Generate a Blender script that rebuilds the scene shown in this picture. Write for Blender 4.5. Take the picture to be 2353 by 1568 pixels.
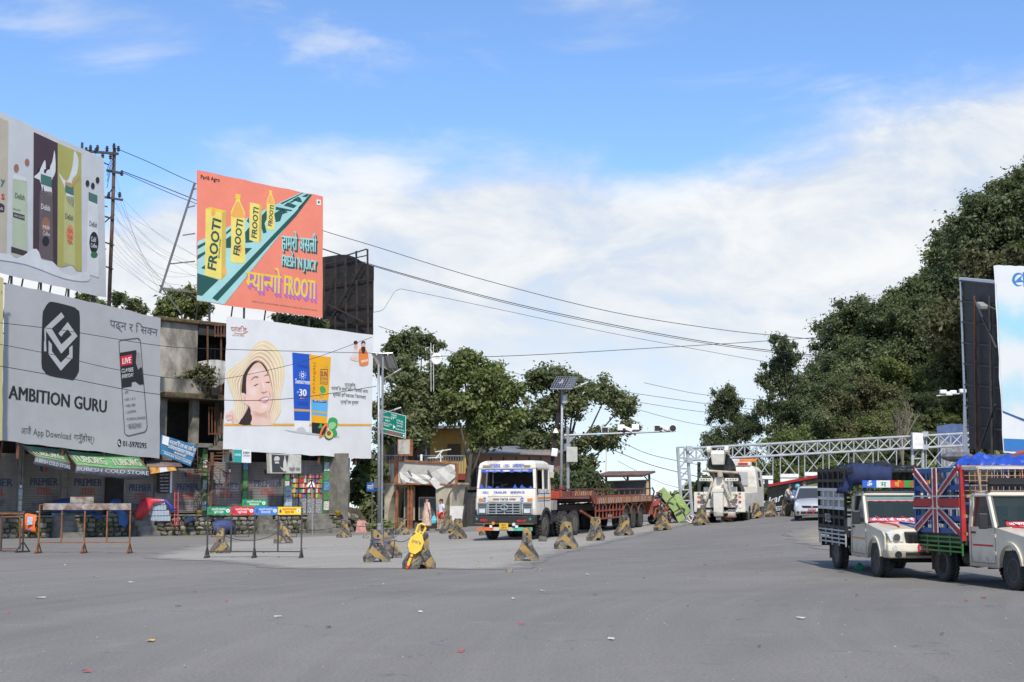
import bpy, bmesh, math, random
import numpy as np
from mathutils import Vector, Matrix, noise as mnoise, geometry as mgeo
for _o in list(bpy.data.objects): bpy.data.objects.remove(_o)
S = bpy.context.scene; COL = S.collection
R = math.radians
# ------------------------------------------------------------------ camera, sky, sun, exposure
FPX = 3268.0; CX, CY = 1176.5,784.0; EYE = 1.6; PITCH = math.atan(374/FPX)
cam = bpy.data.cameras.new('camera'); cam.lens = 50; cam.sensor_width = 36; cam.clip_start = .1; cam.clip_end = 6000
camo = bpy.data.objects.new('camera', cam); COL.objects.link(camo)
camo.location = (0,0, EYE); camo.rotation_euler = (R(90)+PITCH,0,0); S.camera = camo
SUN_EL, SUN_AZ = R(50), R(174)          # azimuth clockwise from +Y: behind the camera, to the right
W = bpy.data.worlds.new('World'); S.world = W; W.use_nodes = True
sun = bpy.data.lights.new('sun', 'SUN'); sun.energy = 3.45; sun.angle = R(2.5); sun.color = (1,.94,.85)
suno = bpy.data.objects.new('sun', sun); COL.objects.link(suno)
_sd = Vector((math.sin(SUN_AZ)*math.cos(SUN_EL), math.cos(SUN_AZ)*math.cos(SUN_EL), math.sin(SUN_EL)))
suno.rotation_euler = _sd.to_track_quat('Z', 'Y').to_euler(); suno.location = (0,0,60)
S.view_settings.view_transform = 'Standard'; S.view_settings.look = 'None'; S.view_settings.gamma = 1
S.view_settings.use_curve_mapping = False; S.view_settings.exposure = .36
S.render.engine = 'CYCLES'; S.cycles.max_bounces = 6; S.cycles.transparent_max_bounces = 8
S.cycles.use_denoising = True
class NT:                                # tiny node-tree helper
 def __init__(s, t): s.t = t; s.N = t.nodes; s.L = t.links
 def n(s, kind, **kw):
  nd = s.N.new(kind)
  for k, v in kw.items(): setattr(nd, k, v)
  return nd
 def put(s, sock, v):
  if hasattr(v, 'is_output') or isinstance(v, bpy.types.NodeSocket): s.L.new(v, sock)
  elif v is not None: sock.default_value = v
 def m(s, op, a, b=None, c=None, clamp=False):
  nd = s.n('ShaderNodeMath', operation=op, use_clamp=clamp)
  for i, v in enumerate((a, b, c)):
   if v is not None: s.put(nd.inputs[i], v)
  return nd.outputs[0]
 def ss(s, x, lo, hi, tmin=0., tmax=1.):
  nd = s.n('ShaderNodeMapRange', interpolation_type='SMOOTHSTEP')
  for i, v in enumerate((x, lo, hi, tmin, tmax)): s.put(nd.inputs[i], v)
  return nd.outputs[0]
 def mix(s, f, a, b, bt='MIX'):
  nd = s.n('ShaderNodeMix', data_type='RGBA', blend_type=bt)
  s.put(nd.inputs[0], f); s.put(nd.inputs[6], a); s.put(nd.inputs[7], b)
  return nd.outputs[2]
 def noise(s, vec, scale, detail=4, rough=.55, dist=0., w=None):
  nd = s.n('ShaderNodeTexNoise')
  if w is not None: nd.noise_dimensions = '4D'; nd.inputs['W'].default_value = w
  if vec is not None: s.L.new(vec, nd.inputs['Vector'])
  nd.inputs['Scale'].default_value = scale; nd.inputs['Detail'].default_value = detail
  nd.inputs['Roughness'].default_value = rough; nd.inputs['Distortion'].default_value = dist
  return nd.outputs['Fac']
 def vmul(s, vec, xyz):
  nd = s.n('ShaderNodeVectorMath', operation='MULTIPLY'); s.L.new(vec, nd.inputs[0]); nd.inputs[1].default_value = xyz
  return nd.outputs[0]
def c4(c): return (c[0], c[1], c[2],1)
def build_world():
 t = NT(W.node_tree); t.N.clear()
 sky = t.n('ShaderNodeTexSky', sky_type='NISHITA', sun_disc=False)
 sky.sun_elevation = SUN_EL; sky.sun_rotation = SUN_AZ; sky.altitude = 1500; sky.air_density = 1.0; sky.dust_density = .6; sky.ozone_density = 2.2
 tc = t.n('ShaderNodeTexCoord'); sep = t.n('ShaderNodeSeparateXYZ'); t.L.new(tc.outputs['Generated'], sep.inputs[0])
 x, y, z = sep.outputs
 az = t.m('ARCTAN2', x, y)
 g = t.vmul(tc.outputs['Generated'],(1,1,2.1))
 n1 = t.noise(g,2.6,9,.5,.25, w=3.4)             # cloud masses
 n2 = t.noise(g,9.5,8,.6,.4, w=1.2)               # billows
 n3 = t.noise(t.vmul(tc.outputs['Generated'],(1,1,3.2)),4.3,9,.6,.6, w=7.7)    # thin high wisps
 edge = t.m('ADD',.250, t.m('MULTIPLY', t.m('SUBTRACT', n1,.5),.10))
 edge = t.m('SUBTRACT', edge, t.ss(az,-.20,-.34,0.,.055))             # lower to the left
 edge = t.m('SUBTRACT', edge, t.m('MULTIPLY', t.m('MULTIPLY', t.ss(az,.02,.10), t.ss(az,.17,.10)),.022))   # a notch of blue
 edge = t.m('ADD', edge, t.m('MULTIPLY', t.ss(az,.14,.34), t.ss(az,2.4,1.2,0.,.03)))
 edge = t.m('ADD', edge, t.m('MULTIPLY', t.m('SUBTRACT', n2,.5),.07))
 bank = t.ss(t.m('SUBTRACT', edge, z),-.014,.034)
 low = t.ss(z,.0,.12,.72,1.)                     # the bank thins into pale haze near the ground
 body = t.m('MULTIPLY', bank, t.m('MULTIPLY', low, t.ss(n2,.22,.52,.74,1.)))
 wis = t.m('MULTIPLY', t.ss(n3,.49,.72),.60)
 cov = t.m('MAXIMUM', body, wis)
 sh = t.ss(n2,.34,.66)
 ccol = t.mix(sh,(3.85,4.35,5.05,1),(5.6,5.68,5.75,1))
 ccol = t.mix(t.ss(z,.02,.17),(4.5,5.05,5.6,1), ccol)
 skyc = t.mix(1., sky.outputs[0],(.98,1.13,1.30,1), 'MULTIPLY')
 col = t.mix(cov, skyc, ccol)
 bg = t.n('ShaderNodeBackground'); t.L.new(col, bg.inputs[0]); bg.inputs[1].default_value = .132
 out = t.n('ShaderNodeOutputWorld'); t.L.new(bg.outputs[0], out.inputs[0])
build_world()
# ------------------------------------------------------------------ pixel <-> place (photo pixels on a 2353 px wide copy)
_cp, _sp = math.cos(PITCH), math.sin(PITCH)
def ray(x, y):
 dx, dy = (x-CX)/FPX,(CY-y)/FPX
 return Vector((dx, _cp-dy*_sp, _sp+dy*_cp))
def U(x, y, Y):
 d = ray(x, y); return Vector((0,0, EYE)) + d*(Y/d.y)
_SK = ([-.4,-.12,-.06,0,.087,.154,.21,.4], [0,0,.004,.0092,.0122,.0195,.0265,.029])
def gz(x, y):
 if y <= 0: return 0.
 s = float(np.interp(x/max(y,5), *_SK)); t = y-32
 r = 0 if t < -4 else ((t+4)**2/16 if t < 4 else t)
 if t > 40: r = 40+8*(1-math.exp(-(t-40)/8))
 return s*r
def G(x, y):                             # the ground point seen at a pixel
 d = ray(x, y); lo, hi = 5.,260.
 if d.z >= 0: hi = 260.
 f = lambda q: EYE+d.z*q/d.y-gz(d.x*q/d.y, q)
 a = lo
 while a < hi and f(a) > 0: a += 1.
 b, a = a, a-1
 for _ in range(30):
  c = (a+b)/2
  if f(c) > 0: a = c
  else: b = c
 q = b; return Vector((d.x*q/d.y, q, gz(d.x*q/d.y, q)))
def GX(x, Y):                            # ground point at pixel column x and distance Y
 X = (x-CX)/FPX*Y/(_cp)*1.0
 X = ray(x,1200).x*(Y/ray(x,1200).y)
 return Vector((X, Y, gz(X, Y)))
# ------------------------------------------------------------------ materials
_M = {}
def M(name, c=(.5,.5,.5), r=.6, metal=0., v=.10, s=3., d=None, da=.4, ds=1.5, b=0., bs=25., spec=None, coat=0., em=None, zs=1., mud=0.):
 if name in _M: return _M[name]
 ma = bpy.data.materials.new(name); ma.use_nodes = True; t = NT(ma.node_tree)
 p = t.N['Principled BSDF']; tc = t.n('ShaderNodeTexCoord').outputs['Object']
 if zs != 1.: tc = t.vmul(tc,(1,1, zs))
 col = c4(c)
 if v:
  n = t.noise(tc, s,5,.6); k = t.ss(n,.25,.75,1-v,1+v)
  cc = t.n('ShaderNodeCombineColor'); [t.L.new(k, cc.inputs[i]) for i in range(3)]
  col = t.mix(1., col, cc.outputs[0], 'MULTIPLY')
 if d:
  f = t.ss(t.noise(tc, ds,7,.65,.3, w=2.),.62-.30*da,.80-.18*da)
  f = t.m('MULTIPLY', f, min(1,.45+da*.6)); col = t.mix(f, col, c4(d))
 if mud:
  sp = t.n('ShaderNodeSeparateXYZ'); t.L.new(tc, sp.inputs[0]); hgt = t.m('ADD', sp.outputs[2], t.m('MULTIPLY', t.m('SUBTRACT', t.noise(tc,5,7,.7, w=5.),.5),.9))
  col = t.mix(t.ss(hgt, mud, mud*.45,0.,.7), col,(.17,.135,.095,1))
 t.put(p.inputs['Base Color'], col)
 p.inputs['Roughness'].default_value = r; p.inputs['Metallic'].default_value = metal
 if spec is not None: p.inputs['Specular IOR Level'].default_value = spec
 if coat: p.inputs['Coat Weight'].default_value = coat; p.inputs['Coat Roughness'].default_value = .12
 if em: p.inputs['Emission Color'].default_value = c4(em); p.inputs['Emission Strength'].default_value = 1
 if b:
  bp = t.n('ShaderNodeBump'); bp.inputs['Strength'].default_value = b; bp.inputs['Distance'].default_value = .03
  t.L.new(t.noise(tc, bs,6,.6), bp.inputs['Height']); t.L.new(bp.outputs[0], p.inputs['Normal'])
 _M[name] = ma; return ma
def glass(name='window_glass', tint=(.03,.035,.035), r=.06, alpha=.55):
 if name in _M: return _M[name]
 ma = M(name, tint, r, v=0, spec=.6); ma.node_tree.nodes['Principled BSDF'].inputs['Alpha'].default_value = alpha
 return ma
def leafmat(name, a, b, tr=.35):
 if name in _M: return _M[name]
 ma = bpy.data.materials.new(name); ma.use_nodes = True; t = NT(ma.node_tree); p = t.N['Principled BSDF']
 at = t.n('ShaderNodeAttribute', attribute_name='rnd'); oi = t.n('ShaderNodeObjectInfo')
 f = t.m('ADD', t.m('MULTIPLY', at.outputs['Fac'],.8), t.m('MULTIPLY', oi.outputs['Random'],.2))
 col = t.mix(f, c4(a), c4(b)); t.put(p.inputs['Base Color'], col); p.inputs['Roughness'].default_value = .48
 p.inputs['Specular IOR Level'].default_value = .35
 tl = t.n('ShaderNodeBsdfTranslucent'); t.put(tl.inputs[0], t.mix(.5, col,(.16,.22,.02,1)))
 mx = t.n('ShaderNodeMixShader'); mx.inputs[0].default_value = tr
 t.L.new(p.outputs[0], mx.inputs[1]); t.L.new(tl.outputs[0], mx.inputs[2])
 t.L.new(mx.outputs[0], t.N['Material Output'].inputs[0]); _M[name] = ma; return ma
WHITE = M('white_paint',(.78,.77,.72),.45, d=(.42,.33,.22), da=.25, ds=2.2)
BLACK = M('black_rubber',(.022,.022,.023),.75, v=.3)
DARK = M('dark_metal',(.045,.043,.042),.6, v=.3, d=(.13,.07,.04), da=.3)
GALV = M('galvanised_steel',(.33,.34,.345),.5,.45, v=.15, s=6, d=(.2,.18,.16), da=.25)
RUST = M('rusty_steel',(.17,.075,.04),.85, v=.35, s=5, d=(.07,.045,.035), da=.5)
STEEL = M('worn_steel',(.22,.21,.20),.5,.5, v=.2, d=(.16,.08,.045), da=.35)
# ------------------------------------------------------------------ objects
def props(o, label=None, cat=None, group=None, kind=None):
 for k, v in (('label', label),('category', cat),('group', group),('kind', kind)):
  if v: o[k] = v
 return o
def thing(name, label, cat, loc=(0,0,0), rz=0., group=None, kind=None):
 o = bpy.data.objects.new(name, None); o.empty_display_size = .3; COL.objects.link(o)
 o.location = loc; o.rotation_euler = (0,0, rz); return props(o, label, cat, group, kind)
def dup(o, parent=None, label=None, loc=None, rz=None, group=None):
 c = o.copy(); COL.objects.link(c); c.parent = parent
 if label: c['label'] = label
 if group: c['group'] = group
 if loc is not None: c.location = loc
 if rz is not None: c.rotation_euler = (0,0, rz)
 for ch in list(o.children): dup(ch, c)
 return c
class MB:
 def __init__(s): s.v = []; s.f = []; s.m = []; s.mats = []; s.T = None
 def mi(s, m):
  if m not in s.mats: s.mats.append(m)
  return s.mats.index(m)
 def add(s, vs, fs, m):
  o = len(s.v); k = s.mi(m)
  s.v += [(s.T @ Vector(q)) if s.T is not None else Vector(q) for q in vs]
  for f in fs: s.f.append([i+o for i in f]); s.m.append(k)
  return s
 def box(s, c, d, m, rot=None, taper=None):
  hx, hy, hz = d[0]/2, d[1]/2, d[2]/2; vs = []
  for z in (-1,1):
   tx = taper if (taper and z > 0) else 1
   for x, y in ((-1,-1),(1,-1),(1,1),(-1,1)): vs.append(Vector((x*hx*tx, y*hy*tx, z*hz)))
  if rot is not None: q = rot if isinstance(rot, Matrix) else Matrix.Rotation(rot,3, 'Z'); vs = [q @ a for a in vs]
  vs = [a+Vector(c) for a in vs]
  return s.add(vs, [(3,2,1,0),(4,5,6,7),(0,1,5,4),(1,2,6,5),(2,3,7,6),(3,0,4,7)], m)
 def bb(s, x0, x1, y0, y1, z0, z1, m): return s.box(((x0+x1)/2,(y0+y1)/2,(z0+z1)/2),(abs(x1-x0), abs(y1-y0), abs(z1-z0)), m)
 def bar(s, p, q, w, h, m):             # square bar from p to q
  p, q = Vector(p), Vector(q); d = q-p; L = d.length
  if L < 1e-6: return s
  rt = d.to_track_quat('Y', 'Z').to_matrix()
  return s.box((p+q)/2,(w, L, h), m, rt)
 def cyl(s, p, q, r, m, n=10, r2=None, cap=True):
  p, q = Vector(p), Vector(q); d = q-p
  if d.length < 1e-7: return s
  rt = d.to_track_quat('Z', 'Y').to_matrix(); r2 = r if r2 is None else r2; vs = []
  for c, rr in ((p, r),(q, r2)):
   for i in range(n): a = 2*math.pi*i/n; vs.append(c+rt @ Vector((rr*math.cos(a), rr*math.sin(a),0)))
  fs = [(i,(i+1) % n, n+(i+1) % n, n+i) for i in range(n)]
  if cap: fs += [tuple(range(n-1,-1,-1)), tuple(range(n,2*n))]
  return s.add(vs, fs, m)
 def tube(s, pts, r, m, n=6, r1=None):
  pts = [Vector(p) for p in pts]; vs = []; k = len(pts); up = Vector((0,0,1))
  for i, p in enumerate(pts):
   d = (pts[min(i+1, k-1)]-pts[max(i-1,0)]).normalized()
   a = d.cross(up) if abs(d.z) < .97 else d.cross(Vector((1,0,0))); a.normalize(); b = a.cross(d)
   rr = r if r1 is None else r+(r1-r)*i/(k-1)
   if isinstance(r,(list, tuple)): rr = r[i]
   for j in range(n): t = 2*math.pi*j/n; vs.append(p+a*rr*math.cos(t)+b*rr*math.sin(t))
  fs = [(i*n+j, i*n+(j+1) % n,(i+1)*n+(j+1) % n,(i+1)*n+j) for i in range(k-1) for j in range(n)]
  fs += [tuple(range(n-1,-1,-1)), tuple(range((k-1)*n, k*n))]
  return s.add(vs, fs, m)
 def prism(s, pts, a, b, m, ax='y'):    # polygon in the plane across axis ax, from a to b
  P = {'y': lambda u, w, t: (u, t, w), 'x': lambda u, w, t: (t, u, w), 'z': lambda u, w, t: (u, w, t)}[ax]
  n = len(pts); vs = [P(u, w, a) for u, w in pts]+[P(u, w, b) for u, w in pts]
  return s.add(vs, [tuple(range(n)), tuple(range(2*n-1, n-1,-1))]+[(i, n+i, n+(i+1) % n,(i+1) % n) for i in range(n)], m)
 def loft(s, rings, m, cap=True, closed=True):
  n = len(rings[0]); vs = [p for r in rings for p in r]; fs = []
  for i in range(len(rings)-1):
   for j in range(n if closed else n-1): fs.append((i*n+j, i*n+(j+1) % n,(i+1)*n+(j+1) % n,(i+1)*n+j))
  if cap and closed: fs += [tuple(range(n-1,-1,-1)), tuple(range((len(rings)-1)*n, len(rings)*n))]
  return s.add(vs, fs, m)
 def ball(s, c, r, m, n=10, k=6):
  if not isinstance(r,(tuple, list)): r = (r, r, r)
  vs = [(c[0], c[1], c[2]-r[2])]
  for i in range(1, k):
   a = -math.pi/2+math.pi*i/k
   for j in range(n): t = 2*math.pi*j/n; vs.append((c[0]+r[0]*math.cos(a)*math.cos(t), c[1]+r[1]*math.cos(a)*math.sin(t), c[2]+r[2]*math.sin(a)))
  vs.append((c[0], c[1], c[2]+r[2])); e = len(vs)-1
  fs = [(0,1+(j+1) % n,1+j) for j in range(n)]
  for i in range(k-2): fs += [(1+i*n+j,1+i*n+(j+1) % n,1+(i+1)*n+(j+1) % n,1+(i+1)*n+j) for j in range(n)]
  fs += [(1+(k-2)*n+j,1+(k-2)*n+(j+1) % n, e) for j in range(n)]
  return s.add(vs, fs, m)
 def lathe(s, prof, m, n=16, c=(0,0,0), ax='z'):
  rings = []
  for r, h in prof:
   ring = []
   for j in range(n):
    t = 2*math.pi*j/n; a, b = r*math.cos(t), r*math.sin(t)
    q = (a, b, h) if ax == 'z' else ((h, a, b) if ax == 'x' else (b, h, a))
    ring.append(Vector(c)+Vector(q))
   rings.append(ring)
  return s.loft(rings, m)
 def face(s, pts, m): return s.add(pts, [tuple(range(len(pts)))], m)
 def build(s, name, parent=None, smooth=False, bev=0., seg=2, loc=None, solid=0.):
  me = bpy.data.meshes.new(name); me.from_pydata([tuple(q) for q in s.v], [], s.f)
  for m in s.mats: me.materials.append(m)
  if len(s.mats) > 1: me.polygons.foreach_set('material_index', s.m)
  if smooth: me.polygons.foreach_set('use_smooth', [True]*len(s.f))
  me.update(); o = bpy.data.objects.new(name, me); COL.objects.link(o)
  if parent is not None: o.parent = parent
  if loc is not None: o.location = loc
  if solid: q = o.modifiers.new('thick', 'SOLIDIFY'); q.thickness = solid; q.offset = 0
  if bev: q = o.modifiers.new('bevel', 'BEVEL'); q.width = bev; q.segments = seg; q.limit_method = 'ANGLE'; q.harden_normals = False
  return o
def P1(fn, name, parent=None, **kw): mb = MB(); fn(mb); return mb.build(name, parent, **kw)
# ------------------------------------------------------------------ lettering (the built-in font, glyph by glyph)
_G = {}; _fo = {}
def glyph(ch, half=False, bold=0.):
 k = (ch, half, bold)
 if k in _G: return _G[k]
 if 'c' not in _fo:
  c = bpy.data.curves.new('lettering', 'FONT'); c.resolution_u = 2; _fo['c'] = c
  _fo['o'] = bpy.data.objects.new('lettering', c); COL.objects.link(_fo['o'])
 def get(s):
  _fo['c'].body = s; _fo['c'].offset = bold
  bpy.context.view_layer.update(); dg = bpy.context.evaluated_depsgraph_get()
  me = _fo['o'].evaluated_get(dg).to_mesh()
  v = [tuple(p.co) for p in me.vertices]; f = [tuple(q.vertices) for q in me.polygons]; _fo['o'].evaluated_get(dg).to_mesh_clear()
  return v, f
 v, f = get(ch)
 w2 = max((p[0] for p in get(ch+'I')[0]), default=0); w1 = max((p[0] for p in get('I')[0]), default=0)
 adv = w2-w1
 if half and v:
  bm = bmesh.new(); vs = [bm.verts.new(p) for p in v]
  for q in f:
   try: bm.faces.new([vs[i] for i in q])
   except ValueError: pass
  bmesh.ops.bisect_plane(bm, geom=bm.verts[:]+bm.edges[:]+bm.faces[:], plane_co=(adv-.175,0,0), plane_no=(1,0,0), clear_outer=True)
  bm.verts.index_update(); v = [tuple(p.co) for p in bm.verts]; f = [tuple(p.index for p in q.verts) for q in bm.faces]; bm.free(); adv -= .175
 _G[k] = (v, f, adv); return _G[k]
def layout(s, bold=0., track=0.):        # '~' after a letter = half form
 vs, fs, x, i = [], [],0.,0
 while i < len(s):
  ch = s[i]; half = i+1 < len(s) and s[i+1] == '~'
  if ch == ' ': x += .28; i += 1; continue
  v, f, adv = glyph(ch, half, bold); o = len(vs)
  vs += [(p[0]+x, p[1]) for p in v]; fs += [[j+o for j in q] for q in f]
  x += adv+(track if adv > .05 else 0); i += 2 if half else 1
 return vs, fs, x
# ------------------------------------------------------------------ flat boards, traced from the photo onto their own plane
class Board:
 def __init__(s, A, B, root=None, name='board', label='', cat='billboard', group=None, tilt=0.):
  s.A, s.B = Vector((A[0], A[1],0)), Vector((B[0], B[1],0)); d = s.B-s.A; s.L = d.length
  s.rz = math.atan2(d.y, d.x); z = A[2] if len(A) > 2 else 0.
  s.root = root or thing(name, label, cat,(A[0], A[1], z), s.rz, group); s.z0 = z; s.tr = None
  s.u = d.normalized(); s.n = Vector((s.u.y,-s.u.x,0)); s.k = 0; s.yoff = 0.
 def px(s, x, y):
  if s.tr: x, y = (s.tr[0]+x*s.tr[2])/1.7408,(s.tr[1]+y*s.tr[2])/1.7408
  d = ray(x, y); O = Vector((0,0, EYE)); t = (s.A-s.n*s.yoff-O).dot(s.n)/d.dot(s.n); p = O+d*t
  return (p-s.A).dot(s.u), p.z-s.z0
 def poly(s, mb, pts, m, lay, smooth=False, raw=False):
  q = pts if raw else [s.px(*p) for p in pts]
  if smooth: q = crom(q, smooth if smooth > 1 else 4)
  y = s.yoff-.022-.002*lay; n = len(q)
  ar = sum(q[i][0]*q[(i+1) % n][1]-q[(i+1) % n][0]*q[i][1] for i in range(n))
  if ar < 0: q = q[::-1]
  tri = mgeo.tessellate_polygon([[Vector((a, b,0)) for a, b in q]])
  mb.add([(a, y, b) for a, b in q], [tuple(t) for t in tri], m)
 def text(s, mb, st, p0, p1, h, m, lay, bold=0., shear=0., raw=False, track=0., grow=1., name='lettering'):
  a = p0 if raw else s.px(*p0); b = p1 if raw else s.px(*p1)
  hh = h if raw else s.px(p0[0], p0[1]-h)[1]-a[1]
  vs, fs, w = layout(st,0., track)
  if not vs: return
  L = math.hypot(b[0]-a[0], b[1]-a[1]); ux, uz = (b[0]-a[0])/L,(b[1]-a[1])/L
  sx = L/w; sy = hh/.69; y = s.yoff-.022-.002*lay; ob = MB()
  for j, e in enumerate((0.,-1.,1.) if bold > .012 else (0.,)):
   dx = e*(bold)
   ob.add([(a[0]+ux*(p[0]+dx+shear*p[1])*sx, y-.0004*j, a[1]+uz*(p[0]+dx+shear*p[1])*sx+p[1]*sy*(1+(grow-1)*p[0]/w)) for p in vs], fs, m)
  return ob.build(name, s.root)
def qtext(st, bl, br, tr, tl, m, parent, off=.004, bold=0., name='lettering', dk=.69):
 bl, br, tr, tl = map(Vector,(bl, br, tr, tl)); n = (br-bl).cross(tl-bl).normalized()*off
 vs, fs, w = layout(st,0.); ob = MB()
 for j, e in enumerate((0.,-1.,1.) if bold > .012 else (0.,)):
  q = []
  for p in vs:
   a, b = (p[0]+e*(bold))/w, p[1]/dk
   q.append((bl*(1-a)+br*a)*(1-b)+(tl*(1-a)+tr*a)*b+n*(1+.08*j))
  ob.add(q, fs, m)
 return ob.build(name, parent)
def crom(q, n=4):
 k = len(q); out = []
 for i in range(k):
  p0, p1, p2, p3 = (Vector(q[(i+j-1) % k]) for j in range(4))
  for t in range(n):
   t /= n
   out.append(tuple(.5*((2*p1)+(p2-p0)*t+(2*p0-5*p1+4*p2-p3)*t*t+(3*p1-p0-3*p2+p3)*t**3)))
 return out
# ------------------------------------------------------------------ ground
def asphalt(name, base, pale, spk=.5, cen=(34.,14.), edge=None, dust=(.30,.28,.245), dk=.16):
 ma = bpy.data.materials.new(name); ma.use_nodes = True; t = NT(ma.node_tree); p = t.N['Principled BSDF']
 g = t.n('ShaderNodeNewGeometry').outputs['Position']
 sp = t.n('ShaderNodeSeparateXYZ'); t.L.new(g, sp.inputs[0])
 dx, dy = t.m('SUBTRACT', sp.outputs[0], cen[0]), t.m('SUBTRACT', sp.outputs[1], cen[1])
 rad = t.m('SQRT', t.m('ADD', t.m('MULTIPLY', dx, dx), t.m('MULTIPLY', dy, dy))); ang = t.m('ARCTAN2', dx, dy)
 cv = t.n('ShaderNodeCombineXYZ'); t.L.new(t.m('MULTIPLY', rad,1.3), cv.inputs[0]); t.L.new(t.m('MULTIPLY', ang,1.6), cv.inputs[1])
 streak = t.noise(cv.outputs[0],1.0,7,.6,.3)
 big = t.noise(g,.09,5,.6,.6); mid = t.noise(g,.8,6,.65); fine = t.noise(g,26,3,.7)
 vo = t.n('ShaderNodeTexVoronoi'); t.L.new(g, vo.inputs['Vector']); vo.inputs['Scale'].default_value = 38
 col = t.mix(t.ss(big,.34,.66), c4(base), c4(pale))
 col = t.mix(t.m('MULTIPLY', t.ss(streak,.44,.72),.26), col, c4([q*1.30 for q in pale]))
 col = t.mix(t.m('MULTIPLY', t.ss(streak,.50,.28), dk), col, c4([q*.62 for q in base]))
 col = t.mix(t.m('MULTIPLY', t.ss(mid,.55,.8),.45), col, c4(dust))
 k = t.ss(fine,.25,.75,1-spk*.45,1+spk*.45); cc = t.n('ShaderNodeCombineColor'); [t.L.new(k, cc.inputs[i]) for i in range(3)]
 col = t.mix(1., col, cc.outputs[0], 'MULTIPLY')
 col = t.mix(t.m('MULTIPLY', t.ss(vo.outputs['Distance'],.22,.02), spk*.5), col,(.36,.35,.33,1))
 cr = t.n('ShaderNodeTexVoronoi', feature='DISTANCE_TO_EDGE'); cr.inputs['Scale'].default_value = .16
 wob = t.n('ShaderNodeVectorMath', operation='ADD'); t.L.new(g, wob.inputs[0])
 nz = t.n('ShaderNodeTexNoise'); nz.inputs['Scale'].default_value = .9; nz.inputs['Detail'].default_value = 6; t.L.new(g, nz.inputs['Vector'])
 sc = t.n('ShaderNodeVectorMath', operation='SCALE'); t.L.new(nz.outputs['Color'], sc.inputs[0]); sc.inputs['Scale'].default_value = 2.6
 t.L.new(sc.outputs[0], wob.inputs[1]); t.L.new(wob.outputs[0], cr.inputs['Vector'])
 col = t.mix(t.m('MULTIPLY', t.ss(cr.outputs['Distance'],.0045,.001), t.ss(mid,.42,.62,0,.55)), col,(.05,.05,.05,1))
 col = t.mix(t.ss(t.noise(g,.55,5,.6,.8, w=4.),.63,.74,0.,.30), col, c4([q*.45 for q in base]))
 if edge:
  ea = t.n('ShaderNodeAttribute', attribute_name='edge').outputs['Fac']; en = t.noise(g,1.7,7,.7)
  col = t.mix(t.ss(t.m('ADD', ea, t.m('MULTIPLY', t.m('SUBTRACT', en,.5),1.5)),.12,.55), c4(edge), col)
 t.put(p.inputs['Base Color'], col); p.inputs['Roughness'].default_value = .86; p.inputs['Specular IOR Level'].default_value = .3
 bp = t.n('ShaderNodeBump'); bp.inputs['Strength'].default_value = .45; bp.inputs['Distance'].default_value = .02
 t.L.new(t.m('ADD', fine, t.m('MULTIPLY', mid,.8)), bp.inputs['Height']); t.L.new(bp.outputs[0], p.inputs['Normal'])
 return ma
ASPH = asphalt('worn_asphalt',(.172,.160,.141),(.216,.201,.176))
CONC = asphalt('dusty_concrete',(.285,.265,.228),(.33,.308,.262),.8, dk=.15, edge=(.20,.188,.168))
DIRT = asphalt('dry_dirt',(.24,.205,.16),(.31,.27,.205),1., dk=.2, edge=(.21,.197,.172))
def _axis(segs):
 out = []
 for a, b, st in segs: out += list(np.arange(a, b, st))
 return out+[segs[-1][1]]
def build_ground():
 xs = _axis([(-600,-60,40),(-60,-30,5),(-30,30,.8),(30,60,3),(60,600,40)])
 ys = _axis([(-60,8,6),(8,100,.8),(100,140,4),(140,1400,60)])
 vs = [(x, y, gz(x, y)-(max(0, y-150)*.012)) for y in ys for x in xs]; n = len(xs)
 fs = [(j*n+i, j*n+i+1,(j+1)*n+i+1,(j+1)*n+i) for j in range(len(ys)-1) for i in range(n-1)]
 mb = MB(); mb.add(vs, fs, ASPH); o = mb.build('road', smooth=True); o['kind'] = 'structure'
build_ground()
def sheet(name, pts, mat, off=.012, wob=.12, step=.6, seed=1, edge=0.):
 rnd = random.Random(seed); b = []
 for i in range(len(pts)):
  p, q = Vector(pts[i][:2]), Vector(pts[(i+1) % len(pts)][:2]); k = max(1, int((q-p).length/(step*.5)))
  for j in range(k):
   c = p.lerp(q, j/k); w = mnoise.noise(Vector((c.x*.9, c.y*.9, seed)))*wob*2+rnd.uniform(-wob, wob)*.5
   d = (q-p).normalized(); b.append(Vector((c.x-d.y*w, c.y+d.x*w)))
 xs = [p.x for p in b]; ys = [p.y for p in b]; vin = list(b)
 x = min(xs)
 def inside(pt):
  c = False; k = len(b); j = k-1
  for i in range(k):
   if (b[i].y > pt.y) != (b[j].y > pt.y) and pt.x < (b[j].x-b[i].x)*(pt.y-b[i].y)/(b[j].y-b[i].y)+b[i].x: c = not c
   j = i
  return c
 while x < max(xs):
  y = min(ys)
  while y < max(ys):
   pt = Vector((x+rnd.uniform(-.1,.1), y+rnd.uniform(-.1,.1)))
   if inside(pt): vin.append(pt)
   y += step
  x += step
 k = len(b); r = mgeo.delaunay_2d_cdt(vin, [(i,(i+1) % k) for i in range(k)], [list(range(k))],1,1e-5)
 mb = MB(); mb.add([(p.x, p.y, gz(p.x, p.y)+off) for p in r[0]], r[2], mat); o = mb.build(name, smooth=True)
 bd = np.array([tuple(p) for p in b]); pv = np.array([(p.x, p.y) for p in r[0]])
 ed = np.array([min(1., math.sqrt(((bd-q)**2).sum(1).min())/1.5) for q in pv], np.float32)
 at_ = o.data.attributes.new('edge', 'FLOAT', 'POINT'); at_.data.foreach_set('value', ed)
 o['kind'] = 'structure'; return o
def g2(*a): return [G(x, y)[:2] for x, y in a]
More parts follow.
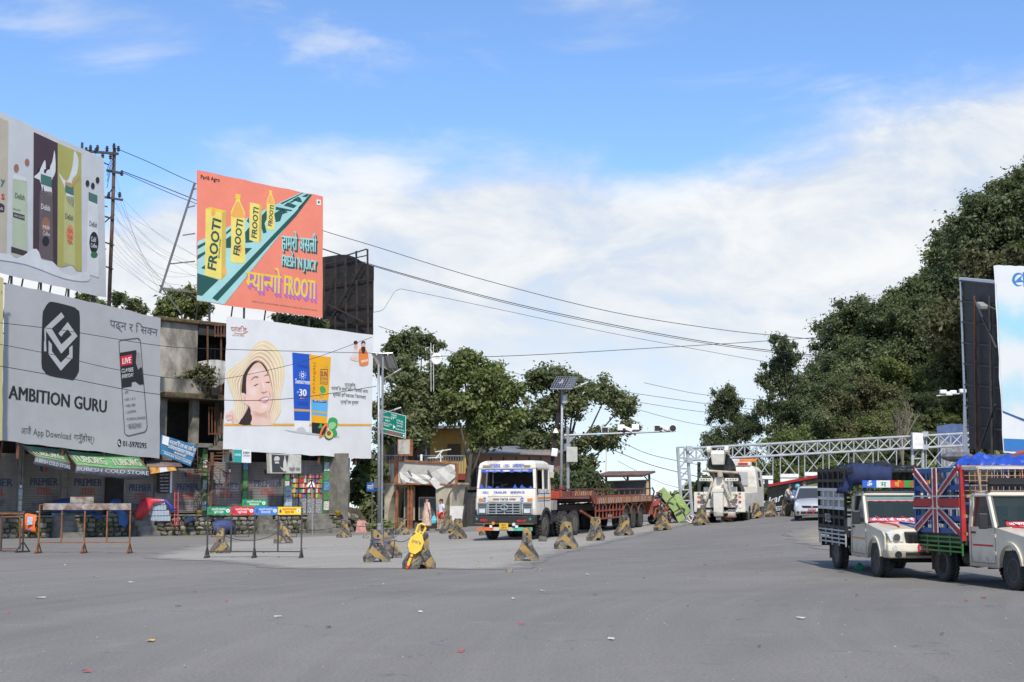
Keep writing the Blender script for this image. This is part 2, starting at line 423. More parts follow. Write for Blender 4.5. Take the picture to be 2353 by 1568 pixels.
sheet('concrete_island', g2((318,1283),(440,1254),(575,1240),(735,1232),(860,1229),(930,1226),(1010,1224),(1085,1222),(1200,1214),
  (1330,1206),(1480,1199),(1585,1196),(1606,1200),(1560,1211),(1490,1226),(1420,1243),(1340,1261),(1262,1281),(1228,1307),(1050,1309),(925,1308),(760,1308),(620,1306),(500,1291)), CONC,.007,.2)
sheet('dirt_verge', g2((1800,1222),(1868,1210),(1900,1206),(2010,1212),(2120,1222),(2353,1235),(2420,1262),(2260,1264),(2050,1262),(1930,1268),(1868,1262),(1822,1240)), DIRT,.008,.3, seed=4)
# ------------------------------------------------------------------ billboards
def kx(x): return (x-CX)/FPX
def at(x, Y): return (ray(x,1150).x/ray(x,1150).y*Y, Y)
def vinyl(name, c, v=.05, b=.25, d=None, da=.2): return M(name, c,.5, v=v, s=.8, b=.55, bs=1.1, d=d, da=da, ds=.5, spec=.3)
def ink(name, c): return M('print_'+name, c,.5, v=.07, s=.8, spec=.3, b=.55, bs=1.1)
INK = ink('black',(.025,.025,.028)); INKG = ink('grey',(.10,.10,.11)); WHT = ink('white',(.80,.80,.79)); RED = ink('red',(.62,.03,.04))
def panel(b, corners, mat, back=DARK, th=.10, nu=14, nz=10, sag=.05, seed=0):
 q = [b.px(*c) for c in corners]; rnd = random.Random(seed); vs = []; fs = []   # tl, tr, br, bl
 for j in range(nz+1):
  for i in range(nu+1):
   s, t = i/nu, j/nz
   x = (q[3][0]*(1-s)+q[2][0]*s)*(1-t)+(q[0][0]*(1-s)+q[1][0]*s)*t
   z = (q[3][1]*(1-s)+q[2][1]*s)*(1-t)+(q[0][1]*(1-s)+q[1][1]*s)*t
   if j in (0, nz) and 0 < i < nu: z += rnd.uniform(-sag, sag)*.6+(.0 if j else -.02)
   if i in (0, nu) and 0 < j < nz: x += rnd.uniform(-sag, sag)*.5
   vs.append((x, b.yoff-.012+rnd.uniform(0,.006), z))
 n = nu+1; fs = [(j*n+i, j*n+i+1,(j+1)*n+i+1,(j+1)*n+i) for j in range(nz) for i in range(nu)]
 mb = MB(); mb.add(vs, fs, mat); o = mb.build('vinyl_sheet', b.root)
 mb = MB(); xs = [p[0] for p in q]; z0 = min(q[2][1], q[3][1]);
 bk = [(q[3][0]+.06, q[3][1]+.06),(q[2][0]-.06, q[2][1]+.06),(q[1][0]-.06, q[1][1]-.06),(q[0][0]+.06, q[0][1]-.06)]
 mb.prism(bk, b.yoff+.01, b.yoff+.05, back); mb.build('backing_sheet', b.root)
 return q
def frame(b, q, foot, n=4, depth=1.5, mat=RUST, w=.09, brace=True):
 y0 = b.yoff+.12
 def bar(name, a, c, ww): mb = MB(); mb.bar(a, c, ww, ww, mat); mb.build(name, b.root)
 for i in range(n):
  s = (i+.4)/(n-.2); xb = q[3][0]*(1-s)+q[2][0]*s; zt = q[0][1]*(1-s)+q[1][1]*s-.1; zb = q[3][1]*(1-s)+q[2][1]*s
  bar('post',(xb, y0, foot),(xb, y0, zt), w)
  if brace: bar('back_stay',(xb, y0+depth, foot),(xb, y0+.05, zb+(zt-zb)*.75), w*.7); bar('knee_brace',(xb+.7, y0+depth*.6, foot),(xb, y0+.05, zb+.5), w*.6)
 for t in (.03,.35,.66,.97):
  za = q[3][1]*(1-t)+q[0][1]*t; zc = q[2][1]*(1-t)+q[1][1]*t
  bar('rail',(q[3][0]+.1, y0-.06, za),(q[2][0]-.1, y0-.06, zc), w*.6)
def crom_open(q, n=3):
 q = [q[0]]+q+[q[-1]]; out = []
 for i in range(1, len(q)-2):
  p0, p1, p2, p3 = (Vector(q[i+j-1]) for j in range(4))
  for t in range(n): t /= n; out.append(tuple(.5*((2*p1)+(p2-p0)*t+(2*p0-5*p1+4*p2-p3)*t*t+(3*p1-p0-3*p2+p3)*t**3)))
 return out+[tuple(q[-1])]
def circ(x, y, r, n=18, ry=None, a0=0, a1=360): return [(x+r*math.cos(R(a0+(a1-a0)*i/n)), y+(ry or r)*math.sin(R(a0+(a1-a0)*i/n))) for i in range(n+(0 if a1-a0 == 360 else 1))]
def ambition():
 b = Board(at(4,64.2), at(368,72.5), name='billboard', label='large pale grey billboard reading AMBITION GURU with a black graduation cap logo')
 q = panel(b, [(10,649),(369,731),(366,1054),(3,1012)], vinyl('grey_vinyl',(.41,.41,.412), d=(.35,.35,.36), da=.3), seed=2)
 frame(b, q, q[3][1]-.8,4,1.2)
 b.tr = (0,1100,.5102); mb = MB()
 b.poly(mb, crom([(345,270),(372,226),(410,212),(560,248),(600,272),(624,330),(618,700),(612,765),(575,822),(540,820),(385,790),(345,755),(322,690),(330,330)],3), INK,1)
 lg = ink('logo_grey',(.43,.43,.435))
 b.poly(mb, [(345,420),(478,294),(502,330),(402,422),(478,546),(560,470),(528,428),(494,462),(478,486),(455,460),(528,370),(605,480),(478,618)], lg,2)
 b.poly(mb, [(345,425),(358,428),(358,520),(362,600),(342,600),(342,522),(347,518)], lg,2)
 b.poly(mb, [(378,515),(404,545),(404,600),(474,690),(540,622),(540,572),(566,552),(566,652),(474,752),(378,622)], lg,2)
 ph = INKG
 for a, c in (((930,520),(975,1245)),((1098,515),(1152,1190))):
  b.poly(mb, [(a[0]-3, a[1]),(a[0]+3, a[1]),(c[0]+3, c[1]),(c[0]-3, c[1])], ph,1)
 b.poly(mb, [(930,520),(945,508),(1075,493),(1090,498),(1100,515),(1094,517),(1074,501),(945,516),(935,524)], ph,1)
 b.poly(mb, [(972,1240),(985,1258),(1005,1268),(1135,1236),(1150,1215),(1154,1188),(1148,1188),(1143,1212),(1130,1228),(1005,1259),(990,1252)], ph,1)
 b.poly(mb, [(934,612),(1066,590),(1070,640),(1090,680),(1112,740),(1124,858),(1090,862),(1060,836),(1030,842),(1030,874),(952,888)], INK,2)
 b.poly(mb, [(1066,625),(1078,604),(1095,618),(1100,680),(1105,720),(1080,745),(1062,690)], ink('face_grey',(.30,.29,.28)),3)
 b.poly(mb, [(942,640),(1032,624),(1034,700),(946,716)], RED,3)
 b.build_p = mb.build('printed_logo', b.root)
 t = MB()
 b.text(t, 'LIVE',(954,700),(1024,688),46, WHT,4,.02); b.text(t, 'CLASSES',(948,768),(1042,756),30, WHT,4,.01); b.text(t, 'EVERYDAY',(952,812),(1042,798),30, WHT,4,.01)
 b.text(t, 'AMBITION GURU',(66,968),(836,1082),104, INK,1,.035)
 b.text(t, 'पढ्न र ि' 'सक~न',(858,410),(1232,482),62, INKG,1,.0)
 b.text(t, 'आजै',(160,1247),(240,1252),52, INKG,1); b.text(t, 'App Download',(258,1256),(556,1292),52, INKG,1,.005); b.text(t, 'गनु\u0945होस्।',(576,1296),(740,1314),48, INKG,1)
 for i,(s, x, y, e) in enumerate((('• SEE',966,938,1004),('• NEB 11 & 12',970,990,1060),('• MBS/ BBS',974,1040,1060),('• LOKSEWA',980,1090,1064),('• KOREAN/ JAPANESE',984,1142,1138),('• CEE ENTRANCE',990,1192,1108),('PREPARATION',1006,1212,1104))):
  b.text(t, s,(x, y),(e, y-12),21, INKG,1,.012)
 b.text(t, '01-5970295',(960,1342),(1148,1360),42, INK,1,.03)
 b.poly(t, circ(934,1318,15,14,31), INK,1)
 b.poly(t, [(926,1304),(932,1302),(934,1312),(930,1316),(934,1326),(940,1324),(942,1332),(934,1336),(926,1322)], WHT,2)
 if t.v: t.build('printed_marks', b.root)
ambition()
def delish():
 b = Board(at(-150,68.0), at(243,82.0), name='billboard', label='towering billboard of five drink bottles on cream, maroon and olive stripes')
 A = b.px; cream = vinyl('cream_vinyl',(.60,.53,.40)); wt = vinyl('white_vinyl',(.70,.70,.69), b=.4)
 q = panel(b, [(-150,190),(238,364),(244,684),(-150,592)], wt, seed=5)
 frame(b, q, q[3][1]-2.2,6,1.6, DARK)
 b.tr = (0,400,.5102); mb = MB()
 mar = ink('maroon',(.075,.045,.055)); oli = ink('olive',(.50,.47,.13)); gr = ink('cap_green',(.08,.20,.16)); pal = ink('pale_green',(.52,.60,.42)); crm = ink('cream',(.60,.53,.40))
 b.poly(mb, [(-120,90),(62,168),(48,1226),(-120,1160)], crm,1)
 b.poly(mb, [(262,252),(450,340),(446,1300),(400,1255),(330,1240),(300,1190),(256,1165)], mar,1)
 b.poly(mb, [(450,340),(634,418),(638,1342),(600,1340),(560,1290),(490,1310),(448,1300)], oli,1)
 def bottle(x0, x1, cap, y0, y1, body, lab=None, k=2):
  m = (x0+x1)/2
  b.poly(mb, [(x0, y0),(x0+4, y0-50),(x1-4, y0-38),(x1, y0+10),(x1+6, y1+14),(x0-6, y1-14)], body, k)
  if cap: b.poly(mb, [(x0+8, cap[0]),(x1-6, cap[0]+28),(x1-6, cap[1]+28),(x0+8, cap[1])], gr, k+1)
 b.poly(mb, crom([(300,1240),(325,690),(265,610),(300,570),(350,470),(360,560),(405,490),(425,395),(432,560),(400,640),(405,760),(350,735),(330,700)],3), WHT,2)
 b.poly(mb, crom([(510,700),(455,570),(520,640),(565,520),(580,400),(612,470),(600,580),(560,640),(585,840),(520,790)],3), WHT,2)
 bottle(98,208, None,640,1240, pal); bottle(308,408,(580,660),760,1250, ink('cocoa',(.16,.12,.12))); bottle(500,580,(655,725),800,1290, ink('lime',(.58,.56,.24))); bottle(684,766,(722,790),830,1380, WHT)
 b.poly(mb, [(98,584),(206,606),(206,640),(98,618)], WHT,4)
 b.poly(mb, [(86,1150),(210,1188),(210,1232),(84,1196)], mar,3); b.poly(mb, [(98,880),(190,905),(190,948),(98,920)], mar,3)
 b.poly(mb, circ(125,535,20,12,32), ink('biscuit',(.40,.19,.12)),3); b.poly(mb, circ(210,490,18,12,28), ink('biscuit',(.4,.19,.12)),3)
 b.poly(mb, circ(355,980,34,14,60), ink('copper',(.35,.17,.10)),4); b.poly(mb, circ(355,1110,28,12,40), INK,4)
 b.poly(mb, circ(545,1050,28,14,70), ink('orange',(.75,.30,.14)),4); b.poly(mb, [(508,640),(560,655),(625,595),(622,620),(560,690),(512,670)], ink('wafer',(.55,.35,.15)),5)
 b.poly(mb, circ(733,1120,36,18,86), INK,4); b.poly(mb, circ(735,1215,28,12,26), ink('leaf_green',(.05,.20,.08)),5)
 for x, y in ((683,655),(725,675),(762,630)): b.poly(mb, circ(x, y,15,10,26), INK,4)
 for x, y in ((380,530),(300,550),(350,560)): b.poly(mb, circ(x, y,10,8,18), INK,4)
 b.poly(mb, crom([(-80,1200),(60,1210),(140,1240),(260,1170),(300,1190),(330,1260),(410,1270),(470,1340),(560,1380),(680,1350),(690,1420),(500,1400),(200,1290),(-80,1240)],3), WHT,4)
 mb.build('printed_picture', b.root); t = MB()
 for x0, y0, x1, y1, m in ((112,770,190,790, INKG),(316,855,390,875, WHT),(506,930,570,950, INKG),(696,990,758,1004, INKG)): b.text(t, 'Delïsh',(x0, y0),(x1, y1),44, m,5,.02)
 b.text(t, 'Cold',(708,1110),(748,1116),40, WHT,6,.02); b.text(t, 'Coffee',(706,1156),(756,1164),34, WHT,6,.02)
 b.text(t, 'y',(2,660),(34,668),62, gr,3,.03); b.text(t, 's',(4,780),(34,788),70, RED,3,.03); b.text(t, 'n%',(-10,858),(20,866),20, WHT,4,.02)
 b.poly(t, [(-60,800),(10,812),(33,830),(30,880),(10,884),(-60,870)], mar,3)
 b.text(t, 'FRESH & HEALTHY',(100,862),(160,876),14, INKG,5); b.text(t, 'CHOCOLATE',(104,912),(186,934),18, WHT,5,.01)
 for y, s in ((1010, 'Milk'),(1060, 'Coffee')): b.text(t, s,(330, y),(388, y+10),30, WHT,5,.01)
 for y in (1040,1090,1130): b.text(t, 'TEA',(522, y),(566, y+8),30, RED,5,.02)
 if t.v: t.build('printed_marks', b.root)
delish()
def frooti():
 b = Board(at(452,82), at(741,88.6), name='billboard', label='coral orange billboard advertising FROOTI mango drink above the roofs')
 q = panel(b, [(452,391),(742,452),(741,731),(452,692)], vinyl('coral_vinyl',(.85,.255,.17)), seed=8)
 frame(b, q, q[3][1]-1.4,4,1.5, DARK)
 # leaning side ladder of the steelwork
 lm = STEEL
 for a, c, nm, w in (((452,420),(372,672), 'side_post',.10),((437,476),(452,472), 'side_rung',.07),((425,540),(452,536), 'side_rung',.07),((393,606),(452,600), 'side_rung',.07),((378,662),(452,672), 'side_rung',.09),((372,655),(420,720), 'side_rung',.07),((446,435),(455,433), 'side_rung',.07)):
  x0, z0 = b.px(*a); x1, z1 = b.px(*c); mb = MB(); mb.bar((x0,.2, z0),(x1,.2, z1), w, w, lm); mb.build(nm, b.root)
 b.tr = (700,600,.4464); mb = MB()
 teal = ink('pale_teal',(.38,.66,.64)); dkg = ink('dark_green',(.025,.10,.085)); yel = ink('yellow',(.80,.60,.06)); pal = ink('juice_yellow',(.84,.68,.16)); or_ = ink('mango',(.85,.42,.10)); pur = ink('purple',(.50,.16,.52)); gold = ink('shade_yellow',(.62,.45,.09))
 b.poly(mb, [(200,822),(1130,382),(1225,400),(440,1385),(194,1348)], teal,1)
 b.poly(mb, [(1082,550),(330,1330),(378,1356),(1086,590),(1226,402),(1205,398)], dkg,2)
 b.poly(mb, [(200,860),(275,822),(275,848),(200,892)], dkg,2); b.poly(mb, [(200,945),(275,905),(275,930),(196,985)], dkg,2)
 b.poly(mb, [(230,1060),(268,1030),(268,1072)], dkg,2); b.poly(mb, [(196,1105),(390,1165),(240,1310),(194,1302)], dkg,2)
 b.poly(mb, [(455,800),(500,770),(500,880),(690,880),(630,940),(630,880),(455,880)], dkg,2)
 b.poly(mb, [(625,740),(665,690),(665,780),(700,828),(630,835)], dkg,2); b.poly(mb, [(455,740),(500,700),(500,725),(458,760)], dkg,2)
 for p in ([(660,600),(640,640),(662,660)], [(775,590),(820,540),(820,620),(800,660),(820,740),(790,752),(772,700)], [(885,570),(960,530),(1010,560),(960,580),(940,640),(900,650)], [(900,510),(1050,540),(1040,552),(960,545),(900,540)], [(970,500),(1010,470),(1090,500),(1060,525)], [(1020,470),(1080,440),(1090,450),(1040,478)], [(1050,450),(1100,420),(1120,430),(1140,470),(1110,470)], [(1130,420),(1180,395),(1200,400),(1175,425)], [(940,480),(1140,385),(1150,388),(960,488)], [(1100,520),(1200,415),(1190,430),(1112,530)]):
  b.poly(mb, p, dkg,2)
 mb.build('printed_road_art', b.root); mb = MB()
 def pack(p, side, sm=False):       # carton: front, side
  b.poly(mb, p, pal,4); b.poly(mb, side, gold,4)
 pack([(272,528),(418,565),(414,1165),(266,1125)], [(418,565),(456,548),(452,1125),(414,1165)]); b.poly(mb, [(272,528),(312,514),(456,548),(418,565)], yel,4)
 pack([(668,470),(752,490),(750,834),(664,808)], [(752,490),(774,484),(772,810),(750,834)])
 def bottle(x0, x1, y0, y1, cw, k):
  m = (x0+x1)/2; h = y1-y0
  b.poly(mb, crom([(m-cw*.8, y0+h*.08),(m-cw, y0+h*.12),(x0+4, y0+h*.25),(x0, y0+h*.35),(x0+3, y0+h*.7),(x0, y1-14),(m, y1+2),(x1, y1-8),(x1-3, y0+h*.7),(x1, y0+h*.36),(x1-4, y0+h*.26),(m+cw, y0+h*.12),(m+cw*.8, y0+h*.08)],3), pal,5)
  b.poly(mb, [(m-cw, y0),(m+cw, y0+6),(m+cw, y0+h*.08),(m-cw, y0+h*.075)], yel,6)
  b.poly(mb, crom([(m-cw*.6, y0+h*.12),(x0+10, y0+h*.27),(x0+8, y0+h*.33),(x1-8, y0+h*.35),(x1-10, y0+h*.28),(m+cw*.6, y0+h*.13)],3), or_,6)
  b.poly(mb, circ(m+10, y0+h*.8,(x1-x0)*.2,14, h*.07), or_,6)
 bottle(498,625,395,1010,22,5); bottle(818,890,362,716,13,5)
 for x, y in ((340,560),(440,1090)): b.poly(mb, circ(x, y,20,10,36), or_,5)
 b.poly(mb, [(1266,444),(1304,450),(1304,498),(1268,494)], WHT,2); b.poly(mb, circ(1286,470,10,12,13), ink('leaf_green',(.05,.30,.08)),3)
 mb.build('printed_drinks', b.root); t = MB()
 def vtext(st, x0, y0, x1, y1, w, m, lay, bold=.02):     # lettering that climbs from (x0,y0) to (x1,y1), w = letter height across
  a, c = b.px(x0, y0), b.px(x1, y1); vs, fs, ww = layout(st, bold); dx, dz = c[0]-a[0], c[1]-a[1]; L = math.hypot(dx, dz)
  px_ = b.px(x0-w, y0); hw = math.hypot(px_[0]-a[0], px_[1]-a[1])*.95; ux, uz = dx/L, dz/L
  t.add([(a[0]+ux*p[0]*L/ww-hw*p[1]/.69,-.022-.002*lay, a[1]+uz*p[0]*L/ww+.12*p[1]*hw/.69) for p in vs], fs, m)
 vtext('FROOTI',360,1090,410,625,76, dkg,7,.03); vtext('FROOTI',572,955,606,630,56, dkg,8,.03); vtext('FROOTI',726,800,746,520,46, dkg,7,.03); vtext('FROOTI',862,690,884,500,34, dkg,8,.03)
 vtext('MANGO DRINK',396,975,410,800,14, dkg,7,.01)
 b.text(t, 'Parlê Agro',(226,258),(400,288),36, INK,1,.02)
 def shadow(st, p0, p1, h, m, sm, off, bold):
  for k in (1,.66,.33): b.text(t, st,(p0[0]+off[0]*k, p0[1]+off[1]*k),(p1[0]+off[0]*k, p1[1]+off[1]*k), h, sm,2+k*-.3, bold)
  b.text(t, st, p0, p1, h, m,3, bold)
 shadow('हाम्रो असली',(952,888),(1262,918),132, teal, dkg,(14,18),.03)
 shadow("FRESH 'N JUICY",(952,1034),(1264,1084),94, teal, dkg,(14,18),.045)
 shadow('म~यान~गो',(634,1250),(942,1290),178, yel, pur,(16,34),.03)
 shadow('FROOTI',(972,1290),(1254,1340),170, yel, pur,(16,34),.05)
 b.text(t, "FRESH 'N JUICY IS A REGISTERED TRADEMARK OF PARLE AGRO PRIVATE LIMITED",(684,1362),(1276,1446),11, INKG,2)
 if t.v: t.build('printed_marks', b.root)
frooti()
def sunscreen():
 b = Board(at(514,75), at(856,83.4), name='billboard', label='white billboard of a woman in a striped sun hat beside two sunscreen tubes')
 q = panel(b, [(521,727),(858,770),(853,1054),(512,1034)], vinyl('bright_vinyl',(.74,.74,.73), b=.3), seed=11)
 frame(b, q, q[3][1]-.6,4,.8)
 b.tr = (600,1200,.4464); mb = MB()
 hat = ink('straw',(.80,.55,.25)); hatd = ink('straw_deep',(.66,.37,.13)); hw = ink('straw_white',(.80,.73,.63)); skin = ink('skin',(.82,.56,.46)); skd = ink('skin_shade',(.70,.42,.33)); skl = ink('skin_light',(.86,.66,.57)); blu_ = ink('cheek',(.80,.46,.39)); hair = ink('hair',(.045,.03,.028)); lip = ink('lips',(.60,.16,.16))
 b.poly(mb, [(664,1108),(1985,1112),(1983,1130),(662,1128)], ink('ochre',(.78,.42,.06)),1)
 b.tr = (880,1330,.24876)
 O_ = [(300,1460),(240,1350),(235,1200),(215,1080),(180,960),(130,840),(100,700),(110,640),(250,530),(400,420),(500,270),(600,170),(700,135),(800,170),(900,250),(980,370),(1025,520),(1030,700),(1000,870),(970,1000),(965,1120),(975,1260),(920,1370),(840,1490)]
 I_ = [(306,1464),(400,1300),(440,1190),(365,1140),(345,1060),(335,980),(335,920),(338,860),(350,760),(390,650),(450,560),(520,495),(590,470),(650,490),(700,540),(745,610),(780,700),(800,780),(830,900),(845,1000),(840,1080),(820,1170),(795,1260),(790,1400)]
 def line(f): return crom_open([(o[0]+(i[0]-o[0])*f, o[1]+(i[1]-o[1])*f) for o, i in zip(O_, I_)],3)
 sc_ = [ink('straw_%d' % k, c) for k, c in enumerate(((.83,.64,.30),(.81,.60,.27),(.80,.57,.25),(.76,.50,.22),(.68,.42,.18),(.58,.34,.14)))]
 for k in range(11): b.poly(mb, line(k/11)+line((k+1)/11)[::-1], sc_[min(5, k//2)] if k % 2 == 0 else hw,2)
 def pl(pts, m_, lay, n=3): b.poly(mb, crom(pts, n), m_, lay)
 pl([(460,1180),(500,1300),(510,1400),(500,1488),(295,1475),(390,1330),(440,1230)], hair,3,2)
 pl([(560,475),(620,480),(690,535),(740,610),(770,690),(795,770),(815,850),(840,930),(840,1020),(825,1120),(815,1200),(780,1270),(775,1310),(790,1400),(830,1490),(505,1490),(510,1400),(505,1300),(490,1230),(455,1160),(440,1090),(410,1000),(410,800),(420,690),(470,570)], skin,4)
 pl([(560,466),(500,500),(430,590),(370,700),(345,850),(340,960),(370,985),(412,1000),(413,850),(425,700),(480,590),(560,500),(640,492),(720,590),(772,690),(740,580),(680,500),(620,470)], hair,6)
 pl([(345,990),(370,975),(400,995),(430,1050),(450,1160),(420,1170),(385,1140),(355,1070)], skin,7); pl([(372,1010),(398,1040),(408,1110),(385,1090)], skd,8)
 for k,(c, f) in enumerate((((.77,.50,.41),1.),((.72,.45,.36),.8),((.66,.40,.31),.6))): pl([(645+(x-645)*f,1300+(y-1300)*f) for x, y in ((500,1250),(600,1292),(700,1296),(792,1250),(776,1320),(790,1400),(700,1380),(510,1350))], ink('neck_%d' % k, c),5+k*.4)
 for k,(c, f) in enumerate((((.835,.585,.49),1.),((.85,.62,.53),.75),((.865,.655,.575),.5))):
  for q_ in ([(470,640),(560,560),(660,560),(720,640),(650,690),(520,700)], [(430,850),(540,870),(610,940),(570,1040),(480,1020),(425,950)], [(655,760),(690,780),(725,900),(700,935),(668,850)], [(660,1160),(740,1150),(780,1190),(730,1240),(650,1230)]):
   cx_, cy_ = sum(p[0] for p in q_)/len(q_), sum(p[1] for p in q_)/len(q_); pl([(cx_+(x-cx_)*f, cy_+(y-cy_)*f) for x, y in q_], ink('glow_%d' % k, c),5+k*.4)
 pl([(785,940),(806,980),(812,1040),(796,1050),(780,990)], skd,5.5); pl([(640,820),(655,800),(668,880),(660,950),(645,940)], ink('neck_0',(.77,.50,.41)),5.5)
 for p in ([(485,785),(510,740),(560,705),(610,715),(600,735),(560,728),(515,755)], [(705,712),(720,685),(760,675),(775,700),(745,695)]): pl(p, ink('brow',(.30,.19,.15)),7)
 for p in ([(530,856),(560,846),(612,822),(600,840),(565,860)], [(712,797),(745,801),(792,790),(785,810),(745,813)]): pl(p, hair,7)
 pl([(655,972),(672,955),(700,965),(745,945),(752,960),(720,977),(690,988)], ink('nostril',(.48,.24,.19)),7)
 pl([(612,1092),(660,1052),(730,1030),(772,1038),(778,1060),(766,1100),(735,1132),(690,1132),(640,1112)], ink('lip_rose',(.66,.25,.25)),7); pl([(636,1095),(680,1070),(740,1050),(766,1054),(755,1090),(710,1104),(660,1108)], WHT,8)
 pl([(80,1330),(120,1290),(200,1255),(215,1300),(250,1380),(275,1470),(210,1470),(170,1400),(130,1420),(100,1390)], skin,7); pl([(90,1340),(140,1325),(180,1340),(150,1365),(110,1372)], skd,8); pl([(190,1320),(205,1360),(215,1450),(200,1440),(180,1370)], skd,8)
 b.tr = (600,1200,.4464)
 mb.build('printed_portrait', b.root); mb = MB()
 blu = ink('tube_blue',(.02,.10,.52)); yel = ink('tube_yellow',(.85,.42,.02)); sky_ = ink('tube_sky',(.10,.42,.75)); gold = ink('gold',(.62,.38,.06)); pup = ink('plum',(.10,.02,.08)); gr = ink('aloe',(.06,.36,.09)); grl = ink('aloe_light',(.30,.62,.28)); pap = ink('papaya',(.78,.22,.06)); sh = ink('contact_grey',(.55,.55,.55))
 b.poly(mb, crom([(1200,1164),(1330,1180),(1480,1196),(1600,1214),(1700,1224),(1640,1236),(1480,1212),(1300,1190)],3), sh,1)
 b.poly(mb, [(1272,472),(1440,490),(1430,1084),(1290,1082)], blu,3); b.poly(mb, [(1290,1082),(1426,1086),(1420,1188),(1292,1176)], WHT,3); b.poly(mb, crom([(1310,1172),(1330,1145),(1356,1140),(1378,1150),(1395,1182)],3), sh,4)
 b.poly(mb, [(1288,976),(1428,984),(1428,1002),(1288,998)], gold,4)
 b.poly(mb, [(1424,492),(1618,514),(1600,820),(1580,1130),(1446,1124)], yel,4); b.poly(mb, [(1446,1098),(1584,1110),(1570,1190),(1540,1206),(1448,1192)], INK,5)
 b.poly(mb, [(1443,892),(1590,900),(1584,1048),(1445,1028)], sky_,5); b.poly(mb, [(1445,990),(1584,1006),(1584,1024),(1445,1008)], gold,6)
 b.poly(mb, [(1456,898),(1578,904),(1576,924),(1458,918)], pup,6); b.poly(mb, [(1330,872),(1392,876),(1392,892),(1330,888)], pup,5)
 for k in range(10):
  a = R(36*k); b.poly(mb, [(1364+26*math.cos(a-.16),676+28*math.sin(a-.16)),(1364+26*math.cos(a+.16),676+28*math.sin(a+.16)),(1364+36*math.cos(a),676+42*math.sin(a))], WHT,4)
 b.poly(mb, circ(1364,676,16,14,20), WHT,4); b.poly(mb, circ(1364,676,8,12,11), blu,5); b.poly(mb, circ(1578,602,11,12,13), gold,5)
 for p in ([(1524,620),(1588,622),(1588,628),(1524,626)], [(1524,750),(1588,755),(1588,760),(1524,755)], [(1524,620),(1528,620),(1528,756),(1524,756)], [(1584,624),(1588,624),(1588,758),(1584,758)]): b.poly(mb, p, pup,5)
 b.poly(mb, crom([(1518,785),(1545,772),(1570,800),(1568,830),(1530,835)],3), gr,5); b.poly(mb, circ(1534,855,20,12,22), pap,6); b.poly(mb, circ(1534,855,12,10,14), grl,7)
 b.poly(mb, crom([(1598,1070),(1640,1054),(1676,1080),(1672,1140),(1640,1166),(1595,1140)],3), gr,7); b.poly(mb, crom([(1600,1110),(1640,1095),(1666,1120),(1630,1160),(1600,1150)],3), grl,8)
 b.poly(mb, crom([(1620,1170),(1660,1165),(1674,1210),(1640,1230)],3), gr,7); b.poly(mb, crom([(1512,1230),(1530,1160),(1570,1105),(1592,1110),(1580,1170),(1540,1225)],3), pap,8); b.poly(mb, crom([(1532,1200),(1560,1145),(1580,1130),(1570,1175),(1545,1212)],3), hair,9)
 b.poly(mb, circ(1600,1210,42,20,44), ink('avocado_skin',(.03,.08,.02)),9); b.poly(mb, circ(1602,1206,36,20,38), ink('avocado',(.66,.66,.22)),10); b.poly(mb, circ(1598,1196,20,16,22), ink('stone',(.30,.10,.04)),11)
 b.poly(mb, [(1500,1150),(1530,1100),(1545,1150)], gr,6)
 # two small standing figures in the corner
 b.poly(mb, crom([(1790,510),(1812,490),(1826,445),(1850,440),(1868,470),(1866,545),(1830,545)],3), ink('robe_white',(.72,.66,.62)),2); b.poly(mb, circ(1840,412,16,12,30), skd,3); b.poly(mb, circ(1840,384,19,12,18), hair,4); b.poly(mb, [(1790,520),(1850,510),(1862,530),(1830,548),(1792,534)], skin,3)
 b.poly(mb, crom([(1868,460),(1890,435),(1925,440),(1950,480),(1956,560),(1940,586),(1875,584)],3), ink('saffron',(.80,.24,.06)),3); b.poly(mb, circ(1908,404,20,12,34), skd,4); b.poly(mb, crom([(1888,400),(1896,372),(1922,372),(1928,400),(1912,384)],2), hair,5); b.poly(mb, crom([(1890,425),(1926,425),(1922,470),(1908,484),(1896,470)],3), hair,5); b.poly(mb, [(1885,545),(1950,530),(1952,550),(1890,566)], skin,5)
 mb.build('printed_products', b.root); t = MB()
 b.text(t, 'पतंज' 'िल',(722,282),(862,290),42, ink('brick',(.38,.10,.06)),1,.0); b.poly(t, crom([(755,294),(820,300),(868,280),(874,286),(825,308),(755,298)],3), ink('orange',(.75,.3,.14)),1); b.text(t, 'प्रकृ ित का आशीवाद',(735,322),(842,330),12, INKG,1)
 b.text(t, 'PATANJALI',(1316,604),(1418,616),24, INK,4,.01); b.text(t, 'Sunscreen',(1297,748),(1432,760),44, WHT,5,.03); b.text(t, '30',(1330,860),(1400,864),62, WHT,5,.04); b.text(t, 'SPF',(1312,836),(1332,838),18, WHT,5,.01); b.text(t, 'PA+++',(1338,886),(1386,889),11, WHT,6,.02)
 for y, s in ((926, 'UVA & UVB'),(946, 'MULTI PROTECTION')): b.text(t, s,(1318, y),(1410, y+6),15, INK,5)
 b.text(t, 'SUN',(1528,684),(1586,690),46, pup,6,.03); b.text(t, 'SCREEN',(1528,718),(1584,724),26, pup,6,.01); b.text(t, 'CREAM',(1532,744),(1580,748),15, pup,6); b.text(t, 'SPF 50 PA+++',(1466,912),(1570,918),15, WHT,8,.02)
 a, c = b.px(1478,840), b.px(1470,560); vs, fs, ww = layout('PATANJALI',.01); L = c[1]-a[1]
 t.add([(a[0]-.02-p[1]*.26,-.022-.002*6, a[1]+p[0]*L/ww) for p in vs], fs, ink('red_brown',(.42,.12,.02)))
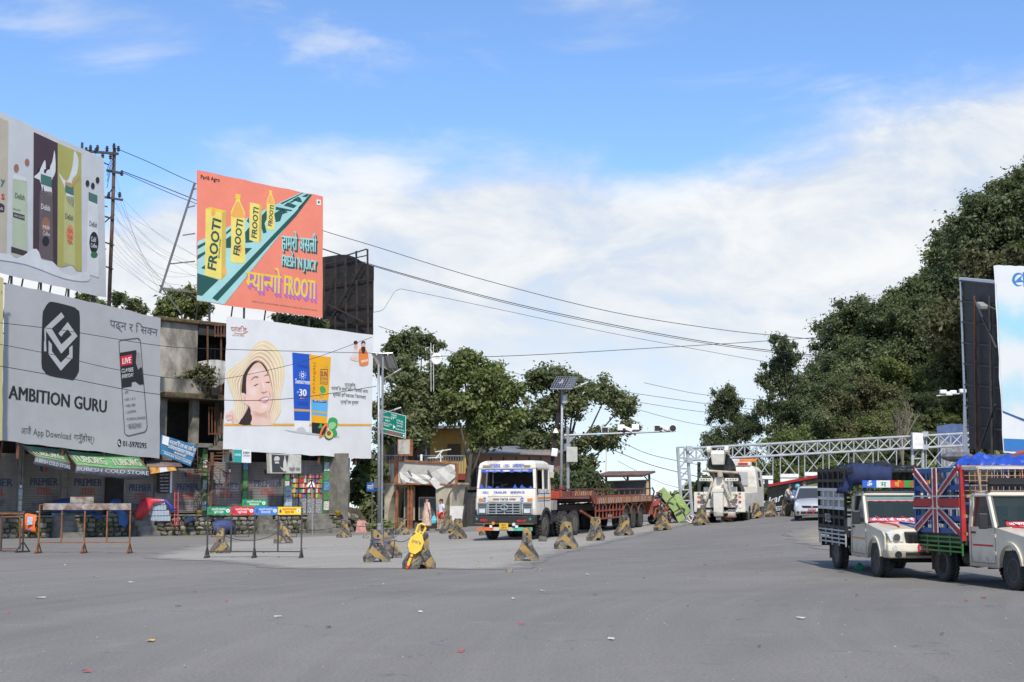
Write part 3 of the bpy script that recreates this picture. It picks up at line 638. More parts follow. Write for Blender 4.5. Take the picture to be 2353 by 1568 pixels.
 for s, x0, y0, x1, y1 in (('पाउनुहोस्',1742,776,1838,780),('पतंज' 'िल सन' 'िस~क~न ' 'िक~मको साथ',1622,806,1950,836),('सूर~यको हा' 'िनकारक ' 'िकरणबाट',1636,860,1934,890),('प्राकृ' 'ितक सुर~क्षा',1706,930,1866,936)):
  b.text(t, s,(x0, y0),(x1, y1),30, INK,1,.008)
 if t.v: t.build('printed_marks', b.root)
sunscreen()
def dark_back():
 b = Board(at(741,97), at(857,93), name='billboard', label='dark rusting sheet metal back of a hoarding behind the orange billboard', cat='billboard')
 sheetm = M('sooty_sheet',(.022,.020,.019),.75, v=.4, s=1.2, d=(.05,.03,.022), da=.4, ds=.7, b=.3, bs=3)
 top = [(735,592),(790,584),(812,588),(836,606),(856,612)]
 xs = [-.0]; cols = 6; rows = 5; q0 = b.px(735,770); q1 = b.px(857,770)
 tz = [b.px(*p) for p in top]
 for i in range(cols):
  for j in range(rows):
   x0 = q0[0]+(q1[0]-q0[0])*i/cols; x1 = q0[0]+(q1[0]-q0[0])*(i+1)/cols
   zt0 = np.interp(x0, [p[0] for p in tz], [p[1] for p in tz]); zt1 = np.interp(x1, [p[0] for p in tz], [p[1] for p in tz])
   zb = q0[1]-1.; f0, f1 = j/rows,(j+1)/rows; mb = MB(); e = .012*((i+j) % 2)
   mb.prism([(x0, zb+(zt0-zb)*f0),(x1, zb+(zt1-zb)*f0),(x1-.01, zb+(zt1-zb)*f1),(x0, zb+(zt0-zb)*f1)], e, e+.02, sheetm); mb.build('sheet_panel', b.root)
 def bar(nm, a, c, w=.08, y=-.2):
  p, r = b.px(*a), b.px(*c); mb = MB(); mb.bar((p[0], y, p[1]),(r[0], y, r[1]), w, w, M('hoarding_iron',(.05,.032,.026),.85, v=.4)); mb.build(nm, b.root)
 for a, c in (((750,782),(750,596)),((776,782),(776,590)),((801,782),(799,588)),((851,780),(850,574)),((826,780),(824,578))): bar('post', a, c,.09)
 for a, c in (((741,610),(846,588)),((741,660),(858,640)),((741,712),(858,700)),((741,747),(858,740))): bar('rail', a, c,.06,-.12)
 for a, c in (((746,775),(846,604)),((752,728),(776,640)),((846,742),(760,700)),((806,588),(851,574))): bar('brace', a, c,.07,-.3)
dark_back()
def yellow_edge():
 b = Board(at(-140,60), at(8,63.5), name='billboard', label='sliver of a faded yellow hoarding at the far left edge', cat='billboard')
 q = panel(b, [(-140,600),(8,640),(5,1012),(-140,1000)], vinyl('faded_yellow',(.62,.56,.27), d=(.55,.3,.2), da=.4), seed=3); frame(b, q, q[3][1]-1.,2,.8)
 b.tr = (0,1100,.5102); b.text(None, 'अ',(2,150),(14,152),26, RED,1)
yellow_edge()
# ------------------------------------------------------------------ the shop row on the left
PLAS = M('grey_plaster',(.30,.28,.25),.9, v=.2, s=1.2, d=(.07,.065,.055), da=.45, ds=.5, b=.4, bs=8, zs=.35)
CEM = M('stained_concrete',(.21,.195,.165),.9, v=.3, s=2, d=(.05,.05,.032), da=.6, ds=.9, b=.5, bs=12)
NEARBLK = M('near_black_matte',(.035,.032,.03),.95, v=.3, b=.3)  # near-black finish with random variation, for rear walls, recesses and cab interiors
SHUT = M('shutter_steel',(.30,.275,.255),.55,.15, v=.2, s=.8, d=(.07,.058,.052), da=.5, ds=.6, zs=.25)  # dirt deepened so the colour also holds shade cast by the boards above
_p1 = G(12,1238); _p2 = G(800,1223); _u = (_p2-_p1); _u.z = 0; _u.normalize()
_A = _p1-_u*4.; FB = Board((_A.x, _A.y,0.),(_p2.x, _p2.y,0.), root=thing('shop_frontage', None, None))   # frame only, removed below
bpy.data.objects.remove(FB.root); FB.root = None
def F3(x, y, yo):                        # local frontage coordinates of a pixel at depth offset yo
 o = FB.yoff; FB.yoff = yo; a = FB.px(x, y); FB.yoff = o; return Vector((a[0], yo, a[1]))
def fthing(name, label, cat, group=None): return thing(name, label, cat,(_A.x, _A.y,0), FB.rz, group)
SY = 1.35                                 # shutters stand this far behind the plinth face
def shop_building(name, label, x0, x1, shutters, pillars, ztop):
 t = fthing(name, label, 'building'); a = F3(x0,1150, SY).x; b = F3(x1,1150, SY).x
 P1(lambda m: m.bb(a, b, SY+.35, SY+4.5,.9, ztop, NEARBLK), 'rear_wall', t)
 P1(lambda m: m.bb(a-.2, b+.2, SY-.35, SY+4.4, ztop+.003, ztop+.22, CEM), 'roof_slab', t)
 edges = []
 for k,(xa, xb, yt, yb, st) in enumerate(shutters):
  u0, u1 = F3(xa, yb, SY).x, F3(xb, yb, SY).x; zb, zt = F3((xa+xb)/2, yb, SY).z, F3((xa+xb)/2, yt, SY).z; edges.append((u0, u1, zb, zt))
  m = MB(); n = int((zt-zb)/.085); pts = []
  for i in range(n):
   z = zb+i*.085
   pts += [(SY+.02, z),(SY-.012, z+.018),(SY-.012, z+.062),(SY+.02, z+.082)]
  m.loft([[(u0, y, z) for y, z in pts], [(u1, y, z) for y, z in pts]], SHUT, cap=False, closed=False)
  m.bb(u0, u1, SY-.03, SY+.03, zb-.09, zb, STEEL)
  s = m.build('rolling_shutter', t)
  P1(lambda m: m.bb(u0-.06, u0, SY-.05, SY+.06, zb-.08, zt, STEEL), 'guide_rail', s); P1(lambda m: m.bb(u1, u1+.06, SY-.05, SY+.06, zb-.08, zt, STEEL), 'guide_rail', s)
  if st:
   navy = M('painted_navy',(.055,.065,.12),.7, v=.25, s=5); red = M('painted_red',(.42,.06,.05),.7, v=.25, s=5)
   w = u1-u0; z = zb+(zt-zb)*st
   qtext('PREMIER',(u0+w*.14, SY-.012, z),(u1-w*.12, SY-.012, z),(u1-w*.12, SY-.012, z+.36),(u0+w*.14, SY-.012, z+.36), navy, s,.006,.04)
   qtext('STEEL',(u0+w*.33, SY-.012, z-.43),(u1-w*.27, SY-.012, z-.43),(u1-w*.27, SY-.012, z-.12),(u0+w*.33, SY-.012, z-.12), red, s,.006,.03)
   qtext('घर तयार हुने',(u0+w*.22, SY-.012, zb+.3),(u1-w*.25, SY-.012, zb+.3),(u1-w*.25, SY-.012, zb+.48),(u0+w*.22, SY-.012, zb+.48), navy, s,.006,.0)
   hx = [(u0+w*.5-.2, z+.75),(u0+w*.5-.2, z+.98),(u0+w*.5-.05, z+.9),(u0+w*.5-.05, z+.62)]
   P1(lambda m: (m.prism(hx, SY-.02, SY-.015, navy), m.prism([(2*(u0+w*.5)-p, q) for p, q in hx], SY-.02, SY-.015, red)), 'painted_emblem', s)
 for xa, xb, m_, posters in pillars:
  u0, u1 = F3(xa,1150, SY-.12).x, F3(xb,1150, SY-.12).x
  pl = P1(lambda m: m.bb(u0, u1, SY-.12, SY+.5,.9, ztop, m_), 'pillar', t)
  rnd = random.Random(int(xa))
  for j in range(posters):
   z = 1.25+j*.55; c = rnd.choice([(.10,.25,.10),(.45,.55,.6),(.12,.30,.55),(.6,.6,.55),(.10,.22,.08),(.05,.25,.24)])
   P1(lambda m: m.bb(u0+.03, u1-.03, SY-.135, SY-.121, z, z+.5, M('poster_%d' % rnd.randint(0,5), c,.6, v=.5, s=9)), 'poster', pl)
 return t, edges
PIL = M('dirty_pillar',(.24,.22,.20),.85, v=.3, s=2, d=(.05,.05,.045), da=.5); GPIL = M('green_pillar',(.06,.15,.05),.7, v=.5, s=6, d=(.3,.35,.3), da=.3, ds=3)
z1 = F3(250,1022, SY).z
L_, eL = shop_building('shop_building', 'low shop building with closed shutters under the grey and drink billboards',-110,470,
 [(-80,40,1040,1174,.42),(53,140,1040,1178,.45),(155,242,1040,1180,.45),(284,354,1066,1180,.45),(394,463,1076,1175,.48)],
 [(-110,-82, PIL,0),(41,52, PIL,2),(141,154, PIL,1),(243,283, NEARBLK,0),(355,393, PIL,0),(464,475, GPIL,5)], z1)
z2 = F3(660,1040, SY).z
R_, eR = shop_building('shop_building', 'shop building with green poster pillars under the white sunscreen billboard',476,800,
 [(477,556,1062,1184,.48),(570,652,1060,1184,.52),(666,742,1058,1086,0)],
 [(557,569, GPIL,5),(653,665, GPIL,4),(743,757, GPIL,5),(784,803, CEM,0)], z2)
def shelves():
 t = R_; q = F3(666,1184, SY); u0, u1 = q.x, F3(742,1184, SY).x; z0, zt = F3(700,1180, SY).z, F3(700,1087, SY).z
 fr = M('shelf_brown',(.10,.05,.04),.7); rnd = random.Random(5)
 lo = P1(lambda m: m.bb(u0, u1, SY+.0, SY+.04, z0, z0+.85, M('grille_speckle',(.30,.30,.31),.6, v=.9, s=14)), 'counter_grille', t)
 P1(lambda m: m.bb(u0, u1, SY+.30, SY+.33, z0, zt, NEARBLK), 'shop_back', t)
 for f in (0,.25,.5,.75,1.):
  P1(lambda m: m.bb(u0+(u1-u0)*f-.03, u0+(u1-u0)*f+.03, SY-.02, SY+.28, z0, zt, fr), 'shelf_upright', t)
 cols = [(.55,.05,.05),(.75,.32,.03),(.10,.40,.08),(.62,.52,.10),(.55,.12,.25),(.65,.62,.55),(.08,.18,.42),(.5,.2,.08)]
 rows = 5; h = (zt-z0-.85)/rows
 for r in range(rows):
  z = z0+.85+h*r; P1(lambda m: m.bb(u0, u1, SY, SY+.28, z-.02, z+.02, fr), 'shelf', t)
  for c in range(4):
   a = u0+(u1-u0)*c/4+.04; w = (u1-u0)/4-.08; k = rnd.randint(3,5)
   for i in range(k):
    cc = rnd.randrange(8)
    P1(lambda m: m.bb(a+w*i/k+.01, a+w*(i+1)/k-.01, SY+.01, SY+.2, z+.021, z+.02+h*rnd.uniform(.6,.88), M('packet_%d' % cc, cols[cc],.4, v=.35, s=20)), 'packet', t)
shelves()
# the plinth: coursed rubble with steps
STONE = [M('rubble_stone_%d' % i, c,.9, v=.25, s=5, d=(.055,.065,.02), da=.55, ds=1.6, b=.5, bs=14) for i, c in enumerate([(.24,.21,.165),(.17,.15,.115),(.31,.27,.21),(.12,.11,.085)])]
def stone_mesh(seed, mats, w=.36, h=.26, d=.22):
 rnd = random.Random(seed); m = MB(); m.ball((0,0,0),(w/2, d/2, h/2), mats,7,4)
 m.v = [Vector((math.copysign(abs(p.x/w*2)**.6*w/2, p.x)*rnd.uniform(.86,1.1), math.copysign(abs(p.y/d*2)**.6*d/2, p.y)*rnd.uniform(.86,1.1), math.copysign(abs(p.z/h*2)**.6*h/2, p.z)*rnd.uniform(.86,1.1))) for p in m.v]
 o = m.build('stone'); me = o.data; bpy.data.objects.remove(o); return me
STM = [stone_mesh(i, STONE[i % 4]) for i in range(10)]
def stone(parent, p, s=(1,1,1), rz=0., k=0, name='stone'):
 o = bpy.data.objects.new(name, STM[k % 10]); COL.objects.link(o); o.parent = parent; o.location = p; o.scale = s; o.rotation_euler = (0, rz,0); return o
def plinth():
 t = fthing('stone_plinth', 'long mossy rubble stone plinth with steps under the shutters', 'plinth'); a, b = F3(-100,1236,0).x, F3(788,1223,0).x; rnd = random.Random(3)
 mort = M('mossy_mortar',(.12,.115,.085),.95, v=.4, s=2, d=(.055,.075,.018), da=.6, ds=1.2, b=.6, bs=10)
 P1(lambda m: m.bb(a, b,.08, SY+.6,-.1,.98, mort), 'core', t); P1(lambda m: m.bb(a, b,-.06, SY+.62,.983,1.05, CEM), 'top_slab', t)
 steps = [(119,168),(297,342),(590,622),(704,752)]; sr = [(F3(p,1225,0).x, F3(q,1225,0).x) for p, q in steps]
 for r in range(4):
  x = a+rnd.uniform(0,.2)
  while x < b-.2:
   w = rnd.uniform(.26,.62)
   if not any(p-.1 < x+w/2 < q+.1 for p, q in sr): stone(t,(x+w/2, rnd.uniform(.03,.07),.12+r*.235),(w/.36*.96, rnd.uniform(.6,1.5), rnd.uniform(.6,1.12)), rnd.uniform(-.22,.22), rnd.randrange(10))
   x += w
 for p, q in sr:
  for k in range(4):
   P1(lambda m: m.bb(p+.01*k, q-.01*k,-.30*(4-k)+.1,.09,.26*k-.02 if k else -.1,.26*(k+1)-.006*k, CEM), 'step', t, bev=.015)
 # plinth dips: dirt drift at the foot
plinth()
P1(lambda m: m.bb(F3(786,1200,0).x, F3(802,1200,0).x,.1,1.2,0, z2, CEM), 'concrete_post', props(fthing('concrete_column', 'stained concrete column at the open end of the shops', 'column')))
def low_wall():
 t = fthing('rubble_bank', 'crumbling rubble bank below the bushes beside the shops', 'bank'); rnd = random.Random(9)
 a, b = F3(792,1222,.2).x, F3(845,1222,.2).x
 P1(lambda m: m.prism([(a,0),(b,0),(b,.7),(b-.6,1.3),(a,1.5)],.3,2.2, M('bank_soil',(.10,.08,.055),.95, v=.4, s=3, b=.8, bs=7)), 'earth', t)
 for k in range(34):
  x = rnd.uniform(a, b); z = rnd.uniform(.08,1.15)*(1-.4*(x-a)/(b-a)); stone(t,(x, rnd.uniform(.18,.3), z),(rnd.uniform(.5,1.1),1, rnd.uniform(.7,1.3)), rnd.uniform(-.5,.5), rnd.randrange(10))
low_wall()
# the old plastered house between the two big billboards
def old_house():
 t = fthing('plaster_house', 'decaying plastered house with a mossy roof slab and barred window', 'house'); yo = 2.6
 wall = M('peeling_plaster',(.40,.365,.295),.9, v=.3, s=.9, d=(.06,.055,.045), da=.8, ds=.7, b=.4, bs=7, zs=.5)
 moss = M('mossy_edge',(.10,.07,.035),.95, v=.5, s=4, d=(.06,.09,.02), da=.5, b=.8, bs=9)
 a, b, c = F3(366,750, yo).x, F3(455,750, yo).x, F3(545,750, yo).x
 zt, zs, zm = F3(410,742, yo).z, F3(410,905, yo).z, F3(410,885, yo).z; zb = 3.6
 P1(lambda m: m.bb(a-3, b, yo, yo+6, zs, zt, wall), 'wall', t)
 P1(lambda m: m.bb(b+.002, c+5, yo+1.3, yo+6, zs, zt-.1, NEARBLK), 'recessed_wall', t)
 P1(lambda m: m.bb(a-.3, c+5.2, yo-.25, yo+6.2, zt, zt+.22, moss), 'roof_slab', t, bev=.06)
 P1(lambda m: m.bb(b+.01, c+5, yo-.1, yo+.15, zt-.55, zt-.003, NEARBLK), 'fascia_beam', t)
 P1(lambda m: m.bb(a, c+4, yo-.75, yo+6, zs-.3, zs-.003, moss), 'floor_slab', t, bev=.06)
 rail = P1(lambda m: m.bb(a-3, b-.05, yo-.72, yo-.6, zs+.0, zs+.75, wall), 'parapet', t)
 P1(lambda m: m.bb(a-3, c+4, yo+2.4, yo+6, zb, zs-.303, NEARBLK), 'lower_rear_wall', t)
 for x in (374,448,508): u = F3(x,950, yo).x; P1(lambda m: m.bb(u-.2, u+.2, yo-.1, yo+.3, zb-.6, zs-.303, CEM), 'column', t)
 for x0, x1, y0, y1, yy in ((473,503,795,872, yo+1.25),(492,512,945,1003, yo+2.35)):
  p, q = F3(x0, y1, yy), F3(x1, y0, yy)
  wn = P1(lambda m: (m.bb(p.x-.08, q.x+.08, yy-.05, yy+.02, p.z-.08, p.z, DARK), m.bb(p.x-.08, q.x+.08, yy-.05, yy+.02, q.z, q.z+.08, DARK), m.bb(p.x-.08, p.x, yy-.05, yy+.02, p.z, q.z, DARK), m.bb(q.x, q.x+.08, yy-.05, yy+.02, p.z, q.z, DARK)), 'window', t)
  for i in range(1,3): P1(lambda m: m.bb(p.x+(q.x-p.x)*i/3-.03, p.x+(q.x-p.x)*i/3+.03, yy-.04, yy, p.z, q.z, STEEL), 'mullion', wn)
  P1(lambda m: m.bb(p.x, q.x, yy+.0, yy+.01, p.z, q.z, glass('dusty_pane',(.06,.06,.06),.25,.9)), 'pane', wn)
 # railings and stair cage
 for y0, y1, xa, xb in ((1090,1030,458,516),(1000,935,480,516),(775,745,494,520)):
  for x in range(xa, xb,7): p, q = F3(x, y0, yo-.3), F3(x, y1, yo-.3); P1(lambda m: m.bar(p, q,.05,.05, RUST), 'railing_bar', t)
  for y in (y0-3, y1+3): p, q = F3(xa, y, yo-.3), F3(xb, y, yo-.3); P1(lambda m: m.bar(p, q,.06,.06, RUST), 'rail', t)
 for x in (477,508): P1(lambda m: m.bar(F3(x,900, yo-.2), F3(x,750, yo-.2),.07,.07, RUST), 'iron_post', t)
 # sagging grey sheet hung below the upper window
 m = MB(); mt = M('grey_tarp',(.42,.42,.41),.8, v=.15, b=.5, bs=5); rows = []
 top = [(455+k*6.3,832-5*math.sin(k*.28)) for k in range(12)]; bot = [(450+k*6.7,870+20*math.sin(k*.28)+3*(k % 2)) for k in range(12)]
 for j in range(6):
  f = j/5; rows.append([F3(p[0]*(1-f)+q[0]*f, p[1]*(1-f)+q[1]*f, yo-.2-.16*math.sin(f*2.6)+.10*math.sin(i*2.1+j*.5)) for i,(p, q) in enumerate(zip(top, bot))])
 m.loft(rows, mt, cap=False, closed=False); m.build('hung_sheet', t, smooth=True)
old_house()
def awnings():
 grn = M('awning_green',(.13,.34,.12),.7, v=.2, s=2, d=(.03,.06,.03), da=.2, b=.3, bs=4); grey = M('valance_grey',(.12,.125,.14),.8, v=.35, s=1.5, d=(.28,.27,.24), da=.35, b=.3, bs=5); crm = ink('awning_cream',(.48,.47,.35))
 def awn(label, back, front, val, words, vt):
  t = fthing('awning', label, 'awning', None); n = len(back); rows = []
  for j in range(5):
   f = j/4; rows.append([F3(p[0]*(1-f)+q[0]*f, p[1]*(1-f)+q[1]*f+2.0*math.sin(f*3.14)+1.3*math.sin(p[0]*.13+f*4),0.*(1-f)-2.9*f) for p, q in zip(back, front)])
  m = MB(); m.loft(rows, grn, cap=False, closed=False); m.build('canopy', t, smooth=True, solid=.012)
  fr = rows[-1]; lo = [F3(q[0], q[1],-2.9+.05*(i % 2)) for i, q in enumerate(val)]
  m = MB(); m.loft([[p+Vector((0,-.01,0)) for p in fr], [(p+q)/2+Vector((0,-.05*(i % 2),0)) for i,(p, q) in enumerate(zip(fr, lo))], lo], grey, cap=False, closed=False); m.build('valance', t, smooth=True, solid=.01)
  for i in (0, n-1): P1(lambda m: m.tube([rows[0][i], rows[-1][i]],.025, RUST), 'frame_arm', t)
  P1(lambda m: m.tube(fr,.02, RUST), 'front_rail', t)
  for i in range(n-1):
   if words:
    a, b2, c, d = rows[3][i], rows[3][i+1], rows[1][i+1], rows[1][i]
    if i % 2 == 0: qtext(words, a.lerp(b2,.1), rows[3][min(i+2, n-1)].lerp(a,.1), rows[1][min(i+2, n-1)].lerp(d,.1), d.lerp(c,.1), crm, t,.03,.05)
  if vt: qtext(vt, lo[0].lerp(fr[0],.35)+Vector((0,-.07,0)), lo[-1].lerp(fr[-1],.35)+Vector((0,-.07,0)), lo[-1].lerp(fr[-1],.75)+Vector((0,-.07,0)), lo[0].lerp(fr[0],.75)+Vector((0,-.07,0)), ink('valance_letters',(.45,.5,.55)), t,.004,.02)
 awn('short left length of the torn green shop awning with grey valance', [(50,1024),(98,1029),(146,1034)], [(82,1050),(122,1058),(160,1066)], [(76,1067),(120,1078),(160,1086)], 'TUBORG', 'SUBESH COLD STORE')
 awn('long green shop awning with cream lettering below the grey billboard', [(150,1035),(195,1040),(242,1044),(288,1048),(318,1051)], [(176,1070),(220,1074),(262,1078),(302,1078),(341,1077)], [(172,1088),(212,1096),(254,1097),(298,1103),(340,1100)], 'TUBORG', 'SUBESH COLD STORE')
 t = fthing('awning', 'small brown half-round tin awning beside the green one', 'awning'); br = M('brown_tin',(.17,.12,.10),.7, v=.2, d=(.09,.06,.05), da=.3)
 rows = [[F3(332+k*4,1058,1.1), F3(408,1059,1.1)] for k in range(1)]+[[F3(336,1064,.5), F3(412,1062,.5)], [F3(338,1073,-.1), F3(420,1073,-.1)]]
 m = MB(); m.loft(rows, br, cap=False, closed=False); m.build('canopy', t, smooth=True, solid=.03)
 sg = M('orange_banner',(.72,.36,.07),.6, v=.6, s=3.5, d=(.6,.08,.05), da=.3, ds=3)
 m = MB(); m.face([F3(343,1074,-.1), F3(346,1089,-.1), F3(406,1081,-.1), F3(402,1074,-.1)], sg); m.build('banner', t, solid=.02)
 m = MB(); m.face([F3(366,1075,-.13), F3(368,1086,-.13), F3(386,1083,-.13), F3(382,1074,-.13)], WHT); m.build('banner_label', t, solid=.01)
awnings()
def small_signs():
 def sgn(label, pts, yo, m_, th=.06, name='shop_sign'):
  t = fthing(name, label, 'sign'); q = [F3(x, y, yo) for x, y in pts]; n = len(q); m = MB(); m.prism([(p.x, p.z) for p in q], yo, yo+th, m_); m.build('panel', t); return t, q
 blue = M('sign_blue',(.035,.17,.32),.55, v=.25, s=2, d=(.3,.4,.5), da=.25)
 t, q = sgn('tilted blue and white lettered sign board beside the grey billboard', [(368,1044),(438,1072),(455,1026),(372,999)],.3, blue)
 f = lambda s, v, d=.02: (q[0]*(1-s)+q[1]*s)*(1-v)+(q[3]*(1-s)+q[2]*s)*v+Vector((0,-d,0))
 P1(lambda m: m.face([f(.02,.55), f(.2,.55), f(.2,.97), f(.02,.97)], WHT), 'white_corner', t)
 for s0, s1, v, h, st in ((.22,.97,.68,.2, 'चन्द्रागिरी नगर बस टर्मिनल'),(.2,.97,.46,.14, 'CHANDRAGIRI BUS TERMINAL'),(.4,.75,.30,.10, 'काठमाडौं'),(.1,.97,.08,.10, 'MICRO BUS TICKET COUNTER')): qtext(st, f(s0, v), f(s1, v), f(s1, v+h), f(s0, v+h), WHT, t,.004,.02)
 for v in (.22,.6): P1(lambda m: m.face([f(.05, v,.012), f(.97, v,.012), f(.97, v+.02,.012), f(.05, v+.02,.012)], WHT), 'rule_line', t)
 t, q = sgn('teal and white shop sign with a man, under the white billboard', [(512,1062),(577,1064),(577,1034),(514,1032)],-.1, WHT)
 tl = ink('sign_teal',(.03,.36,.33)); f = lambda s, v, d=.01: (q[0]*(1-s)+q[1]*s)*(1-v)+(q[3]*(1-s)+q[2]*s)*v+Vector((0,-d,0))
 P1(lambda m: m.face([f(.36,.02), f(.66,.02), f(.66,.98), f(.36,.98)], tl), 'teal_field', t); P1(lambda m: m.face([f(.02,.02), f(.36,.02), f(.36,.98), f(.02,.98)], ink('beach_photo',(.30,.28,.22))), 'photo_field', t)
 P1(lambda m: m.face([f(.2,.05,.014), f(.33,.05,.014), f(.30,.6,.014), f(.26,.85,.014), f(.22,.6,.014)], INK), 'photo_figure', t)
 qtext('DRINK', f(.39,.5,.012), f(.63,.5,.012), f(.63,.68,.012), f(.39,.68,.012), WHT, t,.003,.02); qtext('SUBESH', f(.70,.7,.012), f(.95,.7,.012), f(.95,.85,.012), f(.70,.85,.012), INK, t,.003,.02); qtext('Cold Store', f(.70,.48,.012), f(.96,.48,.012), f(.96,.64,.012), f(.70,.64,.012), INK, t,.003,.01)
 t, q = sgn('black and cream box sign of a bearded man and bottle over the shop', [(621,1088),(692,1088),(692,1046),(619,1042)],-.35, M('sign_cream',(.55,.54,.47),.6, v=.15, d=(.3,.28,.22), da=.3),.28)
 f = lambda s, v, d=.012: (q[0]*(1-s)+q[1]*s)*(1-v)+(q[3]*(1-s)+q[2]*s)*v+Vector((0,-d,0)); sl = ink('slate',(.055,.06,.065)); iv = ink('ivory',(.58,.57,.5))
 P1(lambda m: m.face([f(.06,.05), f(.50,.05), f(.60,.95), f(.06,.95)], sl), 'dark_field', t)
 P1(lambda m: m.face([f(.13,.7,.016), f(.16,.84,.016), f(.25,.88,.016), f(.31,.8,.016), f(.30,.66,.016), f(.14,.64,.016)], iv), 'turban_shape', t); P1(lambda m: m.face([f(.15,.5,.016), f(.29,.5,.016), f(.28,.6,.016), f(.16,.6,.016)], iv), 'face_shape', t)
 P1(lambda m: m.face([f(.41,.1,.016), f(.53,.1,.016), f(.53,.55,.016), f(.49,.8,.016), f(.49,.92,.016), f(.46,.92,.016), f(.46,.8,.016), f(.42,.55,.016)], iv), 'bottle_shape', t); P1(lambda m: m.face([f(.31,.35,.018), f(.45,.2,.018), f(.45,.12,.018), f(.36,.2,.018)], iv), 'hand_shape', t)
 qtext('नाङ्लो पसल', f(.60,.12), f(.96,.12), f(.96,.32), f(.60,.32), INKG, t,.004,.02)
 t, q = sgn('narrow black notice board with white lettering between two shutters', [(363,1133),(390,1133),(390,1084),(363,1086)], SY-.3, INK,.04)
 P1(lambda m: (m.bb(q[1].x, q[1].x+.12, SY-.31, SY-.25, q[1].z, q[2].z, WHT)), 'white_edge', t)
 f = lambda s, v, d=.006: (q[0]*(1-s)+q[1]*s)*(1-v)+(q[3]*(1-s)+q[2]*s)*v+Vector((0,-d,0))
 for v, st in ((.84, 'मदिरा पसल'),(.68, 'कोल्ड ि' 'ड्रंक्स'),(.52, 'चिया नास्ता'),(.36, 'खाना'),(.2, 'खाजा'),(.06, 'पाइन्छ')): qtext(st, f(.15, v), f(.9, v), f(.9, v+.06), f(.15, v+.06), WHT, t,.004)
 for x, y, l in ((48,1118, 'bare light bulb hanging before the leftmost shutters'),(528,1082, 'bare light bulb hanging before the shutter by the stair')):
  t = fthing('light_bulb', l, 'light bulb'); p = F3(x, y,.4); P1(lambda m: m.ball(p,(.06,.06,.09), WHT,8,5), 'bulb', t, smooth=True); P1(lambda m: m.cyl(p+Vector((0,0,.07)), p+Vector((0,0,.16)),.035, BLACK,8), 'socket', t); P1(lambda m: m.cyl(p+Vector((0,0,.16)),(p.x, p.y, z1),.012, BLACK,5), 'flex', t)
small_signs()
def stair():
 t = fthing('iron_stair', 'rusty iron spiral stair in front of a shutter', 'stair'); c = F3(484,1190,.35); top = F3(486,1040,.35).z
 P1(lambda m: m.cyl((c.x,.35,0.),(c.x,.35, top),.10, RUST,10), 'centre_post', t)
 n = 14
 for k in range(n):
  a = R(-150+k*26); z = 1.1+(top-1.3)*k/n; d = Vector((math.cos(a), math.sin(a)*.9,0)); e = Vector((-d.y, d.x,0)); p = Vector((c.x,.35, z))
  P1(lambda m: m.prism([(p.x, p.y),(p.x+d.x*1.0-e.x*.2, p.y+d.y-e.y*.2),(p.x+d.x+e.x*.2, p.y+d.y+e.y*.2)], z, z+.04, DARK, 'z'), 'tread', t)
  q = p+d*.98; P1(lambda m: m.cyl(q, q+Vector((0,0,.85)),.018, RUST,6), 'baluster', t)
 P1(lambda m: m.tube([Vector((c.x,.35,1.95+(top-1.3)*k/n))+Vector((math.cos(R(-150+k*26)), math.sin(R(-150+k*26))*.9,0))*.98 for k in range(n)],.025, RUST), 'handrail', t)
 # crooked flight to the upper floor
 for k in range(9):
  p = F3(456+k*8.0,1090-k*7,-.2); P1(lambda m: m.box(p,(.42,.5,.05), RUST), 'upper_tread', t)
stair()
# ------------------------------------------------------------------ barriers, barricades, poles, shelter
def stripe_mat():
 ma = bpy.data.materials.new('barrier_paint'); ma.use_nodes = True; t = NT(ma.node_tree); p = t.N['Principled BSDF']
 tc = t.n('ShaderNodeTexCoord').outputs['Object']; oi = t.n('ShaderNodeObjectInfo').outputs['Random']; sp = t.n('ShaderNodeSeparateXYZ'); t.L.new(tc, sp.inputs[0])
 off = t.n('ShaderNodeVectorMath', operation='ADD'); t.L.new(tc, off.inputs[0]); cx = t.n('ShaderNodeCombineXYZ'); [t.L.new(t.m('MULTIPLY', oi,37.), cx.inputs[i]) for i in range(3)]; t.L.new(cx.outputs[0], off.inputs[1]); v = off.outputs[0]
 w = t.m('ADD', t.m('ADD', sp.outputs[2], t.m('MULTIPLY', t.m('ADD', sp.outputs[0], t.m('MULTIPLY', sp.outputs[1],.7)), t.m('SUBTRACT', t.m('MULTIPLY', t.m('GREATER_THAN', oi,.45),1.7),.85))), t.m('MULTIPLY', t.noise(v,5,3),.07))
 st = t.m('GREATER_THAN', t.m('FRACT', t.m('ADD', t.m('MULTIPLY', w,2.0), oi)),.5)
 col = t.mix(st,(.045,.046,.05,1),(.42,.265,.06,1))
 col = t.mix(t.ss(t.noise(v,8,7,.7),.47,.60,0,.85), col,(.27,.24,.19,1)); col = t.mix(t.ss(t.noise(v,3,6,.65),.40,.66,0,.85), col,(.11,.10,.085,1))
 col = t.mix(t.ss(sp.outputs[2],.16,.0,0,.55), col,(.17,.155,.13,1))
 t.put(p.inputs['Base Color'], col); p.inputs['Roughness'].default_value = .85
 bp = t.n('ShaderNodeBump'); bp.inputs['Strength'].default_value = .6; bp.inputs['Distance'].default_value = .03; t.L.new(t.noise(v,14,6,.65), bp.inputs['Height']); t.L.new(bp.outputs[0], p.inputs['Normal'])
 return ma
BAR = stripe_mat()
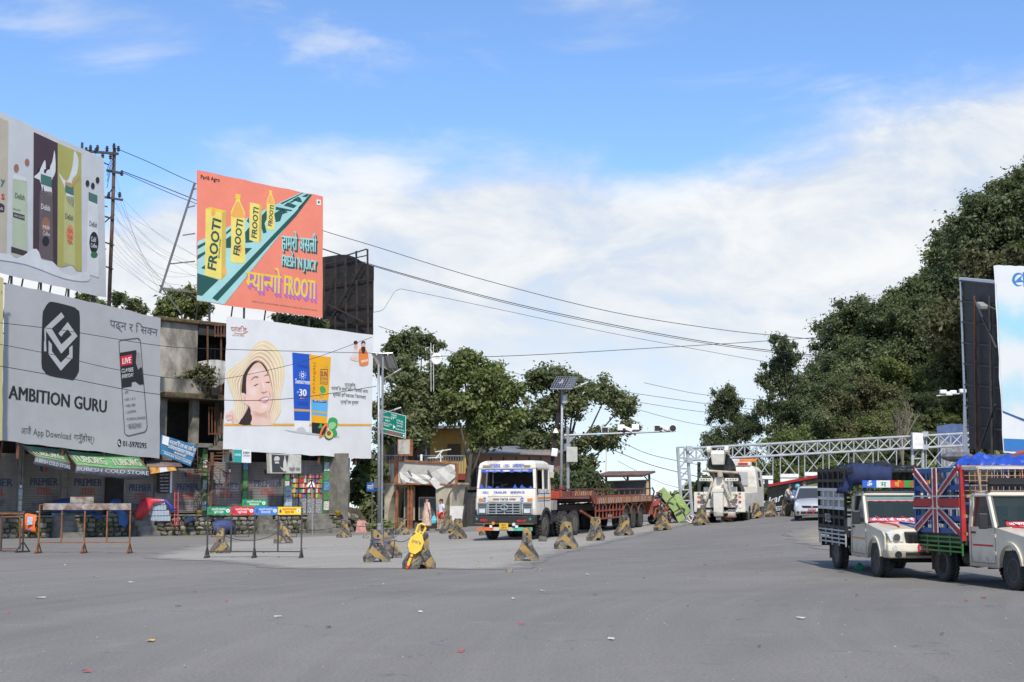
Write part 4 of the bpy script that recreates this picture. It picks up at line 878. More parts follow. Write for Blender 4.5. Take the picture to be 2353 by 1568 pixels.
def barrier_proto(wide):
 L = .62 if wide else .44; m = MB(); rnd = random.Random(7+wide)
 pr = [(-.36,0),(-.13,0),(-.09,.085),(-.03,.11),(.05,.10),(.10,.06),(.12,0),(.36,0),(.37,.14),(.20,.36),(.155,.48),(.125,.80),(.10,.85),(-.10,.85),(-.125,.80),(-.155,.48),(-.20,.36),(-.37,.14)]
 rings = []
 for k in range(4):
  y = -L/2+L*k/3; rings.append([(x*rnd.uniform(.97,1.03), y+rnd.uniform(-.012,.012), z*rnd.uniform(.985,1.015)) for x, z in pr])
 m.loft(rings, BAR); return m
_bp = [barrier_proto(0), barrier_proto(1)]
_bl = []
BARRIERS = [(866,1292,14,0, 'striped concrete barrier tied with blue rope to its neighbour'),(893,1283,10,0, 'narrow striped barrier half hidden behind the rope-tied one'),(963,1307,24,1, 'striped concrete barrier carrying the yellow wheel clamp'),
 (957,1262,5,0, 'barrier peeping out behind the one with the yellow clamp'),(924,1230,15,0, 'yellow and black barrier before the open shelter, left of the women'),(1029,1226,22,0, 'barrier close behind the child in red shorts'),
 (1052,1239,20,0, 'slim barrier standing in front of the child, left of the truck'),(791,1236,15,0, 'blackened barrier below the concrete column'),(506,1272,5,0, 'grimy barrier seen through the left half of the coloured barricade'),
 (651,1249,12,1, 'large mustard barrier seen through the right half of the coloured barricade'),(1210.5,1289,0,0, 'arched-foot barrier in front of the truck bumper'),(1301,1262,25,0, 'weathered barrier by the tractor rear wheels'),(1369,1243,30,0, 'barrier with bright yellow foot beside the trailer deck'),
 (1121,1230,10,0, 'barrier half hidden behind the truck front wheel'),(1433.6,1231,24,0, 'barrier in front of the trailer rear wheels'),(1523,1219,20,0, 'barrier in front of the scrap heap'),(1612,1207,25,0, 'black topped barrier before the recovery truck tail'),
 (1666,1199.5,20,0, 'barrier beneath the recovery truck tow arm'),(1736,1192,18,0, 'barrier beside the recovery truck rear wheels'),(1773,1188,40,0, 'barrier past the recovery truck cab'),(1807,1186,30,0, 'barrier the young man is sitting on')]
for bx, by, yaw, wd, lb in BARRIERS:
 p = G(bx, by); o = _bp[wd].build('concrete_barrier', loc=p, bev=.018, seg=2); _r = random.Random(bx); o.rotation_euler = (R(_r.uniform(-1.5,1.5)), R(_r.uniform(-2,2)), R(yaw)); o.scale = (_r.uniform(.92,1.08) if abs(yaw) < 28 and yaw > 9 else _r.uniform(.8,.95), _r.uniform(.8,1.05), _r.uniform(.92,1.06))
 props(o, lb, 'barrier', 'striped concrete barriers round the island'); _bl.append(o)
 for z in (.70,.45):
  P1(lambda m: m.cyl((0,-.32 if wd else -.235, z),(0,.32 if wd else .235, z),.035, BLACK,8), 'dark_hole_rod', o)  # solid black rod; its ends paint the shade inside the holes
def cable(a, b, sag, r=.012, name='cable', m=BLACK, n=10, label=None, group=None):
 pts = [a.lerp(b, i/n)-Vector((0,0, sag*4*(i/n)*(1-i/n))) for i in range(n+1)]; mb = MB(); mb.tube(pts, r, m,5); o = mb.build(name)
 if label: props(o, label, 'cable', group)
 return o
_V = lambda o, z: Vector(o.location)+Vector((0,0, z))
for i, j, s, l in ((1,3,.25, 'black cable slung from the rope-tied barriers to the clamp barrier'),(8,9,.35, 'black cable sagging between the barriers behind the coloured barricade'),(9,7,.18, 'cable running to the blackened barrier by the column'),(7,4,.15, 'cable passing behind the lamp post'),
     (4,5,.22, 'cable hanging across in front of the women'),(12,14,.16, 'cable strung along the trailer deck'),(14,15,.16, 'cable strung past the trailer rear wheels'),(16,17,.1, 'cable strung under the recovery truck tail'),(17,18,.1, 'cable strung beside the recovery truck')):
 cable(_V(_bl[i],.62), _V(_bl[j],.62), s, label=l, group='cables linking the barriers')
m = MB()
for z in (.62,.52): m.tube([_V(_bl[0], z)+Vector((.21*math.cos(a),.26*math.sin(a),.02*math.sin(a*3))) for a in np.linspace(-2.6,.2,12)]+[_V(_bl[1], z)+Vector((.2,-.1,0)), _V(_bl[1], z)+Vector((.2,.2,0))],.014, M('blue_rope',(.10,.13,.30),.8),5)
props(m.build('rope'), 'blue rope wound round the two barriers by the lamp post', 'rope')
def clamp():
 p = G(940,1309); t = thing('wheel_clamp', 'yellow wheel clamp with octagonal plate and red bands leaning on a barrier', 'wheel clamp', p,0.)
 ye = M('clamp_yellow',(.75,.46,.02),.4, v=.12, d=(.4,.25,.05), da=.2); a = Vector((-.05,-.05,.02)); b = Vector((.26,.16,.92)); d = (b-a).normalized()
 for f0, f1, c in ((0,.08,(.6,.04,.03)),(.08,.28, None),(.28,.32,(.6,.04,.03)),(.32,.48, None),(.48,.52,(.6,.04,.03)),(.52,1., None)): P1(lambda m: m.cyl(a.lerp(b, f0), a.lerp(b, f1),.04, M('clamp_red',(.6,.04,.03),.4) if c else ye,8), 'arm_band' if c else 'arm', t)
 c = a.lerp(b,.67); s = d.cross(Vector((0,-1,0))).normalized(); m = MB(); oc = []
 for k in range(8): g = R(22.5+45*k); oc.append(c+s*.19*math.cos(g)+d*.27*math.sin(g)+Vector((0,-.06,0)))
 m.loft([oc, [q+Vector((0,.03,.0)) for q in oc]], ye); m.build('plate', t)
 h = [a.lerp(b,.92)+s*x+d*z for x, z in ((-.10,0),(-.10,.20),(-.04,.26),(.06,.26),(.10,.18),(.06,.0),(-.10,0))]; m = MB(); m.tube(h,.03, ye,6); m.build('handle_loop', t)
 qtext('ट्राफिक', c-s*.12+Vector((0,-.062,0)), c+s*.12+Vector((0,-.062,0)), c+s*.12+d*.07+Vector((0,-.062,0)), c-s*.12+d*.07+Vector((0,-.062,0)), INKG, t,.006)
clamp()
# --- barricades
def barricade(name, label, xs, yb, ytop, yrail, mat, feet, rz_px=0, ybs=None):
 A = G(xs[0], yb); B_ = G(xs[-1], yb if ybs is None else ybs); b = Board((A.x, A.y, A.z),(B_.x, B_.y), name=name, label=label, cat='barricade')
 zt = b.px(xs[0], ytop)[1]; zr = b.px(xs[0], yrail)[1]; U_ = [b.px(x, yb)[0] for x in xs]
 for i, u in enumerate(U_):
  foot = i in feet; P1(lambda m: m.bb(u-.022, u+.022,-.022,.022,.05 if foot else zr, zt, mat), 'post', b.root)
  if foot:
   P1(lambda m: (m.bar((u,-.33,.03),(u,.33,.03),.06,.05, mat)), 'foot', b.root); P1(lambda m: m.bar((u,-.30,.05),(u,-.01,.36),.03,.03, mat), 'brace', b.root); P1(lambda m: m.bar((u,.30,.05),(u,.01,.36),.03,.03, mat), 'brace', b.root)
 P1(lambda m: m.bar((U_[0],0, zr),(U_[-1],0, zr),.035,.035, mat), 'bottom_rail', b.root); P1(lambda m: m.bar((U_[0],0, zt),(U_[-1],0, zt),.035,.035, mat), 'top_rail', b.root)
 return b, U_, zt, zr
BRU = M('barricade_rust',(.22,.09,.035),.85, v=.4, s=4, d=(.07,.05,.04), da=.4)
b, U_, zt, zr = barricade('street_barricade', 'rusty barricade with a peeling grey top board near the scooter', [87.5,139.6,192.4,244,297],1272,1160,1247, BRU,(0,2,4))
pe = M('peeling_board',(.36,.34,.31),.8, v=.35, s=3, d=(.16,.06,.025), da=.85, ds=3.2)
P1(lambda m: m.bb(U_[0]+.12, U_[-1]+.02,-.05,-.03, b.px(90,1172)[1], b.px(90,1157)[1], pe), 'top_board', b.root); P1(lambda m: m.bb(b.px(162,1158)[0], b.px(216,1158)[0],-.05,-.03, b.px(90,1156)[1], b.px(90,1142)[1], pe), 'upper_board', b.root)
b, U_, zt, zr = barricade('street_barricade', 'dark iron barricade frame cut off at the left edge', [-60,2,52],1268,1180,1265, DARK,(2,), ybs=1270)
BR2 = M('frame_rust',(.17,.08,.04),.85, v=.3)
for p, q in (((3,1188),(46,1188)),((46,1188),(46,1262)),((3,1188),(1,1262)),((1,1261),(46,1262))):
 a, c = b.px(*p), b.px(*q); P1(lambda m: m.bar((a[0],.0, a[1]),(c[0],.0, c[1]),.04,.04, BR2), 'inner_frame_bar', b.root)
P1(lambda m: m.bar((U_[0],-.01, zt),(U_[-1],-.01, zt),.06,.06, BRU), 'rust_cap', b.root)
b, U_, zt, zr = barricade('street_barricade', 'dark barricade with green, red, blue and yellow municipal panels', [475.5,530,584,638,692],1283,1168,1268, DARK,(0,2,4))
cols = [('green',(.02,.27,.09)),('red',(.62,.03,.035)),('blue',(.045,.20,.56)),('yellow',(.78,.56,.03))]; z0, z1_ = b.px(480,1183)[1], b.px(480,1165)[1]
def muni(u0, u1, za, zb, c, st, tc=WHT):
 pn = P1(lambda m: m.bb(u0, u1,-.045,-.028, za, zb, ink('panel_'+c[0], c[1])), 'sign_panel', b.root); w, h = u1-u0, zb-za; y = -.047
 qtext('चन्द्रागिरी नगरपालिका',(u0+w*.2, y, za+h*.58),(u0+w*.8, y, za+h*.58),(u0+w*.8, y, za+h*.8),(u0+w*.2, y, za+h*.8), tc, pn,.003,.02); qtext(st,(u0+w*.3, y, za+h*.2),(u0+w*.7, y, za+h*.2),(u0+w*.7, y, za+h*.46),(u0+w*.3, y, za+h*.46), tc, pn,.003,.02)
 P1(lambda m: m.prism([(u0+w*.89+h*.24*math.cos(k*.524), za+h*.5+h*.24*math.sin(k*.524)) for k in range(12)],-.049,-.046, WHT), 'round_emblem', pn); P1(lambda m: m.prism([(u0+w*.89+h*.13*math.cos(k*.785), za+h*.5+h*.13*math.sin(k*.785)) for k in range(8)],-.051,-.0495, ink('emblem_blue',(.2,.4,.6))), 'emblem_core', pn)
 P1(lambda m: m.prism([(u0+w*.06, za+h*.3),(u0+w*.17, za+h*.3),(u0+w*.15, za+h*.55),(u0+w*.12, za+h*.75),(u0+w*.08, za+h*.55)],-.049,-.046, ink('crest_navy',(.08,.06,.18))), 'crest', pn); P1(lambda m: m.prism([(u0+w*.07, za+h*.26),(u0+w*.16, za+h*.26),(u0+w*.115, za+h*.38)],-.052,-.0495, RED), 'crest_base', pn)
for k in range(4): muni(U_[0]+(U_[4]-U_[0])*k/4-.02+.003*k, U_[0]+(U_[4]-U_[0])*(k+1)/4-.02, z0, z1_, cols[k], ['कुहिने फोहोर', 'नकुहिने फोहोर', 'सिसाजन्य फोहोर', 'धातुजन्य फोहोर'][k], WHT if k < 3 else RED)
muni(b.px(557,1160)[0], b.px(613,1160)[0], z1_+.003, b.px(560,1148)[1], cols[0], 'कार्यालय')
for x0, x1 in ((486,517),(540,572),(648,682)):
 a, c = b.px(x0,1234), b.px(x1,1208)
 P1(lambda m: (m.bb(a[0], c[0],-.01,.01, a[1]-.01, a[1]+.01, DARK), m.bb(a[0], c[0],-.01,.01, c[1]-.01, c[1]+.01, DARK), m.bb(a[0]-.01, a[0]+.01,-.01,.01, a[1], c[1], DARK), m.bb(c[0]-.01, c[0]+.01,-.01,.01, a[1], c[1], DARK)), 'wire_loop', b.root)
# --- pedestrian sign
def ped_sign():
 p = G(718,1230); t = thing('pedestrian_sign', 'triangular red-edged walking pedestrian sign on a grey pole before the shops', 'road sign', p); Y = p.y
 q = lambda x, y: (lambda w: Vector((w.x-p.x, w.y-p.y, w.z-p.z)))(U(x, y, Y)); P1(lambda m: m.cyl((0,0,0), q(716.5,1100),.045, GALV,10), 'pole', t)
 tri = [q(700,1121), q(729,1122), q(717,1094)]; c = sum(tri, Vector())/3; d = Vector((0,-.03,0))
 P1(lambda m: m.loft([[v+d*2 for v in tri], [v+d for v in tri]], M('faded_red',(.50,.10,.09),.5, v=.2)), 'red_border', t, bev=.01); P1(lambda m: m.loft([[c+(v-c)*.72+d*2.3 for v in tri], [c+(v-c)*.72+d*2.02 for v in tri]], WHT), 'white_field', t)
 f = lambda pts, nm: P1(lambda m: m.face([c+Vector((x*.30,-.075, z*.30)) for x, z in pts], INK), nm, t)
 f(circ(.12,.95,.16,10), 'walker_head'); f([(-.1,.75),(.25,.78),(.2,.1),(.0,.1)], 'walker_body'); f([(.0,.12),(.2,.12),(.45,-.75),(.25,-.75),(.1,-.2)], 'walker_leg'); f([(.0,.12),(.18,.12),(-.15,-.35),(-.3,-.8),(-.5,-.75),(-.3,-.25)], 'walker_leg'); f([(-.1,.75),(.05,.7),(-.3,.2),(-.42,.28)], 'walker_arm'); f([(.15,.75),(.28,.75),(.5,.3),(.38,.25)], 'walker_arm')
ped_sign()
# --- solar street lamps
def L3(p, Y): return lambda x, y, dy=0.: (lambda w: Vector((w.x-p.x, w.y-p.y, w.z-p.z)))(U(x, y, Y+dy))
SOLB = M('panel_back',(.16,.165,.17),.5, v=.15); SOLF = M('solar_cells',(.012,.014,.022),.18, v=.3, s=9); SOLR = M('panel_frame',(.55,.55,.54),.4,.5)
def solar_lamp(label, px, py, ptop, quads, arm, front, r0=.10, r1=.055, thin=None, mat=GALV, Y=None):
 p = G(px, py) if Y is None else GX(px, Y); Y = p.y; q = L3(p, Y); t = thing('solar_street_lamp', label, 'street lamp', p)
 P1(lambda m: m.cyl((0,0,0), q(*ptop), r0, mat,12, r1), 'pole', t, smooth=True); P1(lambda m: m.cyl((0,0,0),(0,0,.5), r0*1.5, mat,12, r0*1.15), 'base_flange', t)
 for qd in quads:
  m = MB(); pts = [q(x, y, dy) for x, y, dy in qd]; n = (pts[1]-pts[0]).cross(pts[3]-pts[0]).normalized(); n = n if n.y < 0 else -n
  m.loft([pts, [v-n*.05 for v in pts]], SOLR); pn = m.build('solar_panel', t); c = sum(pts, Vector())/4; ins = [c+(v-c)*.95+n*.008 for v in pts]
  P1(lambda m: m.face(ins, SOLF if front else SOLB), 'cell_sheet' if front else 'back_sheet', pn)
  if front:
   for k in range(1,6): a, b2 = ins[0].lerp(ins[1], k/6), ins[3].lerp(ins[2], k/6); P1(lambda m: m.bar(a+n*.004, b2+n*.004,.015,.004, SOLR), 'grid_line', pn)
   for k in range(1,6): a, b2 = ins[0].lerp(ins[3], k/6), ins[1].lerp(ins[2], k/6); P1(lambda m: m.bar(a+n*.008, b2+n*.008,.015,.004, SOLR), 'grid_line', pn)
  else: P1(lambda m: m.bar(ins[0].lerp(ins[1],.5)+n*.04, ins[3].lerp(ins[2],.5)+n*.04,.06,.05, SOLR), 'support_bar', pn)
 P1(lambda m: m.tube([q(*arm[0]), q(*arm[1])],.03, mat), 'lamp_arm', t); a, b2 = q(*arm[1]), q(*arm[2]); P1(lambda m: m.bar(a, b2,.22,.07, SOLR), 'lamp_head', t, bev=.02)
 return t, q, p
t, q, p = solar_lamp('solar street lamp post with upturned panel beside the white billboard',871.5,1224,(870,838), [], [(879,950),(906,942),(922,937)], False)
P1(lambda m: m.cyl(q(877,1215,.4), q(880,820,.4),.05, GALV,10), 'second_pole', t)
t, q, p = solar_lamp('tilted solar panel lamp on a thin post rising over the green sign',877,1222,(879,822), [[(866,838,.8),(892,851,.8),(879,813,-.8),(853,812,-.8)], [(893,851,.8),(916,853,.8),(902,812,-.8),(880,813,-.8)]], [(880,872),(905,858),(922,848)], False,.06,.05)
def green_sign():
 p = GX(878,79.5); q = L3(p, p.y); t = thing('direction_sign', 'green direction sign with white lettering and arrows on the lamp post', 'road sign', p); gr = ink('road_green',(.0,.20,.13))
 c4_ = [q(876,995,-.3), q(932,1008,.8), q(933,956,.8), q(875,941,-.3)]; n = (c4_[1]-c4_[0]).cross(c4_[3]-c4_[0]).normalized()
 P1(lambda m: m.loft([c4_, [v-n*.04 for v in c4_]], WHT), 'sign_plate', t); cc = sum(c4_, Vector())/4
 f = lambda s, v, d=.004: (c4_[0]*(1-s)+c4_[1]*s)*(1-v)+(c4_[3]*(1-s)+c4_[2]*s)*v+n*d
 P1(lambda m: m.face([f(.02,.22), f(.98,.22), f(.98,.98), f(.02,.98)], gr), 'green_field', t); P1(lambda m: m.face([f(.02,.02), f(.98,.02), f(.98,.19), f(.02,.19)], gr), 'lower_field', t)
 P1(lambda m: (m.face([f(.48,.3,.008), f(.51,.3,.008), f(.51,.78,.008), f(.48,.78,.008)], WHT)), 'arrow_stem', t)
 for s0, v in ((.51,.68),(.51,.38)): P1(lambda m: m.face([f(s0, v-.04,.008), f(s0+.06, v-.02,.008), f(s0+.06, v+.04,.008), f(s0, v+.06,.008)], WHT), 'arrow_branch', t)
 P1(lambda m: m.face([f(.42,.52,.008), f(.48,.5,.008), f(.48,.60,.008), f(.42,.57,.008)], WHT), 'arrow_branch', t)
 for s0, s1, v, h, st in ((.4,.62,.86,.07, 'नागढुङ्गा'),(.4,.62,.78,.05, 'Naubise'),(.05,.44,.68,.08, 'च न पा वडा नं २ को'),(.16,.34,.55,.07, 'कार्यालय'),(.06,.44,.43,.06, 'Ward no. 2 office'),(.1,.34,.34,.06, 'Cha.Na.Pa.'),(.62,.88,.66,.07, 'मितेरी मार्ग'),(.62,.88,.57,.06, 'Miteri Marg'),(.62,.86,.44,.07, 'धुलाबा चोक'),(.58,.92,.30,.06, 'Dhulaba Chowk')): qtext(st, f(s0, v), f(s1, v), f(s1, v+h), f(s0, v+h), WHT, t,.006,.02)
 qtext('चन्द्रागिरी नगरपालिका', f(.2,.05), f(.8,.05), f(.8,.15), f(.2,.15), RED, t,.006,.03); P1(lambda m: m.face([f(s, v,.008) for s, v in circ(.92,.1,.035,10,.05)], WHT), 'round_emblem', t); P1(lambda m: m.face([f(.04,.05,.008), f(.1,.05,.008), f(.07,.17,.008)], RED), 'crest', t)
 for y in (960,983): P1(lambda m: m.bar(q(864, y,-.25), q(890, y+4,.05),.05,.05, GALV), 'bracket', t)
green_sign()
# --- the old shelter
def shelter():
 A = at(866,82.5); B_ = at(1052,79.5); b = Board((A[0], A[1], gz(*A)), B_, name='bus_shelter', label='abandoned cream roadside shelter with arched sides and a torn rusty signboard', cat='shelter'); t = b.root
 crm = M('cream_plaster',(.45,.40,.29),.85, v=.2, s=1.5, d=(.16,.13,.09), da=.4, ds=.8, b=.3); rusty = M('orange_rust',(.30,.11,.045),.85, v=.4, s=4, d=(.4,.3,.2), da=.3)
 K = lambda x, y: b.px(x, y); zt = K(960,1061)[1]
 # sign box: two faces meeting at a rusty corner post
 fad = M('faded_banner',(.50,.48,.42),.7, v=.12, d=(.10,.115,.12), da=.34, ds=.9, b=.4, bs=3); torn = M('torn_white',(.62,.60,.54),.8, v=.12, d=(.3,.2,.12), da=.2, b=.6, bs=4)
 c0, c1, c2 = K(864,1110), K(911,1112), K(1050,1114); t0, t1, t2 = K(862,1060), K(911,1058), K(1050,1066)
 P1(lambda m: m.loft([[(c0[0],1.4, c0[1]),(c1[0],0, c1[1]),(c1[0],.06, c1[1]),(c0[0],1.46, c0[1])], [(t0[0],1.4, t0[1]),(t1[0],0, t1[1]),(t1[0],.06, t1[1]),(t0[0],1.46, t0[1])]], fad), 'side_banner', t)
 P1(lambda m: m.loft([[(c1[0],0, c1[1]),(c2[0],0, c2[1]),(c2[0],.06, c2[1]),(c1[0],.06, c1[1])], [(t1[0],0, t1[1]),(t2[0],0, t2[1]),(t2[0],.06, t2[1]),(t1[0],.06, t1[1])]], fad), 'front_banner', t)
 P1(lambda m: m.bb(c1[0]-.12, c1[0]+.12,-.08,.1, c1[1]-.05, t1[1]+.1, rusty), 'corner_post', t)
 for a, d, nm in ((c1, c2, 'lower_rim'),(t1, t2, 'upper_rim')): P1(lambda m: m.bar((a[0],-.04, a[1]),(d[0],-.04, d[1]),.10,.10, rusty), nm, t)
 P1(lambda m: m.bar((c2[0],-.04, c2[1]),(t2[0],-.04, t2[1]),.10,.1, rusty), 'end_rim', t); P1(lambda m: m.bar((t0[0],1.38, t0[1]),(t1[0],-.04, t1[1]),.10,.1, rusty), 'upper_rim', t); P1(lambda m: m.bar((c0[0],1.38, c0[1]),(c1[0],-.04, c1[1]),.10,.1, rusty), 'lower_rim', t)
 m = MB(); top = [(919,1084),(935,1085),(950,1088),(968,1090),(985,1092),(1005,1080),(1020,1074),(1034,1068),(1046,1066)]; bot = [(929,1115),(938,1109),(955,1111),(975,1113),(990,1112),(1006,1125),(1022,1118),(1036,1108),(1051,1094)]
 m.loft([[(K(x, y)[0],-.05-.06*(i % 2), K(x, y)[1]) for i,(x, y) in enumerate(top)], [(K((x+u)/2,(y+v)/2)[0],-.10-.05*((i+1) % 2), K((x+u)/2,(y+v)/2)[1]) for i,((x, y),(u, v)) in enumerate(zip(top, bot))], [(K(x, y)[0],-.06-.07*(i % 2), K(x, y)[1]) for i,(x, y) in enumerate(bot)]], torn, cap=False, closed=False); m.build('torn_banner', t)
 for x in (940,985): m = MB(); z = K(x,1082); m.tube([(z[0],-.08, z[1]),(z[0]+.15,-.12, z[1]-.15),(z[0]+.3,-.1, z[1]-.35),(z[0]+.2,-.13, z[1]-.5)],.05, INKG,5); m.build('torn_strip', t)
 # arched side walls
 def arch(xo, xi, sgn, nm):
  o0 = K(xo,1222)[0]; zt_ = K(960,1114)[1]; m = MB(); pts = [(o0,0),(o0, zt_)]; e = K(xi,1115)[0]
  for k in range(9): a = R(90*k/8); pts.append((o0+(e-o0)*(1-.82*math.sin(a)), zt_*(math.cos(a)**.9) if k < 8 else 0))
  m.prism(pts,.12,1.5, crm); m.build(nm, t)
 arch(880,920,1, 'arched_wall'); arch(1030,1044,-1, 'arched_wall')
 x0, x1 = K(882,1200)[0], K(1040,1200)[0]; zt_ = K(960,1114)[1]
 mm = MB(); e0, e1 = K(985,1115)[0], K(1040,1115)[0]; ar = [(e0, zt_),(e1+.2, zt_)]+[(K(1012,1222)[0]+(e1+.2-K(1012,1222)[0])*(1-math.cos(R(90*k/8)))**1.2*.9, zt_*(1-k/8)) for k in range(9)][::-1]
 P1(lambda m: m.prism([(K(1004,1222)[0],0),(K(1019,1222)[0],0),(K(1018,1190)[0], K(1,1190)[1]),(K(1022,1160)[0], K(1,1160)[1]),(K(1030,1140)[0], K(1,1140)[1]),(K(1046,1116)[0], zt_),(K(1000,1116)[0], zt_)],.02,.5, crm), 'arched_wall', t)
 P1(lambda m: m.bb(x0, x1,1.3,1.45,0, zt_, NEARBLK), 'back_wall', t); P1(lambda m: m.bb(x0-.1, x1+.1,.1,1.5, zt_, zt_+.1, crm), 'ceiling', t); P1(lambda m: m.bb(x0, x1,.1,1.4,0,.12, CEM), 'floor_slab', t)
 tile = M('glossy_board',(.10,.115,.115),.25, v=.35, s=1.2)
 for xa, xb, ya, yb in ((944,1003,1196,1142),(910,935,1196,1117)):
  a, c = K(xa, ya), K(xb, yb); P1(lambda m: m.bb(a[0], c[0],.75,.8, a[1], c[1], crm), 'board_frame', t); P1(lambda m: m.bb(a[0]+.08, c[0]-.08,.73,.749, a[1]+.08, c[1]-.08, tile), 'display_board', t)
 for x in (908,935,942): u = K(x,1200)[0]; P1(lambda m: m.bb(u-.06, u+.06,.1,.22,.12, zt_, rusty), 'rusty_post', t)
 a, c = K(945,1216), K(1000,1199); P1(lambda m: m.bb(a[0], c[0],.4,.9, a[1]-.05, c[1]-.1, NEARBLK), 'bench', t)
 # roof bits: small sign, antenna, pipes
 bx = thing('box_sign', 'small faded box sign with brown frame standing on the shelter roof', 'sign', t.location, b.rz); a, c = K(901,1048), K(932,1008)
 P1(lambda m: m.bb(a[0], c[0],.5,.72, a[1], c[1], rusty), 'frame', bx); P1(lambda m: m.bb(a[0]+.08, c[0]-.06,.48,.499, a[1]+.1, c[1]-.04, fad), 'faded_face', bx); P1(lambda m: m.cyl(((a[0]+c[0])/2,.6, zt),((a[0]+c[0])/2,.6, a[1]),.05, STEEL), 'stand', bx)
 an = thing('tv_antenna', 'bent white aerial frame on the shelter roof', 'antenna', t.location, b.rz)
 for p, q2, w in (((999,1062),(998,1040),.05),((988,1053),(1004,1034),.08),((970,1052),(1004,1050),.05),((986,1038),(1022,1032),.05)): a, c = K(*p), K(*q2); P1(lambda m: m.bar((a[0],.6, a[1]),(c[0],.6, c[1]), w, w, WHITE), 'aerial_bar', an)
 pp = thing('vent_pipe', 'short white pipe stub on the shelter roof', 'pipe', t.location, b.rz); a = K(954,1062); P1(lambda m: m.cyl((a[0],.6, a[1]-.3),(a[0],.6, K(954,1044)[1]),.07, WHITE,8), 'pipe', pp)
 s2 = thing('blue_sign', 'blue and grey street plate fixed behind the lamp post', 'sign', t.location, b.rz); a, c = K(857,1130), K(895,1109); P1(lambda m: m.bb(a[0], c[0],-.6,-.55, a[1], c[1], ink('plate_blue',(.03,.12,.35))), 'plate', s2); c2_ = K(895,1101); P1(lambda m: m.bb(K(875,1120)[0], c2_[0],-.63,-.601, K(875,1122)[1], c2_[1], M('plate_grey',(.2,.19,.18),.6)), 'grey_patch', s2); m = MB(); m.bar((a[0]+.4,-.57, a[1]),(a[0]+.4,-.57,0.),.06,.06, STEEL); m.build('post', s2)
 qtext('सवारी',(a[0]+.06,-.605, a[1]+.12),(a[0]+.5,-.605, a[1]+.12),(a[0]+.5,-.605, a[1]+.38),(a[0]+.06,-.605, a[1]+.38), WHT, s2,.004)
 # leaning board to the right
 lb = thing('leaning_board', 'pale board leaning on a barrier beside the shelter', 'board', G(1052,1222)); q = L3(Vector(lb.location), lb.location.y); P1(lambda m: m.loft([[q(1033,1196,-.3), q(1062,1196,-.3), q(1068,1163,0), q(1034,1163,0)], [q(1033,1196,-.25), q(1062,1196,-.25), q(1068,1163,.05), q(1034,1163,.05)]], M('pale_board',(.44,.42,.37),.7, v=.15, d=(.3,.27,.22), da=.3)), 'panel', lb); P1(lambda m: m.bar(q(1062,1200,-.3), q(1069,1160,0),.08,.06, DARK), 'edge', lb); P1(lambda m: m.bar((-.2,.1,0), q(1048,1166,.1),.05,.05, DARK), 'prop', lb)
shelter()
def hut():
 A = at(1042,84); B_ = at(1112,82); b = Board((A[0], A[1], gz(*A)), B_, name='tin_hut', label='low white tin hut with a barred door behind the truck', cat='hut'); t = b.root; K = b.px
 wt = M('hut_white',(.52,.52,.51),.6, v=.15, d=(.2,.17,.13), da=.35); bl = M('hut_blue',(.03,.06,.16),.6, v=.25)
 x0, xm, x1 = K(1044,1200)[0], K(1071,1200)[0], K(1112,1200)[0]; z = K(1060,1132)[1]
 P1(lambda m: m.bb(x0, x1,.03,2.2,0, z, wt), 'wall', t); P1(lambda m: m.loft([[(x0-.2,-.2, z+.05),(x1+.2,-.2, z+.16),(x1+.2,2.4, z+.05),(x0-.2,2.4, z)], [(x0-.2,-.2, z+.11),(x1+.2,-.2, z+.22),(x1+.2,2.4, z+.11),(x0-.2,2.4, z+.06)]], DARK), 'roof_sheet', t)
 P1(lambda m: m.bb(xm, xm+.8,0,.029,.05, z-.25, NEARBLK), 'door_opening', t)
 for k in range(7): P1(lambda m: m.cyl((xm+.06+k*.11,-.02,.05),(xm+.06+k*.11,-.02, z-.25),.014, STEEL,6), 'door_bar', t)
 P1(lambda m: m.bb(x0+.05, xm-.04,-.01,.028,.02,.75, bl), 'blue_skirt', t); P1(lambda m: m.bb(xm+.85, x1,-.01,.028,.02,1.0, bl), 'blue_skirt', t)
hut()
